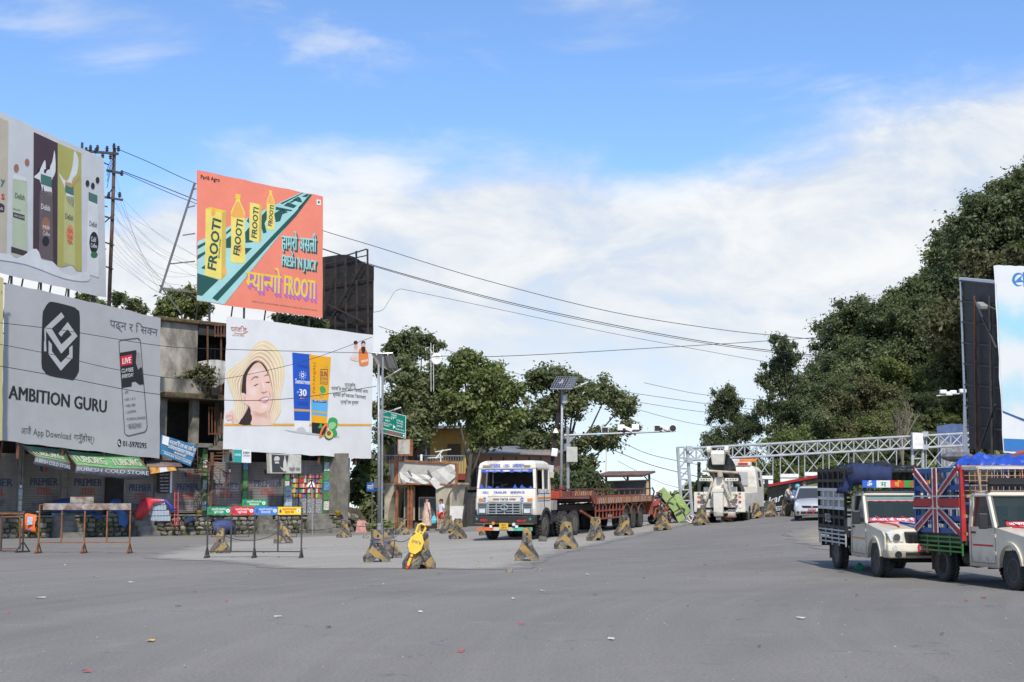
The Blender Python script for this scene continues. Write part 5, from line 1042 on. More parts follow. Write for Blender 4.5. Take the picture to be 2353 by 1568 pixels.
# ------------------------------------------------------------------ vehicles (built nose towards -Y, root on the ground under the front axle)
TYRE = M('tyre_rubber',(.035,.034,.033),.85, v=.25, d=(.14,.125,.10), da=.35, ds=4)
RIMD = M('dusty_rim',(.26,.225,.18),.7, v=.25, s=5); RIMS = M('grey_rim',(.20,.20,.20),.45,.6, v=.2)
CHAS = M('chassis_black',(.03,.028,.026),.8, v=.3, d=(.09,.07,.05), da=.3)
def wheel(parent, c, Rr, w, rim=RIMD, lugs=26, face=1, name='wheel'):
 o = bpy.data.objects.new(name, None); COL.objects.link(o); o.parent = parent; o.location = c; o.empty_display_size = .1
 k = (Rr, w, lugs, face, rim.name)
 if k not in _W:
  m = MB(); h = w/2
  m.lathe([(Rr*.62,-h*.8),(Rr*.80,-h),(Rr*.95,-h*.92),(Rr,-h*.6),(Rr, h*.6),(Rr*.95, h*.92),(Rr*.80, h),(Rr*.62, h*.8)], TYRE,28, ax='x')
  for i in range(lugs):
   a = 2*math.pi*i/lugs
   for sx in (-1,1): m.box((sx*h*.5,(Rr+.004)*math.cos(a+sx*.06),(Rr+.004)*math.sin(a+sx*.06)),(h*.7, Rr*.13,.03), TYRE, Matrix.Rotation(a-math.pi/2+0,3, 'X'))
  ty = m.build('tyre', smooth=True); f = face; m = MB()
  m.lathe([(Rr*.62, h*.8*f),(Rr*.60, h*.82*f),(Rr*.54, h*.55*f),(Rr*.36, h*.15*f),(Rr*.30, h*.2*f),(Rr*.22, h*.55*f),(Rr*.16, h*.7*f),(.01, h*.72*f)], rim,20, ax='x')
  for i in range(8): a = i*math.pi/4; m.cyl((h*.2*f, Rr*.28*math.cos(a), Rr*.28*math.sin(a)),(h*.38*f, Rr*.28*math.cos(a), Rr*.28*math.sin(a)), Rr*.03, rim,6)
  rm = m.build('rim', smooth=False); _W[k] = (ty.data, rm.data); bpy.data.objects.remove(ty); bpy.data.objects.remove(rm)
 for nm, me in zip(('tyre', 'rim'), _W[k]): x = bpy.data.objects.new(nm, me); COL.objects.link(x); x.parent = o
 return o
_W = {}
def place(t, p, rz, L):                   # sit a vehicle on the slope
 a = Vector((math.sin(-rz)*L, math.cos(rz)*L)); zr = gz(p.x+a.x, p.y+a.y)
 t.location = (p.x, p.y, gz(p.x, p.y)); t.rotation_euler = (math.atan2(zr-gz(p.x, p.y), L),0, rz)
def lamp(parent, c, r, col, name='lamp', ax=(0,-1,0), th=.03): P1(lambda m: m.cyl(Vector(c), Vector(c)+Vector(ax)*th, r, col,12), name, parent)
LENS = M('lamp_glass',(.62,.64,.64),.12, v=.1, spec=.7); ORNG = M('amber_lens',(.70,.22,.03),.3); REDL = M('red_lens',(.55,.03,.03),.3)
def arc(cx, cz, r, a0, a1, n=10): return [(cx+r*math.cos(R(a0+(a1-a0)*i/n)), cz+r*math.sin(R(a0+(a1-a0)*i/n))) for i in range(n+1)]
def tata():
 t = thing('tractor_truck', 'weathered white tractor truck with no windscreen glass, hitched to a rusty trailer', 'truck'); rz = R(-20); O = Vector((.2,56.3,0)); place(t, O, rz,4)
 cw = M('truck_white',(.74,.69,.58),.45, v=.06, s=2, d=(.34,.24,.15), da=.36, ds=1.6, coat=.15, mud=1.2); gry = M('grille_grey',(.30,.33,.34),.5, v=.12, d=(.2,.16,.12), da=.25); blue = ink('truck_blue',(.05,.11,.50)); hw = 1.21; f = -1.3
 P1(lambda m: m.loft([[(-hw+.02, f+.05,.95),(hw-.02, f+.05,.95),(hw-.02, f+.12,.95),(-hw+.02, f+.12,.95)], [(-hw, f,1.2),(hw, f,1.2),(hw, f+.1,1.2),(-hw, f+.1,1.2)], [(-hw, f+.01,1.68),(hw, f+.01,1.68),(hw, f+.12,1.68),(-hw, f+.12,1.68)], [(-hw, f+.05,1.96),(hw, f+.05,1.96),(hw, f+.15,1.96),(-hw, f+.15,1.96)]], cw), 'front_panel', t, bev=.03)
 for s in (-1,1): P1(lambda m: m.loft([[(s*(hw-.09), f+.05,1.97),(s*hw, f+.05,1.97),(s*hw, f+.17,1.97),(s*(hw-.09), f+.17,1.97)], [(s*(hw-.16), f+.17,2.72),(s*(hw-.03), f+.17,2.72),(s*(hw-.03), f+.32,2.72),(s*(hw-.16), f+.32,2.72)]], cw), 'front_pillar', t, bev=.02)
 def ring(z, ix, y0, y1): return [(-hw+ix, y0, z),(hw-ix, y0, z),(hw-ix, y1, z),(-hw+ix, y1, z)]
 P1(lambda m: m.loft([ring(2.70,.03, f+.16,.55), ring(2.80,.03, f+.14,.56), ring(2.96,.07, f+.2,.52), ring(3.05,.22, f+.42,.35)], cw), 'roof', t, bev=.05, seg=3)
 for s in (-1,1):
  sd = [(f+.11,.97),(-.62,.97)]+arc(0,.52,.66,148,20,10)+[(.62,1.0),(.57,1.0),(.57,1.95),(f+.13,1.95)]
  P1(lambda m: m.prism(sd, s*(hw-.045), s*hw, cw, 'x'), 'side_panel', t)
  for y0, y1, nm in ((f+.2, f+.33, 'door_pillar'),(-.30,-.20, 'door_pillar'),(.40,.57, 'rear_pillar')): P1(lambda m: m.loft([[(s*(hw-.05), y0,1.951),(s*hw, y0,1.951),(s*hw, y1,1.951),(s*(hw-.05), y1,1.951)], [(s*(hw-.08), y0+.05,2.70),(s*(hw-.03), y0+.05,2.70),(s*(hw-.03), y1+(.03 if y1 < .5 else 0),2.70),(s*(hw-.08), y1,2.70)]], cw), nm, t)
  P1(lambda m: m.face([(s*(hw-.05),-.2,1.96),(s*(hw-.05),.4,1.96),(s*(hw-.06),.4,2.69),(s*(hw-.06),-.2,2.69)], glass('cab_glass',(.03,.035,.035),.08,.8)), 'quarter_glass', t)
  P1(lambda m: m.tube([(s*hw*1.005,-.24,1.9),(s*hw*1.03,-.26,1.2),(s*hw*1.005,-.26,1.05)],.012, DARK), 'door_seam', t)
  P1(lambda m: (m.cyl((s*(hw+.03), f+.22,1.75),(s*(hw+.03), f+.14,2.72),.02, BLACK,6), m.cyl((s*(hw+.03), f+.14,2.72),(s*(hw-.05), f+.3,2.75),.02, BLACK,6), m.cyl((s*(hw+.03), f+.22,1.75),(s*(hw-.02), f+.28,1.72),.02, BLACK,6)), 'grab_bar', t)
  P1(lambda m: m.prism(arc(0,.52,.72,160,5,12)+arc(0,.52,.60,5,160,12), s*(hw-.30), s*(hw+.02), CHAS, 'x'), 'mudguard', t)
  P1(lambda m: m.bb(s*(hw+.001), s*(hw+.006),-1.05,.55,1.56,1.64, ink('stripe_orange',(.70,.28,.05))), 'orange_stripe', t)
  for z in (1.48,1.76): P1(lambda m: m.bb(s*(hw+.001), s*(hw+.005),-1.0,.5, z, z+.03, blue), 'pinstripe', t)
  wheel(t,(s*1.03,0,.52),.52,.30, face=s)
  for y in (2.45,3.86): wheel(t,(s*1.06, y,.52),.52,.28, face=s); wheel(t,(s*.72, y,.52),.52,.28, face=s)
  P1(lambda m: m.bb(s*.32, s*.42,.3,4.7,.72,.95, CHAS), 'chassis_rail', t)
  P1(lambda m: m.bb(s*.5, s*1.08,.85,1.75,.6,1.1, CHAS), 'fuel_tank', t, bev=.08)
  P1(lambda m: m.bb(s*.5, s*1.15,1.0,1.55,1.11,1.5, M('grey_box',(.3,.28,.25),.7, v=.2)), 'tool_box', t)
 P1(lambda m: m.bb(-1.16,1.16,.50,.57,.95,2.72, cw), 'back_wall', t); P1(lambda m: m.bb(-1.15,1.15,.42,.49,1.0,2.65, NEARBLK), 'rear_trim', t); P1(lambda m: m.bb(-1.15,1.15, f+.16,.45,.9,1.05, NEARBLK), 'cab_floor', t)
 P1(lambda m: m.bb(-1.12,1.12, f+.17, f+.45,1.6,1.93, M('dash_grey',(.10,.10,.10),.7)), 'dashboard', t, bev=.04)
 for x in (-.55,.55): P1(lambda m: (m.box((x,-.05,1.45),(.6,.55,.15), NEARBLK), m.box((x,.22,1.8),(.6,.12,.6), NEARBLK)), 'seat', t)
 m = MB(); m.tube([(-.55+.24*math.cos(k*math.pi/8), f+.55+.1*math.sin(k*math.pi/8),2.02+.2*math.sin(k*math.pi/8)) for k in range(17)],.018, BLACK); m.build('steering_wheel', t)
 # remains of the windscreen sunstrip and broken lower film
 z0 = 2.62; P1(lambda m: m.loft([[(x, f+.155-.0*abs(x),2.70),(x, f+.135, z0-.03*((i*7) % 3)*.5)] for i, x in enumerate(np.linspace(-1.06,1.06,19))], blue, cap=False, closed=False), 'sun_strip', t)
 P1(lambda m: m.loft([[(x, f+.07,1.97),(x, f+.075,1.99+.09*max(0, math.sin(i*1.7))*((i*5) % 3))] for i, x in enumerate(np.linspace(-1.1,1.1,25))], blue, cap=False, closed=False), 'broken_film', t)
 qtext('हर मैदान फतेह',(-.85, f+.13,2.63),(-.25, f+.13,2.63),(-.25, f+.14,2.69),(-.85, f+.14,2.69), WHT, t,.01); qtext('ਨਿਰਭਉ ਨਿਰਵੈਰ',(.3, f+.13,2.63),(.9, f+.13,2.63),(.9, f+.14,2.69),(.3, f+.14,2.69), WHT, t,.01)
 P1(lambda m: m.prism(circ(0,2.655,.16,12,.03), f+.118, f+.122, WHT), 'strip_badge', t)
 for a, c in (((-.25, f+.06,1.93),(-.75, f+.03,1.70)),((.05, f+.1,2.15),(-.55, f+.08,1.95))): P1(lambda m: m.cyl(a, c,.014, BLACK,6), 'wiper', t)
 # face: badges, lamps, grille
 for x in (-.85,.85): P1(lambda m: m.bb(x-.13, x+.13, f+.11, f+.16,2.81,2.88, M('marker_amber',(.35,.26,.12),.5)), 'roof_marker', t, bev=.01)
 y = f+.14
 for st, x0, x1, z, h, b_ in (('GOODS',-.70,-.25,2.87,.06,.06),('ALL INDIA',-.72,-.26,2.79,.06,.05),('GS',-.07,.07,2.82,.08,.03),('CARRIAGE',.25,.72,2.87,.06,.06),('PERMIT',.25,.72,2.79,.06,.05)): qtext(st,(x0, y, z),(x1, y, z),(x1, y+.02, z+h),(x0, y+.02, z+h), blue, t,.012, b_)
 P1(lambda m: m.tube([(.13*math.cos(a), y-.012,2.86+.06*math.sin(a)) for a in np.linspace(0,6.28,17)],.006, blue,5), 'oval_ring', t)
 qtext('GILL',(-.95, f+.02,1.79),(-.68, f+.02,1.79),(-.68, f+.03,1.87),(-.95, f+.03,1.87), blue, t,.012,.04); qtext('TRAILER',(-.50, f+.02,1.79),(.05, f+.02,1.79),(.05, f+.03,1.87),(-.50, f+.03,1.87), blue, t,.012,.04); qtext('SERVICE',(.20, f+.02,1.79),(.78, f+.02,1.79),(.78, f+.03,1.87),(.20, f+.03,1.87), blue, t,.012,.04)
 qtext('TATA',(-.22, f,1.52),(.12, f,1.52),(.12, f,1.61),(-.22, f,1.61), INK, t,.012,.04)
 for x in (-.38,.29): P1(lambda m: (m.bb(x-.13, x+.13, f-.012, f-.004,1.575,1.59, INK), m.bb(x-.13, x+.13, f-.012, f-.004,1.54,1.552, RED)), 'badge_bar', t)
 for x in (-.86,.68): P1(lambda m: (m.tube([(x+.06*math.cos(a), f-.008,1.56+.06*math.sin(a)) for a in np.linspace(.4,2.74+3.14-.0,14)],.012, blue,5), m.bb(x-.008, x+.008, f-.012, f-.004,1.47,1.66, blue)), 'khanda_emblem', t)
 P1(lambda m: m.bb(-.72,.68, f-.004, f+.0,1.675,1.682, DARK), 'panel_seam', t)
 for x in (-1.0,1.0): P1(lambda m: m.bb(x-.10, x+.10, f-.02, f+.02,1.5,1.6, ORNG), 'indicator', t)
 P1(lambda m: m.bb(-.70,.66, f-.03, f-.002,.98,1.45, CHAS), 'grille_recess', t)
 for k in range(5): P1(lambda m: m.bb(-.68,.64, f-.07, f-.031,1.0+k*.095,1.035+k*.095, gry), 'grille_slat', t, bev=.008)
 for x in (-.68,-.36,-.02,.32,.62): P1(lambda m: m.bb(x-.02, x+.02, f-.065, f-.032,.99,1.44, gry), 'grille_upright', t)
 P1(lambda m: m.bb(-.72,.68, f-.06, f-.005,1.43,1.48, gry), 'grille_rim', t); P1(lambda m: (m.tube([(-.02+.14*math.cos(a), f-.09,1.25+.10*math.sin(a)) for a in np.linspace(0,6.28,19)],.022, gry,6), m.bb(-.03,-.01, f-.1, f-.08,1.16,1.31, gry)), 'grille_badge', t)
 for x in (-.94,.90):
  P1(lambda m: m.bb(x-.21, x+.21, f-.02, f+.01,1.0,1.46, gry), 'headlamp_panel', t, bev=.02); P1(lambda m: m.bb(x-.16, x+.14, f-.035, f-.021,1.03,1.20, DARK), 'lamp_recess', t); P1(lambda m: m.bb(x-.13, x+.12, f-.05, f-.036,1.04,1.19, LENS), 'headlamp', t, bev=.02)
  for k in range(3): P1(lambda m: m.bb(x-.17, x+.17, f-.035, f-.021,1.25+k*.06,1.28+k*.06, DARK), 'vent_slot', t)
 bl = M('bumper_black',(.025,.024,.024),.5, v=.3, d=(.10,.09,.07), da=.3)
 P1(lambda m: m.bb(-1.27,1.25, f-.16, f+.12,.62,.93, bl), 'bumper', t, bev=.03); P1(lambda m: m.bb(-1.2,1.2, f-.165, f-.161,.625,.635, M('yellow_line',(.6,.4,.05),.6)), 'bumper_line', t)
 qtext('SPEED',(-.98, f-.16,.72),(-.66, f-.16,.72),(-.66, f-.16,.81),(-.98, f-.16,.81), RED, t,.006,.05); qtext('40 K.M',(.52, f-.16,.70),(.86, f-.16,.70),(.86, f-.16,.79),(.52, f-.16,.79), RED, t,.006,.05)
 for x in (-1.12,1.06): P1(lambda m: m.prism([(x-.08,.86),(x,.76),(x+.08,.86),(x+.03,.82),(x,.88),(x-.03,.82)], f-.168, f-.162, ink('lotus_green',(.05,.35,.25))), 'lotus_mark', t)
 P1(lambda m: m.bb(-.68,.52, f-.168, f-.161,.72,.88, CHAS), 'bumper_slot', t)
 for x0, x1, c in ((-1.13,-.45,(.62,.16,.05)),(-.45,.35,(.55,.52,.46)),(.35,1.12,(.10,.45,.32))): P1(lambda m: m.bb(x0+.001, x1-.001, f-.12, f-.06,.37,.50, M('flag_bar_%d' % int(x0*100), c,.55, v=.15)), 'underrun_bar', t)
 P1(lambda m: m.bb(-.19,.17, f-.19, f-.168,.42,.66, ink('plate_yellow',(.72,.42,.03))), 'number_plate', t); qtext('NL01',(-.10, f-.19,.555),(.09, f-.19,.555),(.09, f-.19,.625),(-.10, f-.19,.625), INK, t,.004,.02); qtext('L3010',(-.12, f-.19,.455),(.11, f-.19,.455),(.11, f-.19,.525),(-.12, f-.19,.525), INK, t,.004,.02)
 lamp(t,(-.44, f-.16,.65),.065, ORNG, 'fog_lamp'); lamp(t,(.40, f-.16,.61),.065, LENS, 'fog_lamp')
 for x in (-.55,.5): P1(lambda m: m.bb(x-.05, x+.05, f-.15, f-.09,.48,.58, WHITE), 'tow_lug', t)
 qtext('31',(hw,-.95,1.78),(hw,-.75,1.78),(hw,-.75,1.9),(hw,-.95,1.9), INKG, t,.006); qtext('623',(hw,0,1.78),(hw,.25,1.78),(hw,.25,1.9),(hw,0,1.9), INKG, t,.006)
 for k in range(2): P1(lambda m: m.cyl((0,2.45+1.41*k,.52),(1.0,2.45+1.41*k,.52),.1, CHAS,8), 'axle', t); P1(lambda m: m.cyl((-1.0,2.45+1.41*k,.52),(0,2.45+1.41*k,.52),.1, CHAS,8), 'axle', t)
 P1(lambda m: m.bb(-.9,.9,-.08,.08,.42,.62, CHAS), 'front_axle', t); P1(lambda m: m.bb(-.5,.5,2.8,3.7,.96,1.12, CHAS), 'fifth_wheel', t); P1(lambda m: m.ball((0,-.3,.6),(.38,.5,.3), CHAS,10,6), 'engine_sump', t)
 # ---- the low trailer
 r = thing('low_trailer', 'long rusty red low-bed trailer with striped edge beams behind the truck', 'trailer'); place(r, O, rz,14); red = M('trailer_red',(.27,.07,.042),.75, v=.25, s=2, d=(.10,.05,.035), da=.45, ds=1.3); dk = M('trailer_brown',(.13,.062,.045),.8, v=.3, d=(.05,.04,.035), da=.4); crm = ink('stripe_cream',(.52,.44,.33))
 for s in (-1,1):
  X0, X1 = s*1.16, s*1.26
  P1(lambda m: m.prism([(1.9,1.62),(5.9,1.62),(6.35,1.28),(6.6,1.28),(6.3,1.85),(1.9,1.85)], X0, X1, red, 'x'), 'gooseneck_beam', r); P1(lambda m: m.bb(X0, X1,6.61,16.4,1.25,1.56, red), 'edge_beam', r)
  yy = 3.6
  while yy < 16.2:
   z0, z1 = (1.65,1.82) if yy < 6 else (1.28,1.53)
   if not 6 <= yy < 6.7: P1(lambda m: m.prism([(yy, z0),(yy+.10, z0),(yy+.22, z1),(yy+.12, z1)], s*1.2602, s*1.2645, crm if int(yy*10) % 14 < 10 else ink('stripe_amber',(.6,.25,.05)), 'x'), 'painted_chevron', r)
   yy += .27
  for k in range(9): yk = 6.7+k*.55; P1(lambda m: m.bb(s*1.19, s*1.24, yk-.03, yk+.03,.58,1.249, red), 'side_frame_upright', r)
  for z in (.58,.92): P1(lambda m: m.bb(s*1.185, s*1.245,6.67,11.15, z, z+.07, red), 'side_frame_rail', r)
  P1(lambda m: m.bar((s*1.1,4.9,1.0),(s*1.1,6.7,.62),.08,.08, red), 'gooseneck_brace', r)
  for k in range(14): P1(lambda m: m.tube([(s*1.27,3.4+k*.9,1.6 if k < 3 else 1.24),(s*1.30,3.42+k*.9,1.54 if k < 3 else 1.18),(s*1.28,3.46+k*.9,1.56 if k < 3 else 1.2)],.012, STEEL,5), 'rope_hook', r)
  for yk in (11.75,13.1,14.45): wheel(r,(s*1.05, yk,.5),.5,.26, face=s); wheel(r,(s*.74, yk,.5),.5,.26, face=s)
  for yk in (11.75,13.1,14.45): P1(lambda m: m.prism(arc(yk,.55,.68,165,15,8)+arc(yk,.55,.63,15,165,8), s*.6, s*1.24, dk, 'x'), 'wheel_arch', r)
  for k in range(11): yk = 6.7+k*.95; P1(lambda m: m.bb(s*1.19, s*1.23, yk-.025, yk+.025,1.57,1.86, dk), 'guard_post', r)
  P1(lambda m: m.bb(s*1.18, s*1.24,6.6,16.3,1.86,1.92, dk), 'guard_rail', r)
  P1(lambda m: m.bb(s*.35, s*.5,2.0,16.0,.95,1.24, CHAS), 'main_beam', r)
 P1(lambda m: m.bb(-1.15,1.15,1.9,6.2,1.70,1.80, dk), 'gooseneck_deck', r); P1(lambda m: m.bb(-1.15,1.15,6.3,16.4,1.36,1.50, dk), 'deck', r)
 P1(lambda m: m.bb(-1.26,1.26,16.41,16.55,.6,1.56, red), 'tail_frame', r)
 P1(lambda m: m.bb(-1.15,1.15,1.85,1.899,1.55,1.86, M('neck_red',(.45,.06,.03),.6, v=.2)), 'front_plate', r)
 qtext('47',(1.262,2.9,1.64),(1.262,3.15,1.64),(1.262,3.15,1.82),(1.262,2.9,1.82), INK, r,.004,.03)
tata()
# ---------------------------------------------------------------- pickups
def pickup(p, rz, label, scheme):
 t = thing('pickup_truck', label, 'pickup truck', group='pickups parked at the verge'); place(t, p, rz,3.05)
 iv = M('ivory_paint_'+scheme,(.68,.62,.49) if scheme == 'flag' else (.64,.59,.47),.32, v=.05, s=1.5, d=(.36,.30,.22), da=.25, ds=2.2, coat=.3, mud=.75); blk = M('trim_black',(.02,.02,.02),.45, v=.2); hw = .83; f = -.76
 # nose
 def rg(y, w, z0, z1, r=.10): return [(-w, y, z0),(-w, y, z1-r),(-w+r*.7, y, z1-.015),(-w*.5, y, z1+.01),(0, y, z1+.02),(w*.5, y, z1+.01),(w-r*.7, y, z1-.015),(w, y, z1-r),(w, y, z0)]
 P1(lambda m: m.loft([rg(f+.06,.66,.74,.99), rg(f+.16,.74,.72,1.045), rg(-.2,.79,.72,1.09), rg(.3,.815,.72,1.13), rg(.62,.82,.72,1.16)], iv), 'bonnet', t, smooth=False, bev=.015)
 P1(lambda m: m.loft([[(-.78, f-.04,.44),(.78, f-.04,.44),(.82, f+.3,.44),(-.82, f+.3,.44)], [(-.80, f-.07,.60),(.80, f-.07,.60),(.83, f+.3,.6),(-.83, f+.3,.6)], [(-.79, f-.02,.76),(.79, f-.02,.76),(.83, f+.3,.76),(-.83, f+.3,.76)]], iv), 'front_bumper', t, bev=.035, seg=3)
 P1(lambda m: m.bb(-.42,.42, f-.085, f-.045,.50,.57, blk), 'air_intake', t)
 for x in (-.58,.58): lamp(t,(x, f-.055,.52),.075, blk, 'fog_recess', th=.02); lamp(t,(x*1.13, f-.045,.655),.055, LENS, 'fog_lamp')
 # grille with slots
 P1(lambda m: m.loft([[(-.36, f-.01,.74),(.36, f-.01,.74),(.36, f+.1,.74),(-.36, f+.1,.74)], [(-.41, f+.0,1.0),(.41, f+.0,1.0),(.41, f+.12,1.0),(-.41, f+.12,1.0)]], blk), 'grille', t, bev=.02)
 for k in range(6):
  x = -.29+k*.116; P1(lambda m: m.bb(x-.035, x+.035, f-.03, f-.012,.77,.96, M('grille_slot',(.006,.006,.006),.5)), 'grille_slot', t, bev=.012)
 P1(lambda m: m.prism([(-.10,.95),(-.03,.87),(0,.92),(.03,.87),(.10,.95),(.06,.84),(0,.88),(-.06,.84)], f-.045, f-.032, GALV), 'grille_badge', t)
 for s in (-1,1):
  P1(lambda m: m.loft([[(s*.42, f+.03,.77),(s*.70, f+.05,.79),(s*.70, f+.14,.79),(s*.42, f+.12,.77)], [(s*.43, f+.03,.98),(s*.78, f+.14,1.0),(s*.78, f+.2,1.0),(s*.43, f+.12,.98)]], LENS), 'headlamp', t, bev=.03)
  lamp(t,(s*.58, f+.04,.88),.075, M('lamp_bowl',(.35,.36,.36),.1,.8), 'headlamp_bowl', th=.03)
  # wings and doors as one side skin with the wheel arch cut out
  sd = [(f+.08,.62)]+arc(0,.40,.44,165,5,10)+[(.48,.38),(1.72,.38),(1.72,1.15),(.62,1.15),(f+.22,1.0),(f+.08,.9)]
  P1(lambda m: m.prism(sd, s*(hw-.035), s*hw, iv, 'x'), 'side_skin', t)
  P1(lambda m: m.prism(arc(0,.40,.49,172,0,12)+arc(0,.40,.43,0,172,12), s*(hw-.1), s*(hw+.035), iv, 'x'), 'wheel_arch_flare', t)
  P1(lambda m: m.prism(arc(0,.40,.42,180,0,8), s*.5, s*(hw-.04), CHAS, 'x'), 'wheel_well', t)
  for yk in (.60,1.62): P1(lambda m: m.bb(s*(hw+.0005), s*(hw+.004), yk-.006, yk+.006,.46,1.14, blk), 'door_gap', t)
  P1(lambda m: m.bb(s*(hw+.0005), s*(hw+.004),.606,1.614,.455,.465, blk), 'door_gap', t)
  P1(lambda m: m.bb(s*(hw+.001), s*(hw+.025),1.42,1.56,1.02,1.06, blk), 'door_handle', t)
  for z in (.62,.95): P1(lambda m: m.bb(s*(hw+.001), s*(hw+.02),.56,.64, z, z+.07, iv), 'hinge', t, bev=.01)
  # pillars and side glass
  P1(lambda m: m.loft([[(s*(hw-.05),.60,1.15),(s*hw,.60,1.15),(s*hw,.70,1.15),(s*(hw-.05),.70,1.15)], [(s*(hw-.13),.96,1.74),(s*(hw-.06),.96,1.74),(s*(hw-.06),1.04,1.74),(s*(hw-.13),1.04,1.74)]], iv), 'front_pillar', t)
  P1(lambda m: m.loft([[(s*(hw-.05),1.60,1.151),(s*hw,1.60,1.151),(s*hw,1.72,1.151),(s*(hw-.05),1.72,1.151)], [(s*(hw-.13),1.58,1.74),(s*(hw-.06),1.58,1.74),(s*(hw-.06),1.72,1.74),(s*(hw-.13),1.72,1.74)]], iv), 'rear_pillar', t)
  P1(lambda m: m.face([(s*(hw-.02),.74,1.16),(s*(hw-.02),1.6,1.16),(s*(hw-.085),1.58,1.735),(s*(hw-.085),1.03,1.735)], glass('side_glass',(.02,.022,.022),.06,.75)), 'door_glass', t)
  P1(lambda m: m.loft([[(s*(hw+.10),.66,1.12),(s*(hw+.27),.68,1.12),(s*(hw+.27),.74,1.12),(s*(hw+.10),.72,1.12)], [(s*(hw+.10),.66,1.42),(s*(hw+.27),.68,1.42),(s*(hw+.27),.74,1.42),(s*(hw+.10),.72,1.42)]], blk), 'door_mirror', t, bev=.02); P1(lambda m: m.cyl((s*(hw-.01),.72,1.16),(s*(hw+.15),.69,1.14),.02, blk,6), 'mirror_arm', t)
  P1(lambda m: m.bb(s*(hw+.004), s*(hw+.008),.70,1.55,.78,.815, ink('door_tape',(.65,.35,.06)) if scheme != 'flag' else RED), 'door_tape', t)
  wheel(t,(s*.70,0,.365),.365,.24, RIMS,30, s); wheel(t,(s*.70,3.05,.365),.365,.24, RIMS,30, s)
  P1(lambda m: m.bb(s*.42, s*.82,3.52,3.54,.22,.82, M('mud_flap',(.10,.075,.05),.9, v=.25)), 'mud_flap', t)
  P1(lambda m: m.bb(s*.30, s*.38,.4,3.9,.50,.62, CHAS), 'chassis_rail', t)
 P1(lambda m: m.loft([[(-.77,.96,1.735),(.77,.96,1.735),(.77,1.74,1.735),(-.77,1.74,1.735)], [(-.76,.94,1.79),(.76,.94,1.79),(.76,1.75,1.79),(-.76,1.75,1.79)], [(-.66,1.06,1.845),(.66,1.06,1.845),(.66,1.68,1.845),(-.66,1.68,1.845)]], iv), 'roof', t, bev=.03, seg=3)
 P1(lambda m: m.bb(-.8,.8,1.68,1.72,.45,1.74, iv), 'cab_rear', t); P1(lambda m: m.bb(-.78,.78,.45,1.68,.42,.5, CHAS), 'cab_floor', t)
 wg = [(-.76,.625,1.165),(.76,.625,1.165),(.70,.965,1.735),(-.70,.965,1.735)]
 P1(lambda m: m.face(wg, glass('windscreen_glass',(.035,.05,.045),.05,.62)), 'windscreen', t)
 for a, c in ((0,1),(1,2),(2,3),(3,0)): P1(lambda m: m.bar(Vector(wg[a])+Vector((0,-.006,0)), Vector(wg[c])+Vector((0,-.006,0)),.035,.02, blk), 'windscreen_seal', t)
 P1(lambda m: m.bb(-.74,.74,.66,.95,1.0,1.17, M('dash_dark',(.03,.03,.03),.7)), 'dashboard', t)
 for x in (-.38,.38): P1(lambda m: (m.box((x,1.2,.8),(.5,.5,.16), NEARBLK), m.box((x,1.5,1.2),(.48,.14,.7), NEARBLK)), 'seat', t)
 m = MB(); m.tube([(-.38+.18*math.cos(k*math.pi/7),1.0,1.16+.17*math.sin(k*math.pi/7)) for k in range(15)],.016, BLACK); m.build('steering_wheel', t)
 F_ = lambda a, b_, d=.012: Vector(wg[0]).lerp(Vector(wg[1]), a).lerp(Vector(wg[3]).lerp(Vector(wg[2]), a), b_)+Vector((0,-d*.9, d*.5))
 if scheme == 'flag': strips = [('अलमाया फालाहारी',.12,.9,.02,.15, RED, WHT),('सुनाखरी',.55,.98,.86,.97, RED, WHT)]
 else: strips = [('ॐ आर. के. माण्डवी राधे राधे',.02,.98,.02,.15, ink('strip_pink',(.5,.05,.12)), WHT)]
 for st, a0, a1, b0, b1, mc, tc in strips:
  P1(lambda m: m.face([F_(a0, b0), F_(a1, b0), F_(a1, b1), F_(a0, b1)], mc), 'windscreen_strip', t); qtext(st, F_(a0+.03, b0+.02,.014), F_(a1-.03, b0+.02,.014), F_(a1-.03, b1-.02,.014), F_(a0+.03, b1-.02,.014), tc, t,.005,.02)
 if scheme != 'flag':
  P1(lambda m: m.face([F_(.01,.83), F_(.99,.83), F_(.99,.99), F_(.01,.99)], M('teal_film',(.10,.19,.17),.3)), 'sun_film', t); m = MB()
  m.loft([[F_(k/20,.83), F_(k/20,.78+.03*abs(math.sin(k*1.1)))] for k in range(21)], ink('pink_lace',(.7,.15,.18)), cap=False, closed=False); m.build('lace_fringe', t)
 for x in (-.35,.3): P1(lambda m: m.cyl(F_(.5+x*.6,.0), F_(.32+x*.6,.22),.012, ink('wiper_red',(.45,.03,.04)) if scheme != 'flag' else BLACK,6), 'wiper', t)
 # number plate, bonnet ribbons
 P1(lambda m: m.bb(-.16,.24, f-.10, f-.072,.585,.725, RED), 'number_plate', t); qtext('बा.प्र. ०१',(-.13, f-.10,.61),(.21, f-.10,.61),(.21, f-.10,.70),(-.13, f-.10,.70), WHT, t,.004,.02)
 for x, c in ((-.45,(.5,.03,.04)),(0,(.05,.08,.45)),(.42,(.05,.3,.12))): m = MB(); m.tube([(x-.15,.35,1.165),(x,.05,1.15),(x+.06,-.25,1.12),(x+.04,-.42,1.09)],.018, ink('ribbon_%d' % int(x*100+50), c),4); m.build('bonnet_stripe', t)
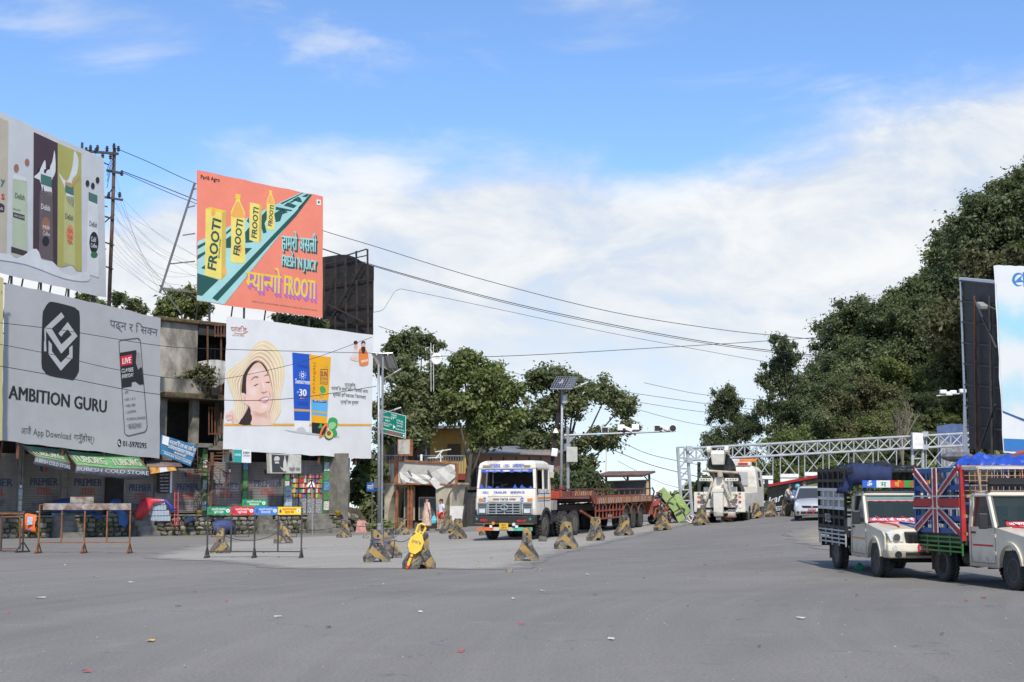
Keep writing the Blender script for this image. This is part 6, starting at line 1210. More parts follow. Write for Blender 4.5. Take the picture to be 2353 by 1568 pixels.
 # under-bed and deck
 P1(lambda m: m.bb(-.88,.88,1.80,4.05,.78,.86, CHAS), 'bed_floor', t); P1(lambda m: m.bb(-.3,.3,1.0,3.4,.36,.5, CHAS), 'driveline', t); P1(lambda m: m.cyl((-.6,3.05,.365),(.6,3.05,.365),.07, CHAS,8), 'rear_axle', t); P1(lambda m: m.cyl((-.6,0,.365),(.6,0,.365),.06, CHAS,8), 'front_axle', t)
 P1(lambda m: m.bb(-.85,.85,4.051,4.12,.5,.7, CHAS), 'rear_bumper', t); P1(lambda m: m.cyl((.45,2.0,.4),(.45,2.9,.4),.12, STEEL,10), 'silencer', t); P1(lambda m: m.ball((-.55,2.0,.5),(.22,.5,.18), CHAS,10,6), 'fuel_tank', t)
 side = M('green_bed',(.035,.20,.04),.55, v=.2) if scheme == 'flag' else M('white_bed',(.50,.50,.48),.6, v=.15, d=(.1,.09,.08), da=.3)
 for s in (-1,1):
  for k in range(4): P1(lambda m: m.bb(s*.90, s*.94,1.82,4.05,.62+k*.095,.655+k*.095, side), 'bed_rail', t)
  for k in range(5): yk = 1.84+k*.545; P1(lambda m: m.bb(s*.905, s*.93, yk-.02, yk+.02,.56,.96, side), 'bed_rail_upright', t)
  P1(lambda m: m.bb(s*.86, s*.899,1.82,4.05,.84,1.0, M('bed_side_dark',(.05,.04,.035),.8, v=.3, d=(.16,.12,.09), da=.35)), 'bed_side', t)
 # cage of bars
 z0, z1 = 1.0,2.33; wht = M('cage_white',(.60,.58,.54),.6, v=.2, d=(.1,.09,.08), da=.35); cb = M('cage_black',(.018,.018,.018),.55, v=.3); bluep = M('cage_blue',(.025,.085,.26),.55, v=.25); redp = M('cage_red',(.42,.022,.025),.55, v=.2); wp = M('cage_trim',(.58,.55,.52),.6, v=.15); tim = M('timber_frame',(.42,.27,.15),.7, v=.25)
 def bar(nm, a, c, w, h, m_): P1(lambda m: m.bar(a, c, w, h, m_), nm, t)
 for s in (-1,1):
  X = s*.91
  for yk in (1.84,4.03): bar('cage_post',(X, yk,.86),(X, yk, z1),.06,.06, cb if scheme != 'flag' else bluep)
  if scheme != 'flag':
   zs = np.linspace(z0, z1,4)
   for k in range(1,5):
    yk = 1.84+k*.4380
    for j, mm in enumerate((cb, wht, cb)): bar('cage_slat',(X, yk, zs[j]+.003*j),(X, yk, zs[j+1]),.05,.09, mm)
   for k in range(26):
    yk = 1.9+k*.083
    for j, mm in enumerate((cb, wht, cb)): bar('cage_rod',(X-s*.03, yk, zs[j]),(X-s*.03, yk, zs[j+1]),.022,.022, mm)
   for z, mm in ((1.0, cb),(1.23, cb),(1.44, wht),(1.66, wht),(1.87, wht),(2.08, cb),(2.33, cb)): bar('cage_rail',(X+s*.012,1.83, z),(X+s*.012,4.04, z),.05,.07, mm)
   if s < 0: qtext('D.E.L',(X-.03,3.4,1.1),(X-.03,2.9,1.1),(X-.03,2.9,1.3),(X-.03,3.4,1.3), wht, t,.012,.03)
  else:
   for z in (1.05,1.30,1.92,2.28): bar('cage_plank',(X,1.83, z),(X,4.05, z),.04,.10, bluep)
   for yk in (1.9,2.25,2.62,3.28,3.62,3.98): bar('cage_plank',(X-s*.03, yk,1.0),(X-s*.03, yk,2.33),.04,.10, bluep)
   bar('flag_cross',(X+s*.045,2.94,1.0),(X+s*.045,2.94,2.33),.03,.15, redp); bar('flag_cross',(X+s*.04,1.83,1.62),(X+s*.04,4.05,1.62),.03,.17, redp)
   for z in (1.50,1.75): bar('flag_trim',(X+s*.06,1.83, z),(X+s*.06,4.05, z),.02,.03, wp)
   for yk in (2.84,3.04): bar('flag_trim',(X+s*.063, yk,1.0),(X+s*.063, yk,2.33),.02,.02, wp)
   for ya, za, yb, zb in ((1.85,1.0,2.82,1.48),(4.03,1.0,3.06,1.48),(1.85,2.33,2.82,1.77),(4.03,2.33,3.06,1.77)):
    bar('flag_diagonal',(X+s*.03, ya, za),(X+s*.03, yb, zb),.03,.11, redp); d = .10 if za > zb else -.10
    bar('flag_trim',(X+s*.055, ya, za-d),(X+s*.055, yb, zb-d*.7),.02,.025, wp); bar('flag_trim',(X+s*.055, ya+(.12 if ya < 3 else -.12), za),(X+s*.055, yb, zb+d*.6),.02,.025, wp)
   bar('corner_timber',(s*.9,1.80,.86),(s*.9,1.80, z1),.09,.05, redp if s < 0 else tim)
   for k in range(1,16): bar('mesh_wire',(X-s*.05,1.83+k*.138,1.0),(X-s*.05,1.83+k*.138,2.3),.01,.01, cb)
 for z in (1.0,1.35,1.75,2.33): bar('cage_rail',(-.91,1.80 if scheme == 'flag' else 1.84, z),(.91,1.80 if scheme == 'flag' else 1.84, z),.05,.06, tim if scheme == 'flag' else cb)
 for k in range(15): bar('front_rod',(-.84+k*.12,1.85,1.76),(-.84+k*.12,1.85,2.33),.014,.014, cb if scheme != 'flag' else tim)
 for z in (1.86,1.96,2.06,2.16,2.25): bar('front_rod',(-.9,1.84, z),(.9,1.84, z),.012,.012, cb if scheme != 'flag' else tim)
 for k in range(7): bar('roof_bar',(-.9,1.86+k*.36, z1+.005),(.9,1.86+k*.36, z1+.005),.04,.03, cb if scheme != 'flag' else M('tarp_green',(.2,.4,.33),.6))
 for z in (1.2,1.6,2.0,2.33): bar('cage_rail',(-.91,4.05, z),(.91,4.05, z),.05,.05, cb if scheme != 'flag' else bluep)
 # over-cab rack
 for x in (-.72,.72): bar('rack_leg',(x,1.0,1.83),(x,1.0,2.0),.04,.04, blk); bar('rack_side',(x,.92,2.0),(x,1.82,2.0),.04,.04, blk)
 bar('rack_front',(-.76,.92,2.0),(.76,.92,2.0),.05,.05, blk); bar('rack_top',(-.85,1.2,2.30),(.85,1.2,2.30),.05,.05, wp if scheme == 'flag' else blk)
 for s in (-1,1): bar('rack_side',(s*.85,1.2,2.30),(s*.88,1.84,2.30),.05,.05, wp if scheme == 'flag' else blk); bar('rack_leg',(s*.8,1.2,1.84),(s*.85,1.2,2.30),.04,.04, tim if scheme == 'flag' else blk)
 if scheme == 'flag':
  P1(lambda m: m.bb(-.72,.78,.98,1.05,1.93,2.10, blk), 'dark_visor', t)
  for k in range(12): bar('front_rod',(-.8+k*.145,1.19,1.86),(-.8+k*.145,1.19,2.3),.012,.012, tim)
 else:
  for k,(c, st) in enumerate((((.04,.13,.50), 'ॐ'),((.7,.7,.68), 'म'),((.6,.05,.04), 'णि'),((.04,.33,.06), 'पद्मे'),((.75,.42,.03), 'हूँ'))):
   u0, u1 = -.80+k*.32,-.80+(k+1)*.32-.003; P1(lambda m: m.bb(u0, u1,.86,.90,1.93,2.09, ink('prayer_%d' % k, c)), 'prayer_panel', t); qtext(st,(u0+.1,.86,1.95),(u0+.22,.86,1.95),(u0+.22,.86,2.06),(u0+.1,.86,2.06), [WHT, ink('t_green',(.05,.3,.1)), ink('t_yellow',(.7,.5,.05)), RED, RED][k], t,.004,.03)
 return t
PR = pickup(Vector((10.12,26.9,0)), R(7.5), 'ivory pickup with a cage painted like a blue and red crossed flag', 'flag')
PL = pickup(Vector((8.74,31.4,0)), R(3.5), 'ivory pickup with a black and white barred cage and prayer-coloured visor', 'prayer')
def heap(name, label, t, pts, h, mat, seed, cat='tarp', n=30, drop=None):
 rnd = random.Random(seed); x0, x1, y0, y1, z = pts; m = MB(); vs = []; fs = []
 for j in range(n+1):
  for i in range(n+1):
   a, b_ = i/n, j/n; e = min(a,1-a, b_,1-b_)*2
   zz = h*(min(1, e*2.2)**.6)*(.45+.75*abs(mnoise.noise(Vector((a*4.3, b_*4.3, seed)))))+.09*mnoise.noise(Vector((a*9, b_*13, seed+5)))+.05*mnoise.noise(Vector((a*23, b_*19, seed+7)))
   jx = .10*mnoise.noise(Vector((a*5, b_*5, seed+9))); jy = .10*mnoise.noise(Vector((a*5, b_*5, seed+19)))
   vs.append((x0+(x1-x0)*a+jx, y0+(y1-y0)*b_+jy, z+zz-(drop*(1-min(1, a*3)) if drop else 0)))
 fs = [(j*(n+1)+i, j*(n+1)+i+1,(j+1)*(n+1)+i+1,(j+1)*(n+1)+i) for j in range(n) for i in range(n)]
 m.add(vs, fs, mat); o = m.build(name, smooth=True, solid=.012); o.location = t.location; o.rotation_euler = t.rotation_euler; return props(o, label, cat)
TB = M('tarp_blue',(.022,.075,.40),.45, v=.2, s=4, b=.5, bs=9); TBK = M('tarp_black',(.018,.018,.02),.4, v=.3, b=.5, bs=9); CLN = M('navy_cloth',(.016,.028,.085),.85, v=.25, b=.4, bs=12)
heap('tarpaulin', 'bright blue tarpaulin heaped on the flag-painted pickup cage', PR,(-.5,.9,1.9,3.3,2.35),.30, TB,3)
heap('tarpaulin', 'black plastic sheet crumpled on the far end of the barred pickup roof', PL,(-.6,.9,2.4,3.9,2.35),.17, TBK,8); heap('tarpaulin', 'shiny black plastic spilling over the front of the barred pickup cage', PL,(-.1,.85,1.25,2.0,2.28),.17, TBK,12)
heap('navy_cloth', 'navy cloth hung over the corner of the barred pickup cage', PL,(-.99,-.15,1.45,2.3,2.36),.10, CLN,21, 'cloth', drop=.55)
m = MB(); m.loft([[(-.92+k*.11,1.16+.03*math.sin(k*2),2.40) for k in range(9)], [(-.92+k*.11,1.12+.05*math.sin(k*2),2.2) for k in range(9)], [(-.95+k*.11,1.14+.06*math.sin(k*2+1),1.98+.04*math.sin(k)) for k in range(9)]], CLN, cap=False, closed=False); o = m.build('navy_cloth', smooth=True, solid=.01); o.location = PL.location; o.rotation_euler = PL.rotation_euler; props(o, 'navy cloth hanging down before the barred pickup rack', 'cloth')
# ---------------------------------------------------------------- saloon car
def car():
 p = GX(1869,65.); t = thing('car', 'silver saloon car coming round the bend past the ad wall', 'car'); place(t, p, R(-15),2.4)
 sv = M('silver_paint',(.56,.56,.56),.32,.3, v=.04, coat=.5); blk = M('car_black',(.015,.015,.016),.4); hw = .84
 def rg(y, w, z0, z1, r=.12): return [(-w*.94, y, z0),(-w, y,(z0+z1)*.5),(-w*.97, y, z1-r),(-w*.8, y, z1),(0, y, z1+.03),(w*.8, y, z1),(w*.97, y, z1-r),(w, y,(z0+z1)*.5),(w*.94, y, z0)]
 P1(lambda m: m.loft([rg(-.80,.62,.26,.55), rg(-.74,.74,.22,.66), rg(-.6,.80,.2,.76), rg(-.2,.84,.2,.86), rg(.35,.85,.2,.95), rg(.7,.85,.2,.97), rg(2.6,.85,.2,.98), rg(3.1,.78,.25,.9), rg(3.2,.7,.3,.8)], sv), 'body', t, smooth=True, bev=0)
 P1(lambda m: m.loft([[(-.78,.40,.97),(.78,.40,.97),(.78,2.6,.99),(-.78,2.6,.99)], [(-.66,.95,1.42),(.66,.95,1.42),(.66,2.1,1.44),(-.66,2.1,1.44)]], glass('car_glass',(.05,.06,.065),.05,.92)), 'glasshouse', t)
 P1(lambda m: m.loft([[(-.67,.92,1.415),(.67,.92,1.415),(.67,2.15,1.43),(-.67,2.15,1.43)], [(-.58,1.05,1.50),(.58,1.05,1.50),(.58,2.05,1.50),(-.58,2.05,1.50)]], sv), 'roof', t, bev=.02)
 for s in (-1,1):
  P1(lambda m: m.bar((s*.785,.38,.97),(s*.665,.95,1.43),.06,.05, sv), 'front_pillar', t); P1(lambda m: m.bar((s*.79,1.35,.98),(s*.67,1.4,1.42),.05,.05, blk), 'door_pillar', t)
  P1(lambda m: m.loft([[(s*.50,-.77,.60),(s*.74,-.68,.62),(s*.77,-.5,.70),(s*.60,-.66,.66)], [(s*.52,-.72,.72),(s*.76,-.55,.80),(s*.78,-.3,.84),(s*.62,-.5,.80)]], LENS), 'headlamp', t, bev=.02)
  P1(lambda m: m.ball((s*.95,.55,1.0),(.12,.08,.09), sv,8,6), 'door_mirror', t, smooth=True); lamp(t,(s*.62,-.79,.36),.06, blk, 'fog_lamp')
  wheel(t,(s*.74,0,.3),.3,.19, RIMS,0, s); wheel(t,(s*.74,2.43,.3),.3,.19, RIMS,0, s)
 P1(lambda m: m.prism([(-.46,.66),(.46,.66),(.40,.55),(-.40,.55)],-.80,-.77, blk), 'grille', t); P1(lambda m: m.bb(-.5,.5,-.83,-.79,.30,.41, blk), 'air_intake', t, bev=.02); lamp(t,(0,-.80,.61),.05, GALV, 'badge', th=.02); P1(lambda m: m.bb(-.17,.17,-.85,-.82,.46,.53, RED), 'number_plate', t)
 qtext('बा १२ च',(-.14,-.85,.475),(.14,-.85,.475),(.14,-.85,.52),(-.14,-.85,.52), WHT, t,.003,.02)
 for x in (-.25,.05,.3): P1(lambda m: m.prism([(x-.04,.28),(x+.04,.28),(x,.40)],-.845,-.835, RED), 'ribbon', t)
car()
# ---------------------------------------------------------------- recovery truck, seen from behind
def tow():
 rz = R(180-17); p = Vector((11.45,74.0,0)); t = thing('recovery_truck', 'heavy cream recovery truck with raised tow boom, tail towards the road', 'tow truck')
 # local -Y is forward (away from the camera); the tail is at +y
 t.location = (p.x, p.y, gz(10.1,69.5)-.02); t.rotation_euler = (0,0, rz)
 cr = M('recovery_cream',(.70,.66,.56),.5, v=.08, d=(.33,.24,.15), da=.36, ds=1.5, mud=.9); dk = CHAS
 B_ = lambda nm, a, c, m_=cr, bev=.02: P1(lambda m: m.bb(a[0], c[0], a[1], c[1], a[2], c[2], m_), nm, t, bev=bev)
 for s in (-1,1):
  side = [(4.6,.78),(4.6,1.95),(.2,2.05),(.2,.72)]+[(.9,.72)]+arc(1.7,.55,.60,170,10,8)+arc(3.1,.55,.60,170,10,8)+[(4.2,.78)]
  P1(lambda m: m.prism(side, s*.75, s*1.25, cr, 'x'), 'body_side', t, bev=.02)
  for i, yk in enumerate((.5,1.25,2.0,2.75,3.5)): P1(lambda m: m.bb(s*1.251, s*1.258, yk, yk+.66,1.25,1.9, cr), 'locker_door', t, bev=.01)
  # tail lamps towers
  B_('tail_tower',(s*.78,4.601,.70),(s*1.24,4.75,2.02))
  for z, c in ((1.72, ORNG),(1.38, REDL),(1.05, WHITE)): lamp(t,(s*1.0,4.75, z),.075, c, 'tail_lamp',(0,1,0))
  P1(lambda m: m.bb(s*.95, s*1.05,4.751,4.77,1.86,1.98, STEEL), 'work_lamp', t)
  for yk in (1.7,3.1): wheel(t,(s*1.05, yk,.52),.52,.3, RIMD,20, s); wheel(t,(s*.72, yk,.52),.52,.28, RIMD,20, s)
  wheel(t,(s*1.05,-2.4,.52),.52,.3, RIMD,20, s)
  B_('outrigger_post',(s*.55,4.2,.6),(s*.80,4.5,2.35))
  P1(lambda m: m.bb(s*.45, s*.8,4.76,5.1,.45,.72, cr), 'outrigger_foot', t, bev=.02); P1(lambda m: m.bb(s*.42, s*.85,4.9,5.2,.38,.449, M('foot_rust',(.3,.13,.08),.8)), 'foot_plate', t)
  P1(lambda m: m.bar((s*.25,5.0,2.75),(s*.62,4.95,1.45),.09,.09, M('stay_bar',(.5,.45,.36),.6, v=.2)), 'stay_bar', t); P1(lambda m: m.ball((s*.63,4.98,1.4),.1, STEEL,8,5), 'winch_hook', t)
  P1(lambda m: m.bb(s*.3, s*.78,4.55,4.7,1.0,1.55, M('winch_panel',(.62,.54,.46),.6, v=.2)), 'winch_panel', t, bev=.02)
  for z in (1.1,1.5,1.8): P1(lambda m: m.bb(s*.66, s*.9,4.76,4.9, z, z+.06, STEEL), 'control_lever', t)
 B_('bed_floor',(-.74,.2,.9),(.74,4.6,1.05), dk,0); B_('cross_member',(-.9,4.3,.62),(.9,4.59,.9), cr)
 # under-lift arm hanging at the tail
 P1(lambda m: m.loft([[(-.22,4.85,.42),(.22,4.85,.42),(.22,5.15,.42),(-.22,5.15,.42)], [(-.24,4.8,2.0),(.24,4.8,2.0),(.24,5.2,2.0),(-.24,5.2,2.0)]], cr), 'under_lift', t, bev=.03)
 B_('under_lift_cap',(-.26,4.78,2.003),(.26,5.22,2.25)); P1(lambda m: m.bb(-.12,.12,4.9,5.1,.2,.42, STEEL), 'under_lift_toe', t)
 B_('mast',(-.4,3.6,1.05),(.4,4.78,2.75)); P1(lambda m: m.loft([[(-.3,4.79,2.2),(.3,4.79,2.2),(.3,4.3,2.2),(-.3,4.3,2.2)], [(-.2,4.85,3.0),(.2,4.85,3.0),(.2,4.5,3.0),(-.2,4.5,3.0)]], cr), 'mast_head', t, bev=.04)
 for s in (-1,1): B_('pin_bracket',(s*.3,4.8,2.72),(s*.95,4.9,2.92)); [lamp(t,(s*(.45+k*.13),4.9,2.82),.035, dk, 'pin_hole',(0,1,0),.01) for k in range(4)]
 P1(lambda m: m.cyl((-1.0,5.0,3.25),(.75,5.0,3.42),.09, M('chain_bar',(.42,.36,.27),.7, v=.3),10), 'spreader_bar', t); P1(lambda m: m.cyl((-.1,5.0,3.0),(-.1,5.0,3.35),.14, M('chain_bar',(.42,.36,.27)),10), 'spreader_hub', t)
 # boom: rises from the bed towards the tail
 P1(lambda m: m.loft([[(-.28,.8,2.3),(.28,.8,2.3),(.28,.8,2.75),(-.28,.8,2.75)], [(-.24,4.9,4.2),(.24,4.9,4.2),(.24,4.7,4.65),(-.24,4.7,4.65)]], cr), 'boom', t, bev=.03)
 P1(lambda m: m.loft([[(-.28,4.7,4.0),(.28,4.7,4.0),(.28,5.05,4.0),(-.28,5.05,4.0)], [(-.34,4.6,4.75),(.34,4.6,4.75),(.34,5.15,4.75),(-.34,5.15,4.75)], [(-.3,4.7,5.0),(.3,4.7,5.0),(.3,5.05,5.0),(-.3,5.05,5.0)]], cr), 'boom_head', t, bev=.05)
 for s in (-1,1): P1(lambda m: m.cyl((s*.34,4.85,4.75),(s*.52,4.85,4.75),.26, cr,14), 'sheave', t); P1(lambda m: m.cyl((s*.3,2.9,1.6),(s*.3,3.0,3.5),.12, cr,10), 'boom_ram', t)
 P1(lambda m: m.tube([(.42,5.05,4.6),(.45,5.1,4.1),(.50,5.08,3.8),(.55,5.05,3.45)],.03, STEEL,6), 'hoist_chain', t)
 # black wrapping over the boom
 m = MB(); rings = []
 for k in range(9):
  fk = k/8; c = Vector((0,.9+3.7*fk,2.55+1.85*fk)); w = .75-.15*fk
  rings.append([c+Vector(((w+.22*mnoise.noise(Vector((k*.9, j*1.3,4))))*math.cos(2*math.pi*j/12),.0,(.62+.2*mnoise.noise(Vector((k*.8, j,7))))*math.sin(2*math.pi*j/12)-(.25 if fk < .5 else .15))) for j in range(12)])
 m.loft(rings, TBK); m.build('boom_wrap', t)
 # cab beyond
 P1(lambda m: m.loft([[(-1.2,-2.9,.8),(1.2,-2.9,.8),(1.2,-.2,.8),(-1.2,-.2,.8)], [(-1.22,-3.0,1.9),(1.22,-3.0,1.9),(1.22,-.1,1.9),(-1.22,-.1,1.9)], [(-1.12,-2.7,2.9),(1.12,-2.7,2.9),(1.12,-.15,2.9),(-1.12,-.15,2.9)], [(-.95,-2.5,3.1),(.95,-2.5,3.1),(.95,-.3,3.1),(-.95,-.3,3.1)]], cr), 'cab', t, bev=.06, seg=3)
 B_('rear_window',(-.75,-.09,2.0),(.75,-.05,2.75), M('milky_pane',(.42,.42,.41),.35),.01); B_('roof_lamp_box',(-.9,-.7,3.1),(.9,-.2,3.32)); P1(lambda m: m.bb(-.75,-.25,-.199,-.18,3.15,3.27, REDL), 'brake_lamp', t)
 P1(lambda m: m.bb(-.95,.95,-1.2,-.9,3.33,3.5, M('beacon_white',(.6,.6,.6),.4)), 'beacon_bar', t, bev=.04); P1(lambda m: m.bb(-1.1,-.2,-1.21,-.89,3.325,3.51, ORNG), 'beacon_lens', t, bev=.04)
 for s in (-1,1):
  P1(lambda m: m.face([(s*1.224,-1.0,1.95),(s*1.224,-1.9,1.95),(s*1.135,-1.9,2.8),(s*1.135,-1.0,2.8)], glass('tow_glass',(.02,.02,.022),.08,.9)), 'door_glass', t); P1(lambda m: m.bb(s*1.3, s*1.5,-2.6,-2.5,1.9,2.4, BLACK), 'door_mirror', t, bev=.02); P1(lambda m: m.bar((s*1.2,-2.5,2.3),(s*1.4,-2.55,2.2),.03,.03, BLACK), 'mirror_arm', t)
 for o in t.children:
  if o.type == 'MESH': o.scale.z = .93 if o.name.split('.')[0] in ('cab', 'rear_window', 'roof_lamp_box', 'brake_lamp', 'beacon_bar', 'beacon_lens', 'door_glass', 'door_mirror', 'mirror_arm') else (.74 if not o.name.startswith('boom') else .70)
 B_('chassis',(-.4,-2.8,.6),(.4,4.6,.9), dk,0); P1(lambda m: m.bb(-1.15,1.15,-3.0,-.3,.55,.799, dk), 'under_cab', t)
tow()
# ------------------------------------------------------------------ trees, hillside, bushes
BARK = M('tree_bark',(.085,.07,.05),.95, v=.35, s=3, d=(.16,.15,.11), da=.35, b=.7, bs=9)
LF = [leafmat('leaf_mid',(.115,.14,.06),(.30,.325,.17),.50), leafmat('leaf_dark',(.07,.095,.044),(.20,.225,.115),.45), leafmat('leaf_bright',(.13,.17,.052),(.30,.33,.13),.50), leafmat('leaf_olive',(.095,.090,.042),(.18,.165,.085),.35)]
def leaves(name, centers, radii, per, size, mat, parent=None, seed=1, elong=1.9, up=.5, kind=None):
 rg = np.random.default_rng(seed); C = np.repeat(np.array(centers, float), per,0); Rr = np.repeat(np.array(radii, float), per)
 n = len(C); d = rg.normal(size=(n,3)); d /= np.linalg.norm(d, axis=1)[:, None]; rr = Rr*np.abs(rg.normal(0,.62, n))
 P = C+d*rr[:, None]*np.array([1,1,.78]); nrm = d*.7+rg.normal(size=(n,3))*.6; nrm[:,2] += up; nrm /= np.linalg.norm(nrm, axis=1)[:, None]
 a = np.cross(nrm, rg.normal(size=(n,3))); a /= np.linalg.norm(a, axis=1)[:, None]; b = np.cross(nrm, a)
 s = size*rg.uniform(.6,1.35, n)[:, None]; a = a*s*elong/2; b = b*s/2
 V = np.empty((n,4,3)); V[:,0] = P-a; V[:,1] = P-b+a*.1; V[:,2] = P+a-nrm*s*.25; V[:,3] = P+b+a*.1
 me = bpy.data.meshes.new(name); me.vertices.add(n*4); me.vertices.foreach_set('co', V.reshape(-1)); me.loops.add(n*4); me.loops.foreach_set('vertex_index', np.arange(n*4, dtype=np.int32))
 me.polygons.add(n); me.polygons.foreach_set('loop_start', np.arange(0, n*4,4, dtype=np.int32)); me.polygons.foreach_set('loop_total', np.full(n,4, dtype=np.int32))
 tone = np.repeat(rg.uniform(0,1, len(centers)), per)*.55+rg.uniform(0,1, n)*.45
 at_ = me.attributes.new('rnd', 'FLOAT', 'FACE'); at_.data.foreach_set('value', tone.astype(np.float32)); me.materials.append(mat); me.update(); me.validate()
 o = bpy.data.objects.new(name, me); COL.objects.link(o); o.parent = parent
 if kind: o['kind'] = kind
 return o
def tree(label, base, h, lobes, mat, seed, per=70, size=.26, lean=(0,0), group=None, r0=.22, name='tree', density=1., nclump=None, parts=True, cat='tree', up=.5):
 t = thing(name, label, cat, base,0., group); rnd = random.Random(seed); cen = []; rad = []; m = MB()
 zf = min(l[2]-l[5] for l in lobes)
 trunk = [Vector((lean[0]*f*f+.12*mnoise.noise(Vector((f*4, seed,0))), lean[1]*f*f, h*.62*f)) for f in np.linspace(0,1,8)]
 m.tube(trunk, [r0*(1.25-.95*f) for f in np.linspace(0,1,8)], BARK,8)
 for l in lobes:
  c = Vector(l[:3]); k = nclump or max(5, int(density*9*(l[3]*l[4]*l[5])**(1/3)*2.4)); st = trunk[min(7, max(2, int(7*(c.z*.55)/(h*.62))))]
  mid = st.lerp(c,.55)+Vector((rnd.uniform(-.2,.2), rnd.uniform(-.2,.2),-.15*l[5])); m.tube([st, mid, c, c+Vector((0,0, l[5]*.5))], [r0*.42, r0*.3, r0*.16, r0*.05], BARK,6)
  for i in range(k):
   d = Vector((rnd.gauss(0,1), rnd.gauss(0,1), rnd.gauss(.15,1))).normalized(); q = rnd.uniform(.3,1.04)
   e = c+Vector((d.x*l[3], d.y*l[4], d.z*l[5]))*q; cen.append(tuple(e)); rad.append(rnd.uniform(.24,.46)*(l[3]*l[4]*l[5])**(1/3)*.85+.18)
   if i % 2 == 0: m.tube([c.lerp(e,.1), c.lerp(e,.6)+Vector((0,0,-.08)), e], [r0*.14, r0*.09,.012], BARK,4)
 m.build('trunk', t, smooth=True); leaves('crown', cen, rad, per, size, mat, t, seed, up=up); return t
def lob(bx, Y, *L):                      # lobes traced in photo pixels (x, y, rx, ry) at distance Y, about a base point
 s = Y/FPX; out = []
 for x, y, rx, ry, *dz in L:
  w = U(x, y, Y); out.append((w.x-bx.x,(dz[0] if dz else 0), w.z-bx.z, rx*s, rx*s*.85, ry*s))
 return out
# the three trees behind the shelter
b0 = GX(938,90); tree('dense broad tree with a pale feathery top beside the solar panel', b0,11, lob(b0,90,(925,905,62,62),(985,935,62,60),(895,960,45,55,.8),(950,985,70,42,-.5),(1005,875,42,40,.5),(905,850,42,38)), LF[0],1,300,.145,(.4,0), r0=.26)
b0 = GX(955,95); tree('slender open-topped tree rising behind the dish antenna', b0,13, lob(b0,95,(940,775,38,24),(900,800,24,22),(972,792,34,26),(938,815,60,22),(880,835,26,20),(1000,795,18,12)), LF[0],2,130,.14,(0,0), r0=.16, density=.7)
b0 = GX(1072,88); tree('rounded bright green tree standing over the tin hut', b0,9.5, lob(b0,88,(1110,870,48,46),(1065,850,36,40),(1160,905,44,48),(1090,935,50,42),(1150,960,52,38),(1045,925,34,42),(1115,1000,42,30),(1060,820,18,20)), LF[2],3,270,.15,(.5,0), r0=.24)
b0 = GX(1288,94); tree('spreading tree behind the second solar lamp, reaching over the trailer', b0,10.5, lob(b0,94,(1270,870,52,28),(1235,885,34,26),(1330,900,60,34),(1395,905,46,34),(1300,940,70,32),(1240,945,44,36),(1430,935,40,26),(1380,1010,62,28),(1290,1015,58,36),(1440,985,28,18),(1255,1060,48,40),(1335,1075,44,30),(1225,1010,36,34)), LF[0],4,170,.145,(1.0,0), r0=.22, density=.8)
b0 = GX(1190,97); tree('low leafy tree filling the gap behind the truck cab', b0,6.5, lob(b0,97,(1200,985,32,40),(1175,1010,30,26),(1215,1055,34,40),(1150,1020,30,22)), LF[1],5,180,.17, r0=.16)
b0 = GX(1310,86); tree('dark bushy sapling behind the tractor fifth wheel', b0,4.2, lob(b0,86,(1310,1125,46,36),(1355,1120,40,32),(1385,1140,30,24),(1275,1110,28,34)), LF[1],6,180,.16, r0=.10)
# growth over the shop roofs
b0 = Vector(U(418,735,90)); tree('rounded tree rising behind the plastered house roof', b0-Vector((0,0,3)),5.5, [(x, y, z+3, a, b, c) for x, y, z, a, b, c in lob(b0,90,(410,700,44,30),(455,705,36,26),(380,712,32,22),(430,680,30,20))], LF[2],7,230,.15, r0=.12)
b0 = Vector(U(285,725,88)); tree('sparse shrub showing between the stacked drink and grey billboards', b0-Vector((0,0,3)),5, [(x, y, z+3, a, b, c) for x, y, z, a, b, c in lob(b0,88,(265,690,22,20),(300,700,28,20),(330,715,14,12),(240,715,26,22),(200,690,30,20))], LF[0],8,90,.13, r0=.10)
b0 = Vector(U(700,770,92)); tree('shrub peeping under the orange billboard beside the dark hoarding', b0-Vector((0,0,3)),4.5, [(x, y, z+3, a, b, c) for x, y, z, a, b, c in lob(b0,92,(700,742,46,14),(650,735,26,10),(735,748,22,12))], LF[0],9,120,.14, r0=.08)
b0 = F3(450,890,2.0); bw = Vector((_A.x, _A.y,0))+Matrix.Rotation(FB.rz,3, 'Z') @ b0;
tree('reddish weeds sprouting on the house balcony', bw,1.2, [(-.6,0,.3,.9,.4,.35),(.5,0,.45,.9,.4,.45),(.1,0,.9,.5,.3,.4)], LF[3],10,60,.12, r0=.03, name='weed_clump', cat='weeds')
# bank of bushes between shops and shelter
for i,(x, y0, rx, ry, Y, k, lb) in enumerate(((832,1120,34,46,85.5,2, 'glossy bush hanging over the bank beside the shops'),(850,1075,34,40,86.5,1, 'dark bush behind the lamp post, under the billboard corner'),(858,1165,26,40,84.5,0, 'leafy bush at the foot of the lamp post bank'),(880,1215,26,12,80.0,2, 'low weeds at the foot of the lamp post'))):
 b0 = GX(x, Y); tree(lb, b0, max(.5,(1222-y0)/FPX*Y*.9), lob(b0, Y,(x, y0, rx, ry),(x-12, y0+ry*.4, rx*.7, ry*.6)), LF[k],20+i,120,.2 if i < 3 else .14, r0=.06, name='bush', cat='bush')
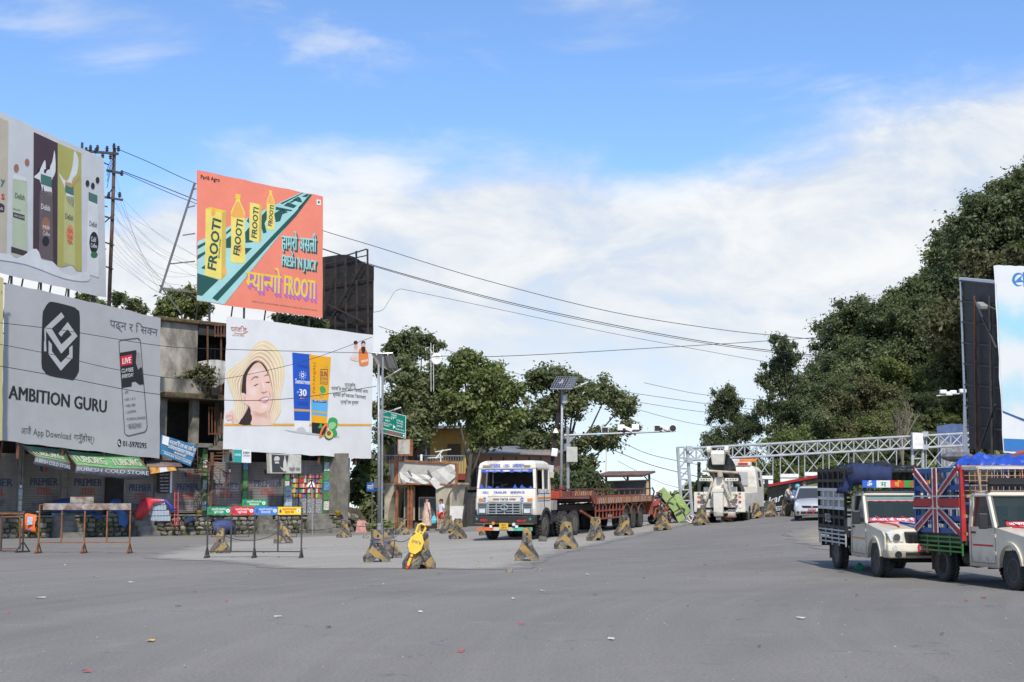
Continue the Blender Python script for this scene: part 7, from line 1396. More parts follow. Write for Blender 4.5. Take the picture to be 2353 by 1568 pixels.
# the far low greenery seen under the gantry
for i,(x, y0, rx, ry, Y, lb) in enumerate(((1600,1150,40,46,118, 'small bush beyond the scrap at the foot of the gantry leg'),(1545,1165,34,30,118, 'far low bush between the scrap and the gantry'),(1645,1140,40,50,121, 'far bush behind the recovery truck mast'))):
 b0 = GX(x, Y); tree(lb, b0,2.2, lob(b0, Y,(x, y0, rx, ry),(x+rx*.5, y0+8, rx*.7, ry*.7)), LF[0 if i else 2],30+i,110,.26, r0=.08, name='bush', cat='bush')
# ---- the hillside
def hz(x, y):                            # height of the wooded slope
 u = (x-.155*y)-2.5; k = max(0., min(1.,(y-91)/16)); a = max(0, u-1.)*.62
 return k*(a if a < 17 else 17+(a-17)*.3)+gz(x, y)+.25*k
def hillside():
 xs = np.arange(4,130,2.); ys = np.arange(90,230,2.4); n = len(xs); m = MB(); soil = M('hill_soil',(.055,.055,.028),.95, v=.5, s=.6, d=(.03,.045,.012), da=.6, ds=.3, b=.6, bs=2)
 vs = [(x, y, hz(x, y)-.3+(.5*mnoise.noise(Vector((x*.2, y*.2,0))) if hz(x, y)-gz(x, y) > .8 else -.3)) for y in ys for x in xs]
 m.add(vs, [(j*n+i, j*n+i+1,(j+1)*n+i+1,(j+1)*n+i) for j in range(len(ys)-1) for i in range(n-1)], soil); o = m.build('hillside', smooth=True); o['kind'] = 'structure'
hillside()
def proto(seed, h, lobes, mat, per, size, r0):
 t = tree('x',(0,0,0), h, lobes, mat, seed, per, size, r0=r0, density=.62); return t
def rlobes(seed, h, w, n, z0=.35):
 r = random.Random(seed); out = []
 for i in range(n):
  f = (i+.5)/n; z = h*(z0+(1-z0)*f*.95); ww = w*(.55+.6*math.sin(math.pi*min(1, f*.9+.12)))*.5; a = r.uniform(0,6.28)
  out.append((math.cos(a)*ww*.55, math.sin(a)*ww*.55, z, ww*r.uniform(.6,.85), ww*r.uniform(.6,.85), h/n*r.uniform(.65,1.)))
 return out
PROT = [proto(101,10, rlobes(1,10,7,8), LF[1],330,.14,.2), proto(102,12, rlobes(2,12,6.5,9,.3), LF[1],320,.14,.2), proto(103,8, rlobes(3,8,7,7,.2), LF[0],340,.14,.16), proto(104,6, rlobes(4,6,6,6,.1), LF[2],360,.13,.12), proto(105,7, rlobes(5,7,6,6,.15), LF[3],280,.12,.14), proto(106,13, rlobes(6,13,5,10,.22), LF[1],230,.14,.2)]
def hill_tree(k, x, y, s, rz, label, z=None, name='tree'):
 o = dup(PROT[k], None, label,(x, y, hz(x, y)-.2 if z is None else z), rz, 'trees on the wooded hillside'); o.scale = (s, s, s*1.0); return o
def at_px(k, px, ytop, Y, H, label, rz, wd=1.):  # a tree of the given kind whose top shows at a photo pixel
 w = U(px, ytop, Y); base = hz(w.x, Y)-.2; s = (w.z-base)/H; s = max(.35, min(2.2, s)); o = hill_tree(k, w.x, Y, s, rz, label); o.scale = (s*wd, s*wd, s); return o
HH = [10.6,12.6,8.5,6.4,7.5,13.8]
SKY = [(1,1684,872,112, 'round-headed tree standing alone behind the gantry and recovery truck'),(5,1808,742,108, 'tall ragged tree on the skyline with sky showing through it'),(2,1885,880,112, 'dark tree closing the gap beside the tall ragged one'),(0,1925,755,112, 'dark skyline tree left of the step in the hill'),(1,1985,668,114, 'twin-topped dark tree at the step of the skyline'),(1,2040,662,112, 'broad dark tree on the middle skyline'),(2,2090,640,116, 'feathery green tree on the skyline above the bare one'),(0,2115,635,112, 'tall tree halfway up the right skyline'),(0,2160,615,114, 'skyline tree left of the dark hoarding top'),(1,2200,555,112, 'skyline tree leaning over the dark hoarding'),(5,2260,385,110, 'lacy high tree with sky between its boughs'),(1,2235,500,116, 'bushy tree below the lacy high one'),(0,2330,400,112, 'big dark tree at the top right, below the highest crown'),(1,2365,330,110, 'highest dark crown at the right edge of the hill'),(4,2300,560,104, 'brownish olive tree above the pale blue hoarding'),(4,2350,540,100, 'olive tree cut by the right edge')]
for i,(k, px, yt, Y, lb) in enumerate(SKY): at_px(k, px, yt, Y, HH[k], lb, i*1.7,(.68,.72)[i] if i < 2 else (.8 if i in (9,10) else 1.))
rnd = random.Random(77); FRONT = [(1800,1030,2),(1835,965,3),(1880,940,2),(1900,900,0),(1945,880,4),(1950,980,3),(1990,860,4),(2020,940,3),(2010,800,2),(2060,820,3),(2075,900,2),(2120,760,0),(2130,850,3),(2150,930,0),(2180,690,2),(2190,800,3),(2185,900,2),(1850,1040,3),(1920,1030,3),(1980,1035,2),(2050,1000,3),(2110,1010,2),(2170,1000,3),(2240,620,2),(2270,700,0),(2310,640,1),(2340,720,2),(1815,1070,3),(1900,1075,2),(2000,1080,3),(2080,1075,2),(2150,1070,3),(2215,1060,3),(1960,760,1),(1900,845,1),(2090,720,1),(2150,660,1),(1850,900,1),(1990,740,0),(2210,580,0),(2290,500,2)]
KN = ['dark', 'tall dark', 'mid green', 'bright bushy green', 'brownish olive', 'tall ragged']
for i,(px, yt, k) in enumerate(FRONT):
 w = min(1, max(0,(1100-yt)/500)); at_px(k, px, yt,98+17*w+rnd.uniform(-1.5,1.5), HH[k], '%s tree %s, %s' % (KN[k], 'near the top of the slope' if yt < 720 else 'halfway up the slope' if yt < 880 else 'on the lower slope' if yt < 1005 else 'at the foot of the slope', 'above the silver car' if px < 1880 else 'over the barred pickup tail' if px < 1960 else 'over the barred pickup cab' if px < 2040 else 'left of the gantry second tower' if px < 2100 else 'just left of the blue shed' if px < 2160 else 'beside the dark hoarding' if px < 2230 else 'above the hoardings'), rnd.uniform(0,6.28))
def rm(o):
 for c in list(o.children): rm(c)
 bpy.data.objects.remove(o)
for o in PROT: rm(o)
# a bare grey tree and undergrowth
def bare_tree():
 w = U(2080,1060,95); b0 = Vector((w.x,95, hz(w.x,95)-.2)); t = thing('bare_tree', 'leafless grey tree among the green on the slope', 'tree', b0); rnd = random.Random(5); m = MB(); bk = M('bare_bark',(.17,.145,.11),.9, v=.2)
 def br(p, d, L, r, k):
  q = p+d*L; m.tube([p, p.lerp(q,.5)+Vector((rnd.uniform(-.1,.1),0,.05)), q], [r, r*.8, r*.6], bk,5)
  if k:
   for _ in range(3): br(q if rnd.random() < .6 else p.lerp(q,.7),(d+Vector((rnd.uniform(-.8,.8), rnd.uniform(-.5,.5), rnd.uniform(-.1,.6)))).normalized(), L*rnd.uniform(.55,.8), r*.55, k-1)
 br(Vector((0,0,0)), Vector((-.1,0,1)).normalized(),2.6,.14,4); m.build('branches', t)
bare_tree()
def undergrowth():
 rg = random.Random(4); cen = []; rad = []
 for _ in range(1500):
  x = rg.uniform(12,48); y = rg.uniform(93,119); z = hz(x, y)
  if z-gz(x, y) > .5: cen.append((x, y, z+rg.uniform(0,.7))); rad.append(rg.uniform(.5,1.1))
 o = leaves('undergrowth', cen, rad,90,.2, LF[2], None,12, kind='stuff'); props(o, 'green undergrowth covering the foot of the slope', 'undergrowth')
undergrowth()
# ------------------------------------------------------------------ gantry, hoardings and clutter on the right and far centre
def D5(x, y): return (1378.6+x*.18324,1005.2+y*.18324)      # crop coordinates used while tracing
def D6(x, y): return (1522.2+x*.18324,947.7+y*.18324)
def D7(x, y): return (1838.2+x*.23815,1005.2+y*.23815)
def gantry():
 Y = 87.; gv = M('gantry_white',(.44,.45,.455),.5,.3, v=.15, d=(.28,.23,.19), da=.3); t = thing('truss_gantry', 'white steel truss gantry with hanging X-braced frames over the road', 'gantry', GX(1575, Y)); o = Vector(t.location); q = lambda x, y, dy=0.: U(x, y, Y+dy)-o
 def bar(nm, a, c, r): P1(lambda m: m.cyl(a, c, r, gv,7), nm, t)
 n = 24; xs = np.linspace(1572,2240, n+1); yt = lambda x: 1031-(x-1572)*.0535; yb = lambda x: yt(x)+27.5
 for dy in (-.5,.5):
  bar('top_chord', q(xs[0], yt(xs[0]), dy), q(xs[-1], yt(xs[-1]), dy),.075); bar('bottom_chord', q(xs[0], yb(xs[0]), dy), q(xs[-1], yb(xs[-1]), dy),.075)
  for i in range(n+1):
   if dy < 0 or i % 2 == 0: bar('web_post', q(xs[i], yt(xs[i]), dy), q(xs[i], yb(xs[i]), dy),.045)
   if i < n: a, b_ = (xs[i], xs[i+1]) if (i+(dy > 0)) % 2 else (xs[i+1], xs[i]); bar('web_diagonal', q(a, yt(a), dy), q(b_, yb(b_), dy),.038)
 for i in range(0, n+1,2): bar('tie', q(xs[i], yt(xs[i]),-.5), q(xs[i], yt(xs[i]),.5),.03); bar('tie', q(xs[i], yb(xs[i]),-.5), q(xs[i], yb(xs[i]),.5),.03)
 for x0, x1, xb0, xb1, ytop in ((1557,1579,1568,1592,1028),(2096,2120,2098,2121,996)):
  for dy in (-.5,.5): bar('tower_leg', q(xb0,1200, dy), q(x0, ytop, dy),.10); bar('tower_leg', q(xb1,1200, dy), q(x1, ytop, dy),.10)
  k = 7
  for j in range(k):
   f0, f1 = j/k,(j+1)/k; L = lambda f: (xb0+(x0-xb0)*f,1200+(ytop-1200)*f); Rr = lambda f: (xb1+(x1-xb1)*f,1200+(ytop-1200)*f)
   bar('tower_rung', q(*L(f1),-.5), q(*Rr(f1),-.5),.045); bar('tower_brace', q(*L(f0),-.5), q(*Rr(f1),-.5),.045); bar('tower_brace', q(*L(f0),-.5), q(*L(f1),.5),.04)
 for x, y in ((1580,1031),(1581,1058),(2096,1000),(2121,998),(2096,1030),(2121,1028)): P1(lambda m: m.box(q(x+4, y,-.6),(.35,.3,.3), gv), 'clamp_block', t)
 p = q(2108,1014,-.75); P1(lambda m: m.box(p,(.62,.25,.95), WHITE), 'control_box', t)
 # hanging frames with white boards at the foot
 for x0, x1, yb_ in ((1738,1776,1102),(1793,1835,1098),(1849,1891,1094),(1905,1950,1094),(1962,2006,1090),(2018,2060,1086),(2128,2170,1080),(2180,2222,1072)):
  a, b_, c, d = q(x0, yb(x0),-.5), q(x1, yb(x1),-.5), q(x1, yb_,-.5), q(x0, yb_,-.5)
  bar('hanger', a, d,.035); bar('hanger', b_, c,.035); bar('hanger_brace', a, c,.03); bar('hanger_brace', b_, d,.03)
  if x0 < 1960: P1(lambda m: m.bar(d+Vector((0,0,.12)), c+Vector((0,0,.12)),.06,.22, WHITE), 'white_board', t); P1(lambda m: m.bar(d+Vector((0,0,-.16)), c+Vector((0,0,-.16)),.06,.22, WHITE), 'white_board', t)
gantry()
def ad_wall():
 A = at(1762,82); B_ = at(1900,79); b = Board((A[0], A[1], gz(*A)), B_, name='advert_wall', label='painted advertising wall with red coping and white lettering behind the car', cat='wall'); K = b.px
 q = [K(1764,1192), K(1900,1188), K(1900,1094), K(1764,1120)]; art = M('mural_dark',(.02,.025,.02),.5, v=.5, s=1.2, d=(.10,.18,.03), da=.35, ds=.5)
 P1(lambda m: m.prism([q[0], q[1], q[2], q[3]],0,.15, art), 'wall_panel', b.root); P1(lambda m: m.prism([q[3], q[2],(q[2][0], q[2][1]+.15),(q[3][0], q[3][1]+.15)],-.05,.16, M('coping_red',(.45,.03,.03),.6, v=.1)), 'coping', b.root)
 P1(lambda m: m.prism([K(1835,1120), K(1900,1106), K(1900,1180), K(1840,1150)],-.01,-.002, M('mural_yellow',(.30,.27,.08),.6, v=.4, s=1.5)), 'yellow_field', b.root)
 b.text(None, 'kar',(1764,1162),(1797,1150),17, WHT,3,.02,.25); b.text(None, 'HIGHEST',(1764,1175),(1798,1173),10, WHT,3,.03); b.text(None, 'MOTORCYCLE',(1766,1188),(1799,1186),9, WHT,3,.03)
ad_wall()
def notice_board():
 A = at(1390,88); B_ = at(1484,86); b = Board((A[0], A[1], gz(*A)), B_, name='notice_board', label='dark notice board in a cream frame under a small tiled roof', cat='notice board'); K = b.px; crm = M('cream_frame',(.60,.42,.24),.6, v=.1); t = b.root
 p = [K(*D5(72,735)), K(*D5(605,720)), K(*D5(600,530)), K(*D5(72,548))]
 P1(lambda m: m.prism(p,0,.1, crm), 'frame', t); c = [(sum(a[0] for a in p)/4), sum(a[1] for a in p)/4]; P1(lambda m: m.prism([(c[0]+(x-c[0])*.92, c[1]+(z-c[1])*.86) for x, z in p],-.03,-.002, M('board_grey',(.085,.085,.083),.5, v=.15)), 'board_face', t)
 for x in (60,330,600): a = K(*D5(x,520)); P1(lambda m: m.bb(a[0]-.05, a[0]+.05,.1,.2,0, a[1]+.25, DARK), 'post', t); P1(lambda m: m.bar((a[0],.1, a[1]-.15),(a[0],-.55, a[1]+.28),.05,.05, DARK), 'roof_bracket', t)
 tile = M('clay_tile',(.13,.075,.06),.8, v=.3, s=3, d=(.06,.05,.045), da=.5); e0, e1 = K(*D5(20,505)), K(*D5(620,500)); r0, r1 = K(*D5(48,440)), K(*D5(650,435)); n = 22
 P1(lambda m: m.loft([[(e0[0],-.75, e0[1]),(e1[0],-.75, e1[1]),(e1[0],-.75, e1[1]+.05),(e0[0],-.75, e0[1]+.05)], [(r0[0],.4, r0[1]-.03),(r1[0],.4, r1[1]-.03),(r1[0],.4, r1[1]),(r0[0],.4, r0[1])]], DARK), 'roof_deck', t)
 for i in range(n):
  f = (i+.5)/n; P1(lambda m: m.cyl((e0[0]+(e1[0]-e0[0])*f,-.78, e0[1]+.07),(r0[0]+(r1[0]-r0[0])*f,.42, r0[1]+.03+(r1[1]-r0[1])*f),.065, tile,7), 'roof_tile', t)
notice_board()
def scrap():
 t = thing('scrap_heap', 'heap of tangled rusty scrap and car parts behind the trailer', 'scrap heap', GX(1512,73)); o = Vector(t.location); rnd = random.Random(6); q = lambda x, y, dy=0.: U(x, y,73+dy)-o
 cols = [RUST, M('scrap_orange',(.40,.12,.04),.8, v=.3), DARK, STEEL, M('scrap_grey',(.3,.3,.31),.6, v=.3), M('scrap_red',(.35,.06,.05),.7)]
 for k in range(60):
  x = rnd.uniform(1498,1536); y = 1210-rnd.uniform(0,1)**.8*(74 if x < 1522 else 50); a = q(x, y, rnd.uniform(-.8,.8)); a.z = max(.05, a.z); d = Vector((rnd.gauss(0,1), rnd.gauss(0,.8), rnd.gauss(0,.7))).normalized()*rnd.uniform(.3,.8); c = cols[rnd.randrange(6)]; b_ = a+d; b_.z = max(.04, b_.z)
  if k % 3 == 0: P1(lambda m: m.box(a,(rnd.uniform(.2,.5), rnd.uniform(.1,.4), rnd.uniform(.05,.3)), c, Matrix.Rotation(rnd.uniform(-.8,.8),3, 'Y')), 'scrap_plate', t)
  else: P1(lambda m: m.tube([a, a.lerp(b_,.5)+Vector((rnd.uniform(-.15,.15),0, rnd.uniform(0,.2))), b_], rnd.uniform(.02,.05), c,5), 'scrap_bar', t)
 for k in range(5): p = q(rnd.uniform(1500,1530), rnd.uniform(1185,1205),.2); p.z = max(.15, p.z); P1(lambda m: m.lathe([(.2,-.06),(.3,-.09),(.3,.09),(.2,.06)], BLACK,14, p, 'y'), 'scrap_tyre', t)
 P1(lambda m: m.ball((.3,-1.0,.12),(.22,.2,.13), M('bag_green',(.02,.28,.14),.5),8,5), 'bag', props(thing('green_bag', 'small green plastic bag beside the scrap heap', 'bag', GX(1497,71.5))))
 # lime wreck tipped on its nose
 w = thing('lime_wreck', 'lime green wrecked vehicle cabin tipped over on its end', 'wreck', GX(1566,73)); o2 = Vector(w.location); lm = M('lime_paint',(.30,.41,.14),.55, v=.15, d=(.17,.2,.08), da=.35); r = lambda x, y, dy=0.: U(*D5(x, y),73+dy)-o2
 def slab(nm, pts, th, m_=lm, dy=0.): P1(lambda m: m.loft([[r(x, y, dy) for x, y in pts], [r(x, y, dy+th) for x, y in pts]], m_), nm, w, bev=.03)
 slab('roof_panel', [(722,688),(800,622),(1020,880),(925,945)],1.9); slab('inner_shell', [(722,688),(925,945),(985,1080),(850,960)],1.5, DARK,.25)
 slab('side_panel', [(912,740),(985,705),(1145,925),(1080,985),(1010,880)],1.0, lm,.3); slab('front_panel', [(925,950),(1020,900),(1080,1020),(985,1078)],1.2, lm,-.05); slab('window_gap', [(945,970),(1015,925),(1030,950),(955,985)],.05, DARK,-.1)
 slab('step_panel', [(985,835),(1060,850),(1075,905),(1020,880)],.6, lm,.15); P1(lambda m: m.tube([r(960,820,-.05), r(1010,900,-.05), r(1080,1010,-.05)],.025, DARK), 'panel_seam', w)
 u = thing('tube_scrap', 'white tubular cross frame lying against the lime wreck', 'scrap frame', GX(1585,72)); o3 = Vector(u.location); r3 = lambda x, y: U(*D5(x, y),72)-o3
 for a, c in (((1100,985),(1150,1075)),((1190,965),(1135,1080)),((1130,975),(1215,1045)),((1080,1040),(1140,1078))): P1(lambda m: m.cyl(r3(*a), r3(*c),.03, WHITE,6), 'tube', u)
 P1(lambda m: m.loft([[r3(1115,985), r3(1200,1000), r3(1215,1060), r3(1130,1060)], [r3(1115,985)+Vector((0,.06,0)), r3(1200,1000)+Vector((0,.06,0)), r3(1215,1060)+Vector((0,.06,0)), r3(1130,1060)+Vector((0,.06,0))]], RUST), 'rust_sheet', u)
scrap()
# --- poles in the middle
def mid_poles():
 t, q, p = solar_lamp('solar street lamp with blue cells on a rusty-topped pole behind the truck',1289,1210,(1292,872), [[(1264,893,-.7),(1298,893,-.7),(1312,866,.7),(1279,865,.7)], [(1299,893,-.7),(1315,893,-.7),(1328,866,.7),(1313,866,.7)]], [(1292,903),(1334,886),(1352,878)], True,.085,.06, Y=72.)
 P1(lambda m: m.cyl(q(1289.5,1150), q(1289.7,1118),.10, M('pole_red',(.33,.03,.04),.6),10), 'red_band', t); P1(lambda m: m.cyl(q(1289.3,1168), q(1289.5,1151),.101, WHITE,10), 'white_band', t); P1(lambda m: m.box(q(1298,918,-.15),(.25,.15,.4), GALV), 'battery_box', t)
 r = thing('leaning_pole', 'leaning rusty pole wrapped in dark cable bundles behind the truck cab', 'pole', GX(1262,72.4)); o = Vector(r.location); z = lambda x, y, dy=0.: U(x, y,72.4+dy)-o
 P1(lambda m: m.tube([(0,0,0), z(1268,1060), z(1282,960), z(1293,870)],.09, M('pole_rust',(.16,.065,.035),.85, v=.3),10), 'pole', r); rnd = random.Random(3)
 for k in range(5): P1(lambda m: m.tube([z(1291+rnd.uniform(-3,3),900+k*8,-.1), z(1284+rnd.uniform(-6,3),960,-.14), z(1272+rnd.uniform(-6,6),1030,-.14), z(1262+rnd.uniform(-5,8),1100,-.1)],.028, BLACK,5), 'cable_bundle', r)
 for x, y, w, h, m_ in ((1274,1040,.32,.4, WHITE),(1262,1078,.45,.4, M('bag_white',(.5,.5,.5),.6)),(1268,1092,.22,.3, M('lamp_cream',(.45,.4,.3),.6))): P1(lambda m: m.box(z(x, y,-.25),(w,.25, h), m_, Matrix.Rotation(.15,3, 'Y')), 'junction_box', r, bev=.03)
 P1(lambda m: m.lathe([(.05,.0),(.16,-.22),(.02,-.25)], WHITE,10, z(1277,985,-.3)), 'cone_speaker', r)
 # camera arm
 c = thing('camera_gantry', 'grey pole with a long arm carrying traffic cameras over the trailer', 'camera pole', GX(1306,71.5)); o = Vector(c.location); z = lambda x, y, dy=0.: U(x, y,71.5+dy)-o
 P1(lambda m: m.cyl((0,0,0), z(1304.5,982),.09, GALV,12,.08), 'pole', c); P1(lambda m: m.cyl(z(1296,1001), z(1553,991),.06, GALV,10,.045), 'arm', c); P1(lambda m: m.cyl(z(1304,1020), z(1304,1035),.19, GALV,12), 'collar', c)
 P1(lambda m: m.box(z(1314,1045,-.15),(.55,.3,.75), M('cabinet_grey',(.45,.44,.40),.6)), 'cabinet', c, bev=.02)
 for s in (-1,1): P1(lambda m: m.prism([(z(1304,1002).x, z(1,1004).z),(z(1304+s*12,1).x, z(1,1004).z),(z(1304,1).x, z(1,1018).z)],-.02,.02, GALV), 'gusset', c)
 P1(lambda m: m.cyl(z(1372,999), z(1379,998.5),.085, M('tape_blue',(.2,.45,.65),.5),10), 'blue_tape', c)
 for x, y, kind in ((1390,988, 'l'),(1427,983, 'w'),(1442,986, 'c'),(1460,982, 'w'),(1511,984, 'l'),(1527,984, 'c'),(1545,985, 'r')):
  b_ = z(x, y); P1(lambda m: m.cyl(z(x, y+4), z(x, y+9),.03, GALV,6), 'camera_stem', c)
  if kind == 'r': P1(lambda m: m.lathe([(.20,-.22),(.20,.0),(.13,.25),(.05,.27)], WHITE,14, b_, 'y'), 'camera', c); P1(lambda m: m.cyl(b_+Vector((0,-.24,0)), b_+Vector((0,-.221,0)),.16, BLACK,14), 'camera_lens', c)
  elif kind == 'c': P1(lambda m: m.box(b_,(.50,.2,.18), WHITE, Matrix.Rotation(.35,3, 'Y')), 'camera', c, bev=.03); P1(lambda m: m.box(b_+Vector((-.18,-.12,-.04)),(.13,.05,.13), BLACK), 'camera_lens', c)
  else: P1(lambda m: m.box(b_,(.36,.12,.30), WHITE), 'floodlight', c, bev=.02); P1(lambda m: m.box(b_+Vector((0,-.07,0)),(.30,.02,.24), BLACK if kind == 'l' else WHT), 'floodlight_face', c)
 f = thing('flag_pole', 'thin yellow and white mast rising behind the notice board', 'mast', GX(1416-25,90)); o = Vector(f.location); P1(lambda m: m.cyl((0,0,0), U(1393,1030,90)-o,.05, M('mast_cream',(.55,.45,.25),.6),7,.02), 'mast', f)
 w = thing('wood_pole', 'dark wooden utility pole with insulators behind the gantry leg', 'utility pole', GX(1607,96)); o = Vector(w.location); P1(lambda m: m.cyl((0,0,0), U(1606,1062,96)-o,.14, DARK,8,.11), 'pole', w)
 for y in (1066,1078): P1(lambda m: m.bar(U(1602, y,95.8)-o, U(1611, y,95.8)-o,.08,.08, DARK), 'cross_arm', w)
 # brown building with tin roof behind the truck, dish mast
mid_poles()
def back_buildings():
 A = at(840,101); B_ = at(1255,97); b = Board((A[0], A[1], gz(*A)), B_, name='yellow_building', label='yellow building with red slab and railed balcony behind the trees', cat='building'); K = b.px; t = b.root; yel = M('yellow_wall',(.52,.36,.09),.8, v=.15, s=1, d=(.3,.2,.07), da=.3); red = M('red_slab',(.26,.045,.03),.75, v=.2)
 x0, x1 = K(850,1100)[0], K(1218,1100)[0]; zf = K(1040,1088)[1]; zt = K(1040,985)[1]; xm = K(1068,1)[0]
 P1(lambda m: m.bb(x0, xm,1.4,6, zf, zt, yel), 'upper_wall', t); P1(lambda m: m.bb(x0, x1,1.6,6,0, zf-.3, M('lower_ochre',(.34,.25,.07),.8, v=.3, s=1.5, d=(.06,.05,.04), da=.5)), 'lower_wall', t); P1(lambda m: m.prism([(x0, zf-.32),(x1, zf-.55),(x1, zf-.15),(x0, zf)],-.2,6, red), 'balcony_slab', t)
 P1(lambda m: m.bb(x0-.3, xm+.3,-.3,6.2, zt, zt+.2, M('roof_grey',(.2,.2,.2),.7)), 'roof', t)
 for k in range(3): u = x0+(xm-x0)*(k+.5)/3; P1(lambda m: m.bb(u-.5, u+.5,1.37,1.399, zf+.9, zf+2.1, M('shutter_brown',(.12,.085,.04),.7)), 'window', t); P1(lambda m: m.bb(u-1.6, u-1.5,-.1,.0, zf, zt, M('post_blue',(.10,.16,.22),.6)), 'balcony_post', t)
 n = 62; zz = lambda u: zf-(u-x0)/(x1-x0)*.15
 for i in range(n): u = x0+(x1-x0)*i/n; P1(lambda m: m.bb(u-.025, u+.025,-.12,-.07, zz(u), zz(u)+1.25, M('rail_grey',(.20,.20,.21),.6)), 'baluster', t)
 P1(lambda m: m.prism([(x0, zz(x0)+1.25),(x1, zz(x1)+1.25),(x1, zz(x1)+1.33),(x0, zz(x0)+1.33)],-.15,-.05, GALV), 'handrail', t)
 A = at(1075,93); B_ = at(1272,91); b = Board((A[0], A[1], gz(*A)), B_, name='brown_building', label='low brown building with tin roof behind the truck cab', cat='building'); K = b.px; t = b.root; br = M('brown_plaster',(.36,.22,.15),.85, v=.12, d=(.2,.13,.1), da=.3); u0, u1 = K(1078,1)[0], K(1262,1)[0]; z = K(1150,1040)[1]
 P1(lambda m: m.bb(u0, u1,0,5,0, z, br), 'wall', t); P1(lambda m: m.loft([[(u0-.3,-.5, z+.0),(u1+.3,-.5, z-.25),(u1+.3,5, z+.5),(u0-.3,5, z+.7)], [(u0-.3,-.5, z+.07),(u1+.3,-.5, z-.18),(u1+.3,5, z+.57),(u0-.3,5, z+.77)]], M('tin_roof',(.32,.33,.35),.5,.4, v=.2)), 'roof', t)
 for x in (1102,1130,1158,1186,1215,1240): u = K(x,1)[0]; P1(lambda m: m.bb(u-.04, u+.04,-.03,-.001,.3, z-.3, DARK), 'pilaster', t)
 for x in (1090,1145,1200): u = K(x,1)[0]; P1(lambda m: m.bb(u-.5, u+.5,-.02,-.001, z-2.2, z-1.0, NEARBLK), 'window', t)
 d = thing('satellite_dish', 'white satellite dish and two thin masts among the tree tops', 'antenna', U(1003,1000,88)); o = Vector(d.location); P1(lambda m: m.lathe([(.02,.14),(.22,.08),(.36,-.02),(.37,-.03),(.22,.05),(.02,.11)], WHITE,18, U(1003,826,88)-o, 'y'), 'dish', d, smooth=True)
 for x, y in ((990,788),(996,793)): P1(lambda m: m.cyl(U(x+.5,900,88)-o, U(x, y,88)-o,.018, WHITE,6), 'mast', d)
back_buildings()
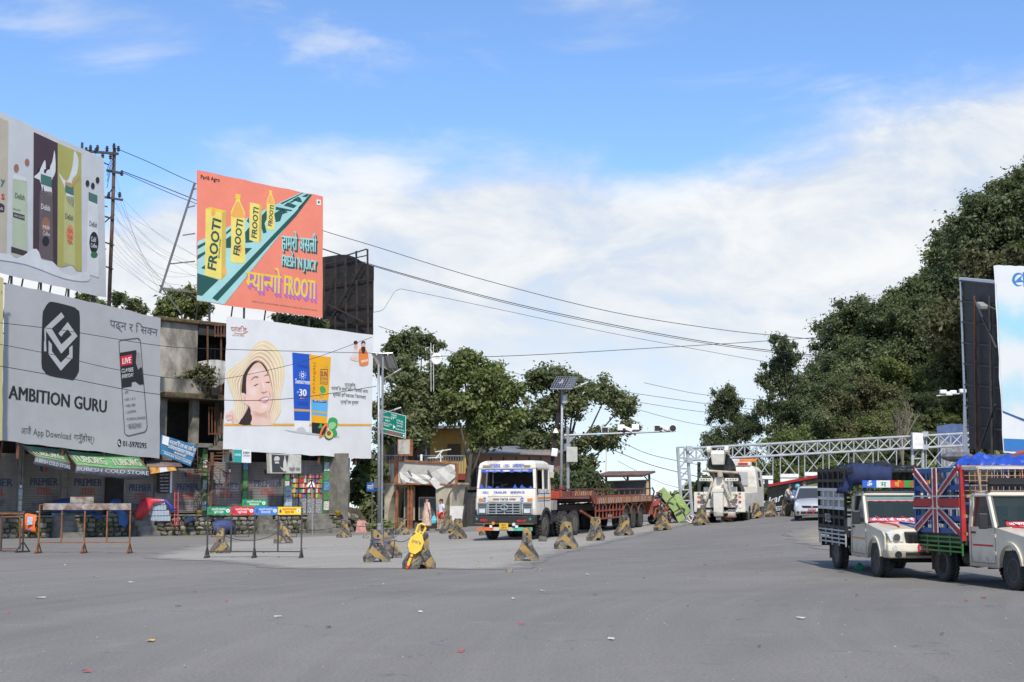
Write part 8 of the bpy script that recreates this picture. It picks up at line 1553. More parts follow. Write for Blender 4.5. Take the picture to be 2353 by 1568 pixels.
# --- hoardings on the right
def right_boards():
 A = at(2205,62); B_ = at(2322,56.5); b = Board((A[0], A[1], gz(*A)), B_, name='billboard', label='black backed hoarding seen edge-on beside the pale blue one', cat='billboard'); K = b.px; t = b.root
 bk = M('hoarding_black',(.016,.016,.017),.6, v=.3, s=1.5, d=(.04,.035,.03), da=.3, b=.3, bs=4); tl, tr, br, bl = K(2210,645), K(2306,655), K(2306,1036), K(2228,1030)
 n = 8
 for j in range(n):
  f0, f1 = j/n,(j+1)/n; g = lambda f, a, c: (a[0]+(c[0]-a[0])*f, a[1]+(c[1]-a[1])*f)
  P1(lambda m: m.prism([g(f0, bl, tl), g(f0, br, tr), g(f1-.004, br, tr), g(f1-.004, bl, tl)],.012*(j % 2),.03+.012*(j % 2), bk), 'sheet_panel', t)
  P1(lambda m: m.bar((g(f1, bl, tl)[0],-.08, g(f1, bl, tl)[1]),(g(f1, br, tr)[0],-.08, g(f1, br, tr)[1]),.06,.06, DARK), 'rail', t)
 P1(lambda m: m.loft([[(tl[0]-.12,-.05, tl[1]+.05),(tl[0]+.06,-.06, tl[1])], [(K(2214,800)[0]-.05,-.08, K(1,800)[1]),(K(2218,800)[0]+.1,-.05, K(1,800)[1])], [(bl[0]-.16,-.05, bl[1]-.1),(bl[0]+.08,-.05, bl[1])]], WHT, cap=False, closed=False), 'vinyl_edge', t, solid=.02); P1(lambda m: m.bar((tl[0]-.1,-.05, tl[1]+.08),(tr[0],-.05, tr[1]+.08),.08,.16, WHT), 'vinyl_top', t)
 for x in (2247,2282): a, c = K(x,680), K(x+8,1180); P1(lambda m: m.bar((a[0],-.15, a[1]),(c[0],-.15, max(.0, c[1]-.6)),.10,.10, RUST if x < 2260 else DARK), 'post', t)
 for a, c in (((2250,690),(2300,800)),((2252,1060),(2298,930))): p, q = K(*a), K(*c); P1(lambda m: m.bar((p[0],-.2, p[1]),(q[0],-.2, q[1]),.06,.06, DARK), 'brace', t)
 l = K(2290,703); lt = thing('flood_lamp', 'small flood lamp jutting from the dark hoarding', 'lamp', t.location, b.rz); P1(lambda m: m.box((l[0],-.6, l[1]),(.55,.3,.2), M('lamp_grey',(.3,.29,.26),.5), Matrix.Rotation(.4,3, 'Y')), 'lamp_head', lt, bev=.05); P1(lambda m: m.cyl((l[0]+.2,-.55, l[1]),(l[0]+.4,.0, l[1]-.3),.03, DARK,6), 'lamp_arm', lt)
 A = at(2286,52); B_ = at(2460,51.0); b = Board((A[0], A[1], gz(*A)), B_, name='billboard', label='pale blue cloudy billboard with a round logo at the right edge', cat='billboard'); K = b.px
 q = panel(b, [(2283,611),(2460,612),(2462,1048),(2306,1040)], vinyl('pale_white_vinyl',(.72,.74,.74)), seed=21); frame(b, q,0.3,3,.8, DARK); lay = MB()
 def soft():                           # printed sky: a procedural blue to white wash on the sheet
  ma = bpy.data.materials.new('print_sky_wash'); ma.use_nodes = True; t_ = NT(ma.node_tree); p = t_.N['Principled BSDF']; tc = t_.n('ShaderNodeTexCoord').outputs['Object']; sp = t_.n('ShaderNodeSeparateXYZ'); t_.L.new(tc, sp.inputs[0]); zc = sp.outputs[2]; z0, z1 = q[3][1], q[0][1]; f = t_.m('DIVIDE', t_.m('SUBTRACT', zc, z0), z1-z0); w = t_.m('MULTIPLY', t_.m('SUBTRACT', t_.noise(tc,.8,3),.5),.25); f = t_.m('ADD', f, w)
  band = t_.m('MAXIMUM', t_.ss(t_.m('ABSOLUTE', t_.m('SUBTRACT', f,.68)),.16,.0), t_.m('MULTIPLY', t_.ss(t_.m('ABSOLUTE', t_.m('SUBTRACT', f,.30)),.14,.0),.7)); t_.put(p.inputs['Base Color'], t_.mix(band,(.72,.73,.70,1),(.36,.64,.72,1))); p.inputs['Roughness'].default_value = .5; return ma
 b.poly(lay, [(2290,650),(2455,650),(2455,1000),(2304,945)], soft(),1); b.poly(lay, [(2306,1008),(2458,1014),(2458,1044),(2308,1036)], ink('sea_blue',(.04,.18,.45)),2); b.poly(lay, [(2304,944),(2455,1004),(2455,1010),(2305,948)], ink('dark_blue',(.03,.10,.3)),3); lay.build('printed_picture', b.root)
 lb = ink('logo_blue',(.05,.22,.55)); l2 = MB(); b.poly(l2, [(2340+14*math.cos(a),643+16*math.sin(a)) for a in np.linspace(.9,5.6,16)]+[(2343+11*math.cos(a),643+13*math.sin(a)) for a in np.linspace(5.6,.9,16)], lb,2); b.poly(l2, [(2330,650),(2340,640),(2350,632),(2346,642),(2352,648),(2342,648)], lb,2); b.poly(l2, [(2350,626),(2380,626),(2380,660),(2352,660)], lb,2); l2.build('printed_logo', b.root)
 c = thing('camera_mast', 'thin arm with white cameras beside the dark hoarding', 'camera pole', GX(2215,64)); o = Vector(c.location); z = lambda x, y: U(x, y,64)-o; P1(lambda m: m.cyl((0,0,0), z(2216,895),.06, GALV,8), 'pole', c); P1(lambda m: m.cyl(z(2152,910), z(2217,904),.035, GALV,8), 'arm', c)
 for x, y in ((2167,901),(2180,905),(2190,902),(2212,899)): P1(lambda m: m.box(z(x, y),(.30,.2,.18), WHITE), 'camera', c, bev=.04)
 # sheds behind the pickups
 s = thing('tarp_shed', 'makeshift shed of blue tarpaulin and grey sheets behind the pickups', 'shed', GX(2200,90)); o = Vector(s.location); z = lambda x, y, dy=0.: U(x, y,90+dy)-o; tb = M('faded_blue_tarp',(.07,.11,.23),.6, v=.3, s=1.2, d=(.2,.2,.22), da=.3, b=.4, bs=3)
 P1(lambda m: m.loft([[z(2152,980), z(2160,1110)], [z(2185,974), z(2190,1110)], [z(2222,976), z(2226,1110)]], tb, cap=False, closed=False), 'tarp_wall', s, solid=.02); P1(lambda m: m.loft([[z(2160,1010,-.2), z(2165,1130,-.2)], [z(2190,1020,-.3), z(2190,1130,-.3)], [z(2222,1030,-.2), z(2226,1130,-.2)]], M('grey_sheet',(.22,.22,.24),.7, v=.3), cap=False, closed=False), 'grey_sheet', s, solid=.02)
 for x in (2154,2190,2224): P1(lambda m: m.bar(z(x,1200,.05), z(x,976,.05),.08,.08, DARK), 'post', s)
 s = thing('timber_stall', 'timber stall with red roof edge and blue sheet behind the flag pickup', 'stall', GX(2320,44)); o = Vector(s.location); z = lambda x, y, dy=0.: U(x, y,44+dy)-o; tm = M('stall_timber',(.16,.09,.05),.8, v=.25)
 P1(lambda m: m.loft([[z(2260,1046), z(2262,1080), ], [z(2380,1040), z(2380,1078)]], tb, cap=False, closed=False), 'blue_sheet', s, solid=.02); P1(lambda m: m.loft([[z(2318,1052,-.4), z(2440,1040,-.4), z(2440,1026,.8), z(2340,1036,.8)], [z(2318,1056,-.4), z(2440,1044,-.4), z(2440,1030,.8), z(2340,1040,.8)]], M('red_roof',(.40,.04,.04),.6, v=.15)), 'roof', s)
 P1(lambda m: m.bar(z(2270,1064,-.1), z(2360,1044,-.1),.12,.16, tm), 'beam', s); P1(lambda m: m.bar(z(2347,1200,-.1), z(2347,1046,-.1),.16,.16, tm), 'post', s); P1(lambda m: m.bar(z(2250,1200,-.1), z(2256,1050,-.1),.10,.10, M('pale_post',(.4,.4,.4),.6)), 'post', s)
 P1(lambda m: m.bb(z(2250,1).x, z(2440,1).x,.3,2.5,0, z(1,1085).z, M('stall_shade',(.07,.06,.06),.9, v=.4)), 'counter_wall', s)
 r = thing('goods_pile', 'red crate and grey bundles stacked behind the flag pickup', 'goods pile', GX(2200,42)); o = Vector(r.location); z = lambda x, y: U(x, y,42)-o
 P1(lambda m: m.bb(z(2176,1).x, z(2225,1).x,-.5,.5,0, z(1,1064).z, NEARBLK), 'stand', r); P1(lambda m: m.bb(z(2178,1).x, z(2222,1).x,-.52,.4, z(1,1064).z, z(1,1056).z, RED), 'crate', r); P1(lambda m: m.ball(z(2200,1050),(.5,.35,.16), M('bundle_grey',(.12,.12,.13),.8, v=.3),10,6), 'bundle', r); P1(lambda m: m.ball(z(2220,1054),(.2,.25,.12), ORNG,8,5), 'bundle', r)
right_boards()
# ------------------------------------------------------------------ people, scooter, goods, wires, litter
def skin_mesh(name, V, E, Rd, mat, parent, root=0, sub=1):
 me = bpy.data.meshes.new(name); me.from_pydata([tuple(v) for v in V], E, []); o = bpy.data.objects.new(name, me); COL.objects.link(o)
 sk = o.modifiers.new('skin', 'SKIN'); sl = me.skin_vertices[0].data
 for i, r in enumerate(Rd): sl[i].radius = (r, r) if not isinstance(r, tuple) else r; sl[i].use_root = (i == root)
 sk.use_smooth_shade = True; ss = o.modifiers.new('sub', 'SUBSURF'); ss.levels = sub; ss.render_levels = sub
 bpy.context.view_layer.update(); dg = bpy.context.evaluated_depsgraph_get(); m2 = bpy.data.meshes.new_from_object(o.evaluated_get(dg)); bpy.data.objects.remove(o)
 m2.materials.clear(); m2.materials.append(mat); ob = bpy.data.objects.new(name, m2); COL.objects.link(ob); ob.parent = parent; return ob
SKN = M('skin_tone',(.40,.235,.16),.55, v=.06); HAIR = M('black_hair',(.018,.014,.013),.45, v=.2)
def person(label, loc, rz, J, h, wear, hair='bun', skin=SKN, look=0.):
 t = thing('person', label, 'person', loc, rz); s = h/1.65; V = lambda *p: Vector(p)
 pe, ch, nk, hd = (Vector(J[k]) for k in ('pelvis', 'chest', 'neck', 'head')); vs = [pe, pe.lerp(ch,.5), ch, nk, hd+V(0,0,-.06), hd+V(0,-.005,.02), hd+V(0,.01,.10)]; rd = [.125*s,.105*s,.125*s,.052*s,.070*s,.088*s,.062*s]; ed = [(i, i+1) for i in range(6)]
 fingers = MB()
 for sd in ('l', 'r'):
  a = [Vector(p) for p in J['arm_'+sd]]; i = len(vs); d = (a[2]-a[1]).normalized(); vs += [a[0], a[1], a[2], a[2]+d*.07*s]; rd += [.058*s,.042*s,.030*s,(.038*s,.022*s)]; ed += [(2, i),(i, i+1),(i+1, i+2),(i+2, i+3)]
  pc = a[2]+d*.07*s; x = d.cross(Vector((0,1,.1))).normalized(); up = x.cross(d)
  for k, L in enumerate((.062,.075,.08,.072,.055)):
   if k == 0: f0 = a[2]+d*.03*s+x*.03*s; fd = (d*.6+x*.8).normalized()
   else: f0 = pc+x*(.024-.016*(k-1))*s*1.2; fd = d
   f1 = f0+fd*L*.55*s; f2 = f1+(fd*.8-up*.5).normalized()*L*.5*s; fingers.tube([f0, f1, f2], [.010*s,.009*s,.006*s], skin,5)
  l = [Vector(p) for p in J['leg_'+sd]]; i = len(vs); vs += l[:3]+[l[3]]; rd += [.088*s,.060*s,.038*s,(.036*s,.024*s)]; ed += [(0, i),(i, i+1),(i+1, i+2),(i+2, i+3)]
 b = skin_mesh('body', vs, ed, rd, skin, t)
 bm = bmesh.new(); bm.from_mesh(b.data); n0 = len(bm.verts); fv = [bm.verts.new(p) for p in fingers.v]
 for f in fingers.f: bm.faces.new([fv[i] for i in f])
 q = Matrix.Rotation(look,3, 'Z'); F = lambda x, y, z: hd+q @ Vector((x, y, z))*s
 nose = [bm.verts.new(F(*p)) for p in ((-.014,-.085,-.01),(.014,-.085,-.01),(0,-.088,.03),(0,-.112,-.012))]
 for f in ((0,1,3),(1,2,3),(2,0,3)): bm.faces.new([nose[i] for i in f])
 bm.to_mesh(b.data); bm.free(); b.data.polygons.foreach_set('use_smooth', [True]*len(b.data.polygons))
 ey = M('eye_dark',(.02,.015,.012),.3)
 for x in (-.034,.034): P1(lambda m: m.ball(F(x,-.082,.025),(.013*s,.01*s,.008*s), ey,8,4), 'eye', b)
 P1(lambda m: m.ball(F(0,-.084,-.045),(.024*s,.010*s,.007*s), M('lip_tone',(.30,.10,.09),.5),8,4), 'mouth', b)
 for x in (-1,1): P1(lambda m: m.ball(F(x*.088,.0,.0),(.012*s,.022*s,.032*s), skin,6,5), 'ear', b)
 hm = MB(); hm.ball(F(0,.018,.052),(.098*s,.108*s,.088*s), HAIR,14,8)
 if hair == 'bun': hm.ball(F(0,.12,.02),(.055*s,.06*s,.06*s), HAIR,10,6); hm.tube([F(.0,.10,.0), F(.02,.13,-.12), F(.02,.12,-.26)], [.055*s,.05*s,.02*s], HAIR,8)
 if hair == 'bob': hm.ball(F(0,.045,-.02),(.100*s,.085*s,.10*s), HAIR,12,7)
 if hair == 'helmet': hm = MB(); hm.ball(F(0,.0,.03),(.135*s,.15*s,.14*s), M('helmet_teal',(.10,.35,.38),.25, coat=.5),14,8)
 hm.build('helmet' if hair == 'helmet' else 'hair', t, smooth=True)
 for w in wear: w(t, J, s)
 return t
def top_wear(mat, name='shirt', sleeve=.5, r=1.16):
 def f(t, J, s):
  pe, ch, nk = (Vector(J[k]) for k in ('pelvis', 'chest', 'neck')); vs = [pe+Vector((0,0,-.03)), pe.lerp(ch,.5), ch, ch.lerp(nk,.6)]; rd = [.135*s*r,.118*s*r,.135*s*r,.07*s]; ed = [(0,1),(1,2),(2,3)]
  for sd in ('l', 'r'): a = [Vector(p) for p in J['arm_'+sd]]; i = len(vs); e = a[0].lerp(a[1], min(1, sleeve*2)); vs += [a[0], e]; rd += [.068*s*r,.056*s*r]; ed += [(2, i),(i, i+1)];
  if sleeve > .5:
   for sd, i in (('l',4),('r',6)): a = [Vector(p) for p in J['arm_'+sd]]; vs.append(a[1].lerp(a[2], sleeve*2-1)); rd.append(.046*s*r); ed.append((i+1, len(vs)-1))
  skin_mesh(name, vs, ed, rd, mat, t,1)
 return f
def leg_wear(mat, name='trousers', length=1., r=1.2):
 def f(t, J, s):
  pe = Vector(J['pelvis']); vs = [pe]; rd = [.13*s*r*.92]; ed = []
  for sd in ('l', 'r'):
   l = [Vector(p) for p in J['leg_'+sd]]; i = len(vs); vs.append(l[0]); rd.append(.092*s*r); ed.append((0, i))
   if length <= .5: vs.append(l[0].lerp(l[1], length*2)); rd.append(.085*s*r); ed.append((i, i+1))
   else: vs += [l[1], l[1].lerp(l[2], length*2-1)]; rd += [.066*s*r,.055*s*r]; ed += [(i, i+1),(i+1, i+2)]
  skin_mesh(name, vs, ed, rd, mat, t)
 return f
def shoes(mat):
 def f(t, J, s):
  for sd in ('l', 'r'): l = [Vector(p) for p in J['leg_'+sd]]; P1(lambda m: m.ball((l[2]*.45+l[3]*.55)+Vector((0,0,-.015)),(.05*s,.13*s,.045*s), mat,10,6), 'shoe', t, smooth=True)
 return f
def dress(mat):
 def f(t, J, s):
  pe, ch = Vector(J['pelvis']), Vector(J['chest']); m = MB(); pr = [(.13, ch.z+.02),(.175, ch.z-.08),(.165,(pe.z+ch.z)/2),(.215, pe.z),(.245, pe.z-.2),(.255, pe.z-.4),(.27,.24)]; rings = []
  for k,(r, z) in enumerate(pr): rings.append([(pe.x+r*s*1.02*math.cos(a)+.012*math.sin(a*7)*k/3, pe.y+r*s*.8*math.sin(a)+.012*math.cos(a*9)*k/3, z) for a in np.linspace(0,6.283,21)[:-1]])
  m.loft(rings, mat, cap=False); m.build('dress', t, smooth=True)
 return f
def stand(h, la, ra, ll=.0, rl=.0, sw=.17):   # la/ra: (elbow, wrist) offsets from the shoulder; ll/rl: forward step
 s = h/1.65; J = dict(pelvis=(0,0,.92*s), chest=(0,0,1.24*s), neck=(0,0,1.40*s), head=(0,-.015*s,1.53*s))
 for sd, sg, a, st in (('l',1, la, ll),('r',-1, ra, rl)):
  sh = Vector((sg*sw*s,0,1.34*s)); J['arm_'+sd] = (sh, sh+Vector(a[0])*s, sh+Vector(a[1])*s); J['leg_'+sd] = (Vector((sg*.09*s,0,.86*s)), Vector((sg*.095*s,-st*.5-.02*s,.48*s)), Vector((sg*.09*s,-st,.075*s)), Vector((sg*.10*s,-st-.13*s,.03*s)))
 return J
FLO = M('floral_cotton',(.60,.44,.34),.8, v=.4, s=22, d=(.50,.10,.07), da=.5, ds=14); LSH = M('pale_shirt',(.58,.60,.68),.8, v=.12, s=12); RSH = M('red_shorts',(.62,.06,.04),.75, v=.1); SAN = M('sandal_brown',(.09,.05,.035),.8)
p = G(981,1220); person('woman in a long floral dress walking hand in hand with a child', p, R(-62), stand(1.68,((.12,-.02,-.25),(.26,-.05,-.45)),((-.14,.05,-.24),(-.26,.0,-.43)),.16,-.12),1.68, [dress(FLO), top_wear(FLO, 'bodice',.75,1.1), shoes(SAN)], 'bun', look=R(20)).scale = (1.14,1.14,1.06)
p2 = G(1014,1219); person('child in pale blue shirt and red shorts holding the woman by the hand', p2, R(-55), stand(1.56,((.05,.02,-.27),(.06,-.02,-.52)),((-.10,.02,-.25),(-.20,.02,-.46)),.02,.12),1.56, [top_wear(LSH, 'shirt',.42,1.22), leg_wear(RSH, 'shorts',.36,1.25), shoes(SAN)], 'bob', look=R(35)).scale = (1.14,1.14,1.05)
bgm = M('bag_turquoise',(.12,.48,.55),.5, v=.25, s=9); bl = (p+p2)/2+Vector((0,-.12,.55)); m = MB(); m.loft([[(-.10,-.05,-.17),(.09,-.05,-.16),(.09,.06,-.16),(-.10,.06,-.17)], [(-.14,-.07,0),(.13,-.07,.02),(.13,.08,.02),(-.14,.08,0)], [(-.06,-.03,.22),(.06,-.03,.24),(.06,.03,.24),(-.06,.03,.22)]], bgm); m.tube([(-.04,0,.2),(-.03,0,.34),(.03,0,.34),(.04,0,.2)],.012, bgm,5); o = m.build('shopping_bag', loc=bl, bev=.03); props(o, 'turquoise carrier bag held between the woman and child', 'bag')
# young man sitting on the end barrier, rider beside him, head behind the car
def seated(h):
 s = h/1.7; J = dict(pelvis=(0,.05,.86), chest=(0,-.03,1.20), neck=(0,-.08,1.36), head=(0,-.15,1.48))
 for sd, sg in (('l',1),('r',-1)): sh = Vector((sg*.18,-.05,1.30)); J['arm_'+sd] = (sh, sh+Vector((sg*.04,-.12,-.25)), sh+Vector((-sg*.05,-.36,-.33))); J['leg_'+sd] = (Vector((sg*.09,0,.86)), Vector((sg*.13,-.42,.78)), Vector((sg*.12,-.50,.36)), Vector((sg*.12,-.64,.31)))
 return J
w = G(1807,1186); person('young man in a white and olive top sitting on a barrier with head bowed', w+Vector((.05,-.1,.0)), R(65), seated(1.7),1.7, [top_wear(M('raglan_top',(.45,.43,.36),.8, v=.1), 'top',.5,1.2), leg_wear(M('dark_trousers',(.03,.032,.035),.8), 'trousers',.95,1.15), shoes(M('shoe_brown',(.16,.07,.05),.7))], 'short')
pm = GX(1833,71.); DEN = M('denim_jacket',(.08,.17,.32),.8, v=.15)
def riding():
 J = dict(pelvis=(0,.15,.82), chest=(0,.0,1.14), neck=(0,-.05,1.30), head=(0,-.09,1.43))
 for sd, sg in (('l',1),('r',-1)): sh = Vector((sg*.19,-.02,1.24)); J['arm_'+sd] = (sh, sh+Vector((sg*.08,-.20,-.20)), sh+Vector((sg*.10,-.45,-.22))); J['leg_'+sd] = (Vector((sg*.10,.1,.80)), Vector((sg*.22,-.32,.68)), Vector((sg*.2,-.05,.28)), Vector((sg*.2,-.18,.24)))
 return J
person('rider in denim jacket and teal helmet astride a motorcycle by the wall', pm, R(10), riding(),1.7, [top_wear(DEN, 'jacket',.95,1.25), leg_wear(M('blue_jeans',(.05,.09,.18),.8), 'jeans',1.,1.15), shoes(BLACK)], 'helmet')
person('man in grey shirt standing behind the silver car', GX(1850,70.5), R(30), stand(1.7,((.05,-.05,-.28),(.05,-.15,-.5)),((-.05,-.05,-.28),(-.05,-.15,-.5))),1.7, [top_wear(M('grey_shirt',(.12,.10,.10),.8), 'shirt',.5,1.2), leg_wear(M('dark_trousers',(.03,.032,.035)), 'trousers',.97,1.15), shoes(BLACK)], 'short')
def two_wheeler(name, label, loc, rz, col, scooter, cat):
 t = thing(name, label, cat, loc, rz); c = M('bike_'+name, col,.35, v=.06, coat=.4); r = .23 if scooter else .30; wb = 1.25
 for y in (0, wb): P1(lambda m: m.lathe([(r*.7,-.04),(r*.95,-.05),(r,0),(r*.95,.05),(r*.7,.04)], TYRE,22,(0, y, r), 'x'), 'wheel', t, smooth=True); P1(lambda m: m.cyl((-.035, y, r),(.035, y, r), r*.68, RIMS,16), 'rim', t)
 for s in (-1,1): P1(lambda m: m.cyl((s*.06,0, r),(s*.06,.18,.72),.022, GALV,8), 'fork', t); P1(lambda m: m.tube([(0,.22,.95),(s*.18,.2,1.0),(s*.33,.26,.98)],.014, BLACK,6), 'handlebar', t); P1(lambda m: m.tube([(s*.2,.2,1.0),(s*.28,.18,1.14),(s*.30,.18,1.2)],.008, BLACK,5), 'mirror_stem', t); P1(lambda m: m.ball((s*.31,.17,1.22),(.065,.015,.04), GALV,10,5), 'mirror', t)
 P1(lambda m: m.prism(arc(0, r, r+.05,150,20,8)+arc(0, r, r+.02,20,150,8),-.07,.07, c, 'x'), 'front_mudguard', t)
 if scooter:
  P1(lambda m: m.loft([[(-.10,.08,.42),(.10,.08,.42),(.16,.22,.42),(-.16,.22,.42)], [(-.20,.10,.70),(.20,.10,.70),(.22,.26,.70),(-.22,.26,.70)], [(-.10,.12,.98),(.10,.12,.98),(.12,.3,.98),(-.12,.3,.98)]], c), 'leg_shield', t, bev=.03); P1(lambda m: m.bb(-.16,.16,.26,.62,.30,.36, BLACK), 'footboard', t)
  P1(lambda m: m.loft([[(-.10,.60,.34),(.10,.60,.34),(.10,.60,.66),(-.10,.60,.66)], [(-.19,.95,.36),(.19,.95,.36),(.17,.95,.72),(-.17,.95,.72)], [(-.12,1.55,.56),(.12,1.55,.56),(.10,1.55,.78),(-.10,1.55,.78)]], c), 'tail_body', t, bev=.04); P1(lambda m: m.bb(-.14,.14,.66,1.45,.735,.82, BLACK), 'seat', t, bev=.04)
  P1(lambda m: m.box((0,.12,.94),(.2,.1,.14), LENS), 'headlamp', t, bev=.03)
 else:
  P1(lambda m: m.ball((0,.42,.80),(.14,.28,.14), c,12,7), 'fuel_tank', t, smooth=True); P1(lambda m: m.bb(-.13,.13,.65,1.4,.74,.83, BLACK), 'seat', t, bev=.04); P1(lambda m: m.bb(-.14,.14,.4,.85,.25,.6, CHAS), 'engine', t, bev=.05); P1(lambda m: m.cyl((0,.06,.86),(0,.14,.86),.10, LENS,12), 'headlamp', t); P1(lambda m: m.tube([(.15,.5,.3),(.17,.9,.28),(.17,1.4,.36)],.045, GALV,8), 'exhaust', t)
 return t
sc = two_wheeler('scooter', 'blue scooter wearing an orange safety vest by the plinth', G(67,1237), R(12),(.03,.09,.40), True, 'scooter')
m = MB(); vo = M('vest_orange',(.85,.16,.02),.7, v=.12, b=.4, bs=8); rows = []
for k in range(8): f = k/7; z = 1.12-.82*f; rows.append([(-.30-.03*math.sin(f*5)+.60*a+(.04*math.sin(f*7) if a in (0,1) else 0),-.12-.10*math.sin(f*2.4)-.05*math.sin(a*6+f*3), z+.03*math.sin(a*5)) for a in np.linspace(0,1,9)])
m.loft(rows, vo, cap=False, closed=False); vt = m.build('vest_cloth', None, smooth=True, solid=.012); V_ = thing('safety_vest', 'orange safety vest with silver panel draped over the scooter', 'safety vest', sc.location, R(12)); vt.parent = V_
P1(lambda m: m.loft([[(x,-.285,1.0-.02*math.sin(x*9)) for x in (-.08,0,.08,.16)], [(x,-.30,.62+.02*math.sin(x*9)) for x in (-.08,0,.08,.16)]], M('reflective_silver',(.42,.46,.60),.3, v=.35, s=14), cap=False, closed=False), 'silver_panel', V_, solid=.004)
two_wheeler('motorcycle', 'motorcycle carrying the denim rider', pm, R(10),(.05,.12,.28), False, 'motorcycle')
# --- goods on the plinth
BOT = M('clear_bottle',(.50,.58,.66),.15, v=.25, s=30); BOT.node_tree.nodes['Principled BSDF'].inputs['Alpha'].default_value = .8; CAPB = M('cap_blue',(.08,.22,.5),.5)
def bottles(label, x0, x1, yb, tiers, yo, cols_tiers, group=None):
 t = fthing('bottle_stack', label, 'bottle stack', group); a, b = F3(x0, yb, yo), F3(x1, yb, yo); z = a.z; n = int((b.x-a.x)/.085)
 for k in range(tiers):
  m = MB(); cp = MB(); sh = int(cols_tiers*k)
  for i in range(sh, n-sh):
   for j in range(3):
    c = Vector((a.x+.085*(i+.5), yo+.085*j, z)); m.cyl(c, c+Vector((0,0,.19)),.038, BOT,7); m.cyl(c+Vector((0,0,.19)), c+Vector((0,0,.25)),.038, BOT,7,.014); cp.cyl(c+Vector((0,0,.25)), c+Vector((0,0,.27)),.015, CAPB,6)
  o = m.build('bottle_layer', t); o['kind'] = 'stuff'; o = cp.build('cap_layer', t); o['kind'] = 'stuff'; z += .275
 return t, a, b, z
def drape(label, pts, mat, name='tarpaulin', cat='tarp', bulge=.12):   # pts: rows of (x, y, depth offset) in frontage space
 m = MB(); rows = [[F3(x, y, yo)+Vector((0, bulge*mnoise.noise(Vector((x*.11, y*.13,3.)))-.03,0)) for x, y, yo in r] for r in pts]; m.loft(rows, mat, cap=False, closed=False); o = m.build(name, smooth=True, solid=.015); o.location = (_A.x, _A.y,0); o.rotation_euler = (0,0, FB.rz); return props(o, label, cat)
bottles('low rows of clear water bottles on the plinth behind the rusty barricade',122,212,1190,1,.5,0)
bottles('tall stack of clear water bottles beside the red tarpaulin',330,392,1198,4,-.1,1.6)
bottles('clear bottle packs standing under the folded blue cloth',250,272,1190,2,.4,0)
bottles('pale plastic bottle packs by the shelf shop',656,672,1186,6,.6,0)
TR = M('tarp_red',(.55,.03,.035),.6, v=.15, b=.5, bs=8); TN = M('tarp_navy',(.03,.07,.22),.6, v=.2, b=.5, bs=8)
drape('red tarpaulin pulled over the tall bottle stack', [[(322,1150,.35),(340,1144,.35),(362,1145,.35),(385,1149,.3)], [(318,1158,-.2),(334,1150,-.15),(350,1150,-.1),(384,1152,-.1)], [(312,1180,-.3),(328,1172,-.3),(340,1168,-.28),(352,1156,-.25)], [(310,1192,-.3),(322,1193,-.32),(338,1182,-.3),(344,1172,-.25)]], TR)
drape('blue and red corner of cloth hanging off the bottle stack', [[(375,1147,-.1),(384,1150,-.1)], [(388,1160,-.2),(398,1166,-.2)], [(392,1174,-.2),(402,1172,-.2)]], M('cloth_cobalt',(.05,.07,.45),.6))
drape('navy tarpaulin over goods behind the rusty barricade', [[(126,1150,.8),(145,1146,.8),(165,1146,.8),(212,1148,.8)], [(122,1158,.2),(142,1152,.2),(165,1152,.2),(214,1156,.2)], [(120,1180,.1),(142,1178,.1),(165,1178,.1),(214,1180,.1)]], TN)
drape('blue cloth hanging down the plinth from the bottle packs', [[(254,1150,.5),(264,1146,.5),(276,1149,.5)], [(252,1168,.2),(264,1162,.1),(280,1172,.1)], [(270,1180,-.1),(282,1176,-.1),(292,1182,-.1)], [(272,1205,-.2),(284,1208,-.2),(293,1200,-.2)], [(284,1213,-.2),(288,1213,-.22),(292,1206,-.2)]], M('cloth_denim',(.06,.14,.34),.8, v=.25))
drape('blue sheet slumping off the plinth beside the barricade', [[(208,1172,.3),(222,1178,.3)], [(212,1188,-.1),(232,1184,-.1)], [(222,1192,-.2),(238,1193,-.2)]], TN)
drape('dark blue tarpaulin covering goods at the road edge', [[(492,1196,.1),(510,1192,.1),(530,1194,.1),(540,1200,.1)], [(488,1206,-.6),(508,1200,-.7),(528,1202,-.7),(542,1208,-.6)], [(490,1222,-.75),(508,1220,-.8),(528,1221,-.8),(540,1219,-.7)]], M('tarp_dusk',(.05,.07,.17),.7, v=.25, b=.5, bs=8))
drape('blue fertiliser sack cloth spread by the hand truck', [[(420,1190,.0),(436,1186,0),(446,1190,0)], [(424,1204,-.4),(438,1198,-.4),(448,1196,-.4)]], CLN)
for x, y, w_, h_, c, l in ((455,1216,.40,.30,(.10,.28,.5), 'bright blue sack slumped at the foot of the plinth'),(447,1222,.42,.22,(.55,.53,.50), 'white sack lying at the road edge'),(459,1223,.35,.2,(.6,.58,.55), 'second white sack lying beside the first'),(410,1208,.35,.14,(.35,.37,.36), 'pale folded sacks beside the red hand truck'),(486,1218,.3,.26,(.2,.17,.14), 'brown bundle by the foot of the stair')):
 p = G(x, y+2); p.y -= .2; m = MB(); m.ball((0,0, h_*.8),(w_*.7,.3, h_), M('sack_%d' % x, c,.7, v=.3, s=6, b=.5, bs=9),12,7); m.v = [v+Vector((.05*mnoise.noise(v*4+Vector((x,0,0))),0,.05*mnoise.noise(v*5+Vector((0, x,0))))) for v in m.v]; o = m.build('sack', loc=p, smooth=True); props(o, l, 'sack')
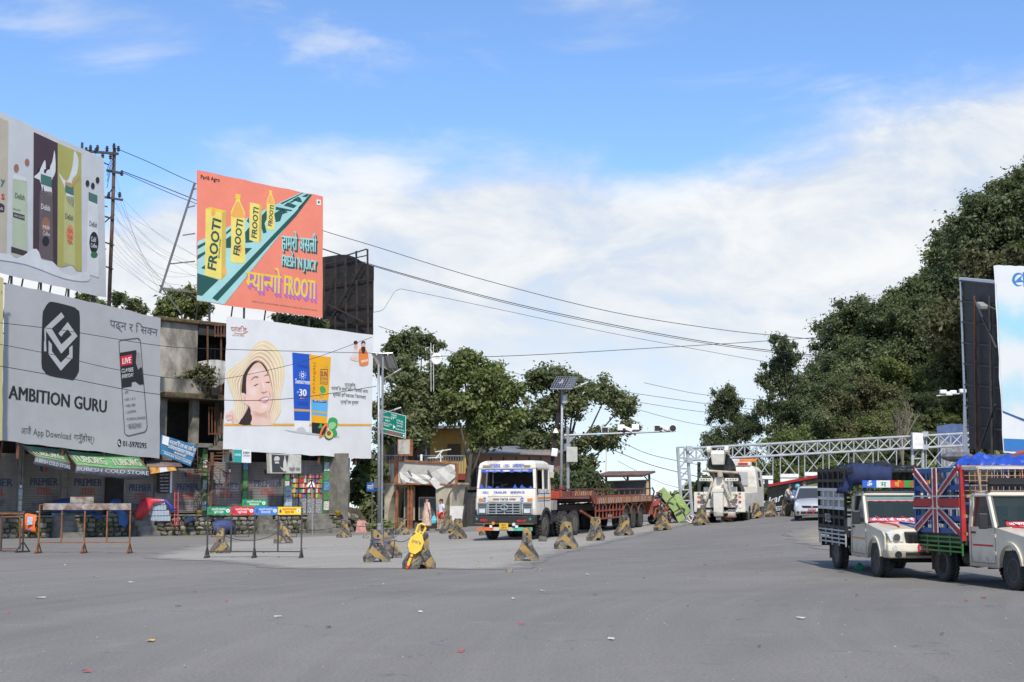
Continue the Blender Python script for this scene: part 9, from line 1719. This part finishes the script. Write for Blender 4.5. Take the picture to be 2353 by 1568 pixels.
def hand_truck():
 t = fthing('hand_truck', 'red hand truck standing against the plinth', 'hand truck'); rd = M('trolley_red',(.55,.05,.05),.5)
 for x in (401,409): P1(lambda m: m.tube([F3(x,1206,-.3), F3(x+.5,1131,.1)],.022, rd,6), 'upright', t)
 for y in (1135,1150,1166,1182,1198): P1(lambda m: m.bar(F3(401, y,-.3+(1206-y)/75*.4), F3(409.5, y,-.3+(1206-y)/75*.4),.03,.03, rd), 'rung', t)
 P1(lambda m: m.box(F3(405,1206,-.5),(.42,.35,.03), rd), 'toe_plate', t)
 for x in (400,410): p = F3(x,1202,-.12); P1(lambda m: m.cyl(p-Vector((.03,0,0)), p+Vector((.03,0,0)),.11, BLACK,12), 'wheel', t)
hand_truck()
def hoops():
 t = fthing('bicycle_rack', 'black curved iron hoops leaning against a shutter', 'iron hoops')
 for k in range(4): P1(lambda m: m.tube([F3(444+k*4,1178,.9), F3(447+k*4,1152,.9), F3(456+k*3,1134,.9), F3(470+k,1120+k*3,.9), F3(476,1110+k*10,.9)],.022, DARK,6), 'hoop', t)
 for y in (1145,1165): P1(lambda m: m.bar(F3(446, y,.9), F3(472, y-4,.9),.03,.03, DARK), 'cross_bar', t)
hoops()
def tub(x, y, yo, label, c):
 t = fthing('plastic_tub', label, 'tub'); p = F3(x, y, yo); cm = M('tub_%d' % x, c,.5, v=.1); P1(lambda m: m.lathe([(.13,0),(.17,.26),(.18,.27),(.16,.27),(.12,.03)], cm,16, p), 'bowl', t, smooth=True); P1(lambda m: m.tube([p+Vector((-.17,0,.26)), p+Vector((0,-.04,.30)), p+Vector((.17,0,.26))],.008, STEEL,5), 'handle', t)
tub(776,1186,-.05, 'yellow tub on the plinth end by the concrete column',(.75,.48,.02)); tub(459,1186,.4, 'yellow can half hidden behind the sacks',(.65,.45,.04))
t = thing('broken_slab', 'red and white painted slab leaning on the rubble bank', 'slab', G(832,1224)); P1(lambda m: m.loft([[(-.35,0,0),(.25,0,0),(.25,.08,0),(-.35,.08,0)], [(-.3,.2,.62),(.1,.2,.66),(.1,.28,.66),(-.3,.28,.62)], [(.2,.15,.5),(.32,.15,.45),(.32,.23,.45),(.2,.23,.5)]], M('slab_pink',(.45,.22,.18),.8, v=.35, s=4)), 'slab', t)
for x, y, s, l in ((840,1238,.8, 'beige boulder on the island beside the lamp post'),(1247,1245,1., 'pale rock by the tractor wheels'),(1170,1316,.5, 'small stone on the asphalt before the barriers'),(1240,1312,.35, 'pebble at the island edge below the arched barrier')):
 p = G(x, y); o = stone(None, p+Vector((0,0,.08*s)),(s, s*1.2, s),.2, x, 'boulder'); props(o, l, 'stone')
# --- power pole on the left and the wires
def power_pole():
 Y = 84.; b0 = U(250,735, Y); t = thing('utility_pole', 'rusty lattice-armed power pole with insulators behind the drink billboard', 'utility pole',(b0.x, Y,0)); o = Vector(t.location); q = lambda x, y, dy=0.: U(x, y, Y+dy)-o; pm_ = M('pole_brown',(.13,.075,.05),.8, v=.3, d=(.24,.2,.17), da=.3)
 P1(lambda m: m.tube([(0,0,0), q(252,660), q(259,480), q(263,340)],.13, pm_,8,.10), 'pole', t)
 for y, x0, x1, w in ((350,190,272,.14),(395,245,282,.14),(456,238,282,.12),(500,238,262,.1),(560,240,262,.08),(615,240,260,.08)): P1(lambda m: m.bar(q(x0, y-3,-.15), q(x1, y+4,-.15), w, w, DARK), 'cross_arm', t)
 P1(lambda m: m.bar(q(188,352,-.2), q(189,328,-.2),.12,.12, DARK), 'end_post', t)
 for x, y in ((198,345),(208,340),(224,340),(246,342),(262,336),(272,342),(250,448),(275,448),(236,358),(254,360),(220,347),(280,398)): P1(lambda m: m.lathe([(.03,-.18),(.11,-.12),(.06,-.06),(.12,0),(.06,.06),(.09,.12),(.03,.18)], DARK,8, q(x, y,-.2)), 'insulator', t)
 for a, c in (((244,455),(262,428)),((240,512),(258,496))): P1(lambda m: m.bar(q(*a,-.1), q(*c,-.1),.06,.06, DARK), 'knee_brace', t)
 for k in range(4): P1(lambda m: m.tube([q(262,345+k*9,-.2), q(254-k,370+k*12,-.5), q(246,390+k*14,-.3)],.018, BLACK,5), 'jumper_wire', t)
power_pole()
WIR = M('wire_black',(.03,.03,.035),.6, v=0)
def wire(pts, Y0, Y1, r, label, grp='overhead wires crossing the sky'):
 q = [U(x, y, Y0+(Y1-Y0)*i/(len(pts)-1)) for i,(x, y) in enumerate(pts)]; out = []
 for i in range(len(q)-1):
  a = [q[max(0, i-1)], q[i], q[i+1], q[min(len(q)-1, i+2)]]
  for k in range(6): u = k/6; out.append(.5*((2*a[1])+(a[2]-a[0])*u+(2*a[0]-5*a[1]+4*a[2]-a[3])*u*u+(3*a[1]-a[0]-3*a[2]+a[3])*u**3))
 out.append(q[-1]); m = MB(); m.tube(out, r, WIR,4); props(m.build('overhead_wire'), label, 'wire', grp)
wire([(263,340),(340,372),(440,418),(600,480),(741,530),(860,566),(1100,640),(1400,716),(1650,757),(1810,774),(1928,786)],84,105,.022, 'topmost wire sweeping from the power pole to the hill trees')
wire([(282,394),(360,424),(455,462),(600,520),(760,578),(900,622),(1150,690),(1400,745),(1650,790),(1915,822)],84,105,.026, 'thick second wire running under the topmost one')
wire([(284,398),(455,470),(745,574),(905,626),(1160,696),(1410,751),(1660,795),(1915,826)],84.5,105.5,.02, 'twin wire hugging just below the thick one')
wire([(858,718),(880,712),(895,690),(915,666),(960,672),(1150,712),(1400,765),(1650,812),(1850,848)],88,108,.015, 'thin wire with a kink rising beside the dark hoarding')
wire([(868,846),(1000,820),(1120,820),(1300,812),(1500,800),(1700,788),(1930,772)],80,105,.02, 'wire climbing from the lamp post to the right hill')
wire([(870,750),(1000,795),(1200,862),(1400,895),(1600,925),(1760,945)],86,110,.016, 'wire passing above the spreading tree')
wire([(1480,880),(1600,905),(1700,915),(1760,920)],100,110,.015, 'upper wire between the spreading and skyline trees')
wire([(1470,925),(1600,945),(1750,960)],100,110,.015, 'middle wire between the spreading and skyline trees'); wire([(1460,940),(1600,975),(1760,990)],100,110,.015, 'low wire between the spreading and skyline trees')
wire([(1400,1000),(1480,1040),(1560,1060),(1605,1068)],90,96,.018, 'wire running from the tree to the wooden pole'); wire([(1410,1035),(1500,1070),(1605,1096)],90,96,.022, 'thick wire sagging to the wooden pole'); wire([(1420,1060),(1520,1110),(1606,1130)],90,96,.013, 'thin lowest wire to the wooden pole')
rnd = random.Random(12)
for k in range(13): wire([(258,430+k*14),(300+rnd.uniform(-10,20),480+k*13),(370,540+k*12+rnd.uniform(-12,12)),(452,585+k*9+rnd.uniform(-15,15))],84,82.5,.006, 'thin service wire fanning from the power pole to the orange billboard', 'service wires fanning out from the power pole')
for k in range(5): wire([(259,380+k*35),(285+k*6,470+k*30),(330+k*10,600+k*10),(380+k*12,690)],84,86,.006, 'thin wire dropping steeply from the power pole behind the roofs', 'service wires dropping from the power pole')
wire([(-20,740),(150,760),(370,795),(520,803),(700,808),(862,812)],60,74,.014, 'wire slung across both big lower billboards near their tops'); wire([(-20,788),(120,815),(260,848),(420,872),(520,870),(700,830),(855,775)],60,74,.013, 'wire dipping across the grey billboard and up the white one'); wire([(-20,838),(150,868),(330,902),(520,920),(680,915),(865,888)],60,74,.016, 'lowest wire crossing both big lower billboards')
# --- litter
LIT = [((.55,.54,.50), 'pale'),((.5,.06,.06), 'red'),((.10,.35,.12), 'green'),((.62,.40,.08), 'yellow'),((.13,.10,.07), 'dark brown')]
SPOTS = [(575,1320,2),(652,1325,2),(95,1376,0),(520,1384,1),(447,1362,4),(345,1475,3),(755,1443,4),(967,1408,0),(1180,1378,0),(1246,1360,0),(1368,1369,4),(1198,1437,1),(1405,1471,0),(1580,1395,2),(1745,1488,4),(1840,1423,0),(2165,1460,4),(1970,1370,4),(1945,1335,4),(2220,1382,1),(2260,1376,1),(1085,1304,0),(1100,1306,3),(1010,1320,4),(700,1262,1),(605,1272,4),(770,1254,4),(220,1327,2),(20,1412,1),(1060,1500,1),(200,1546,1),(880,1345,0),(1480,1330,4),(1130,1285,4),(990,1270,0),(1170,1268,1),(1350,1322,0),(1620,1300,4),(300,1340,0),(150,1300,0),(410,1395,4),(640,1420,0)]
seen = {}
for i,(x, y, c) in enumerate(SPOTS):
 p = G(x, y); r = random.Random(i); m = MB(); w_ = r.uniform(.03,.07)*(1.4 if c in (0,3) else 1); pts = [(w_*r.uniform(.6,1.3)*math.cos(a), w_*.6*r.uniform(.6,1.3)*math.sin(a),.012+r.uniform(0,.02)) for a in np.linspace(0,6.28,8)[:-1]]; m.add([(0,0,.03)]+pts, [(0, k+1,(k+1) % 7+1) for k in range(7)], M('litter_'+LIT[c][1].replace(' ', '_'), LIT[c][0],.7, v=.2, s=30)); o = m.build('litter_scrap', loc=p, solid=.004); o.rotation_euler = (0,0, r.uniform(0,6)); props(o, 'scrap of %s litter on the %s, %s' % (LIT[c][1], 'nearest asphalt' if y > 1420 else 'asphalt' if y > 1312 else 'island edge', 'below the left barricade' if x < 330 else 'below the coloured barricade' if x < 720 else 'below the clamp barrier' if x < 1060 else 'below the truck' if x < 1420 else 'in the open road' if x < 1850 else 'before the pickups'), 'litter', 'litter scattered over the road')
P1(lambda m: m.loft([[(.15*math.cos(a)*(1-.5*k)+.03*math.sin(a*3+k),.10*math.sin(a)*(1-.4*k),.02+.07*k+.02*math.sin(a*4)) for a in np.linspace(0,6.28,11)[:-1]] for k in range(3)], M('bag_green',(.015,.16,.08),.5)), 'bag', thing('green_bag', 'green plastic bag on the road under the barred pickup', 'bag', G(1975,1310)))
def weeds():
 rg = random.Random(8); cen = []; rad = []; mw = Matrix.Translation(_A) @ Matrix.Rotation(FB.rz,4, 'Z'); a, b = F3(-60,1236,0).x, F3(790,1223,0).x
 for k in range(150): p = mw @ Vector((rg.uniform(a, b), rg.choice((-.12,-.1,-.05))+rg.uniform(-.1,.05), rg.choice((.04,.05,.3,.55,.8,1.0))*rg.uniform(.6,1.))); cen.append(tuple(p)); rad.append(rg.uniform(.06,.2))
 o = leaves('weeds', cen, rad,26,.055, LF[2], None,5, kind='stuff'); props(o, 'small weeds and moss tufts sprouting from the stone plinth', 'weeds')
weeds()
def grit():
 rg = np.random.default_rng(3); V = []; Fc = []
 for k in range(5200):
  x = rg.uniform(-14,14); y = rg.uniform(12.5,60);
  if rg.random() > .25+.75*abs(mnoise.noise(Vector((x*.35, y*.35,1.)))): continue
  z = gz(x, y)+.008; s = rg.uniform(.004,.018); a = rg.uniform(0,6.28); n = len(V)
  V += [(x+s*math.cos(a+q), y+s*math.sin(a+q), z) for q in (0,2.1,4.2)]+[(x, y, z+s*1.1)]; Fc += [(n, n+1, n+3),(n+1, n+2, n+3),(n+2, n, n+3)]
 m = MB(); m.add(V, Fc, M('grit_stone',(.24,.22,.19),.9, v=.5, s=2)); o = m.build('grit'); props(o, 'loose grit and small stones strewn over the road', 'grit', kind='stuff')
grit()
if 'o' in _fo: bpy.data.objects.remove(_fo['o'])
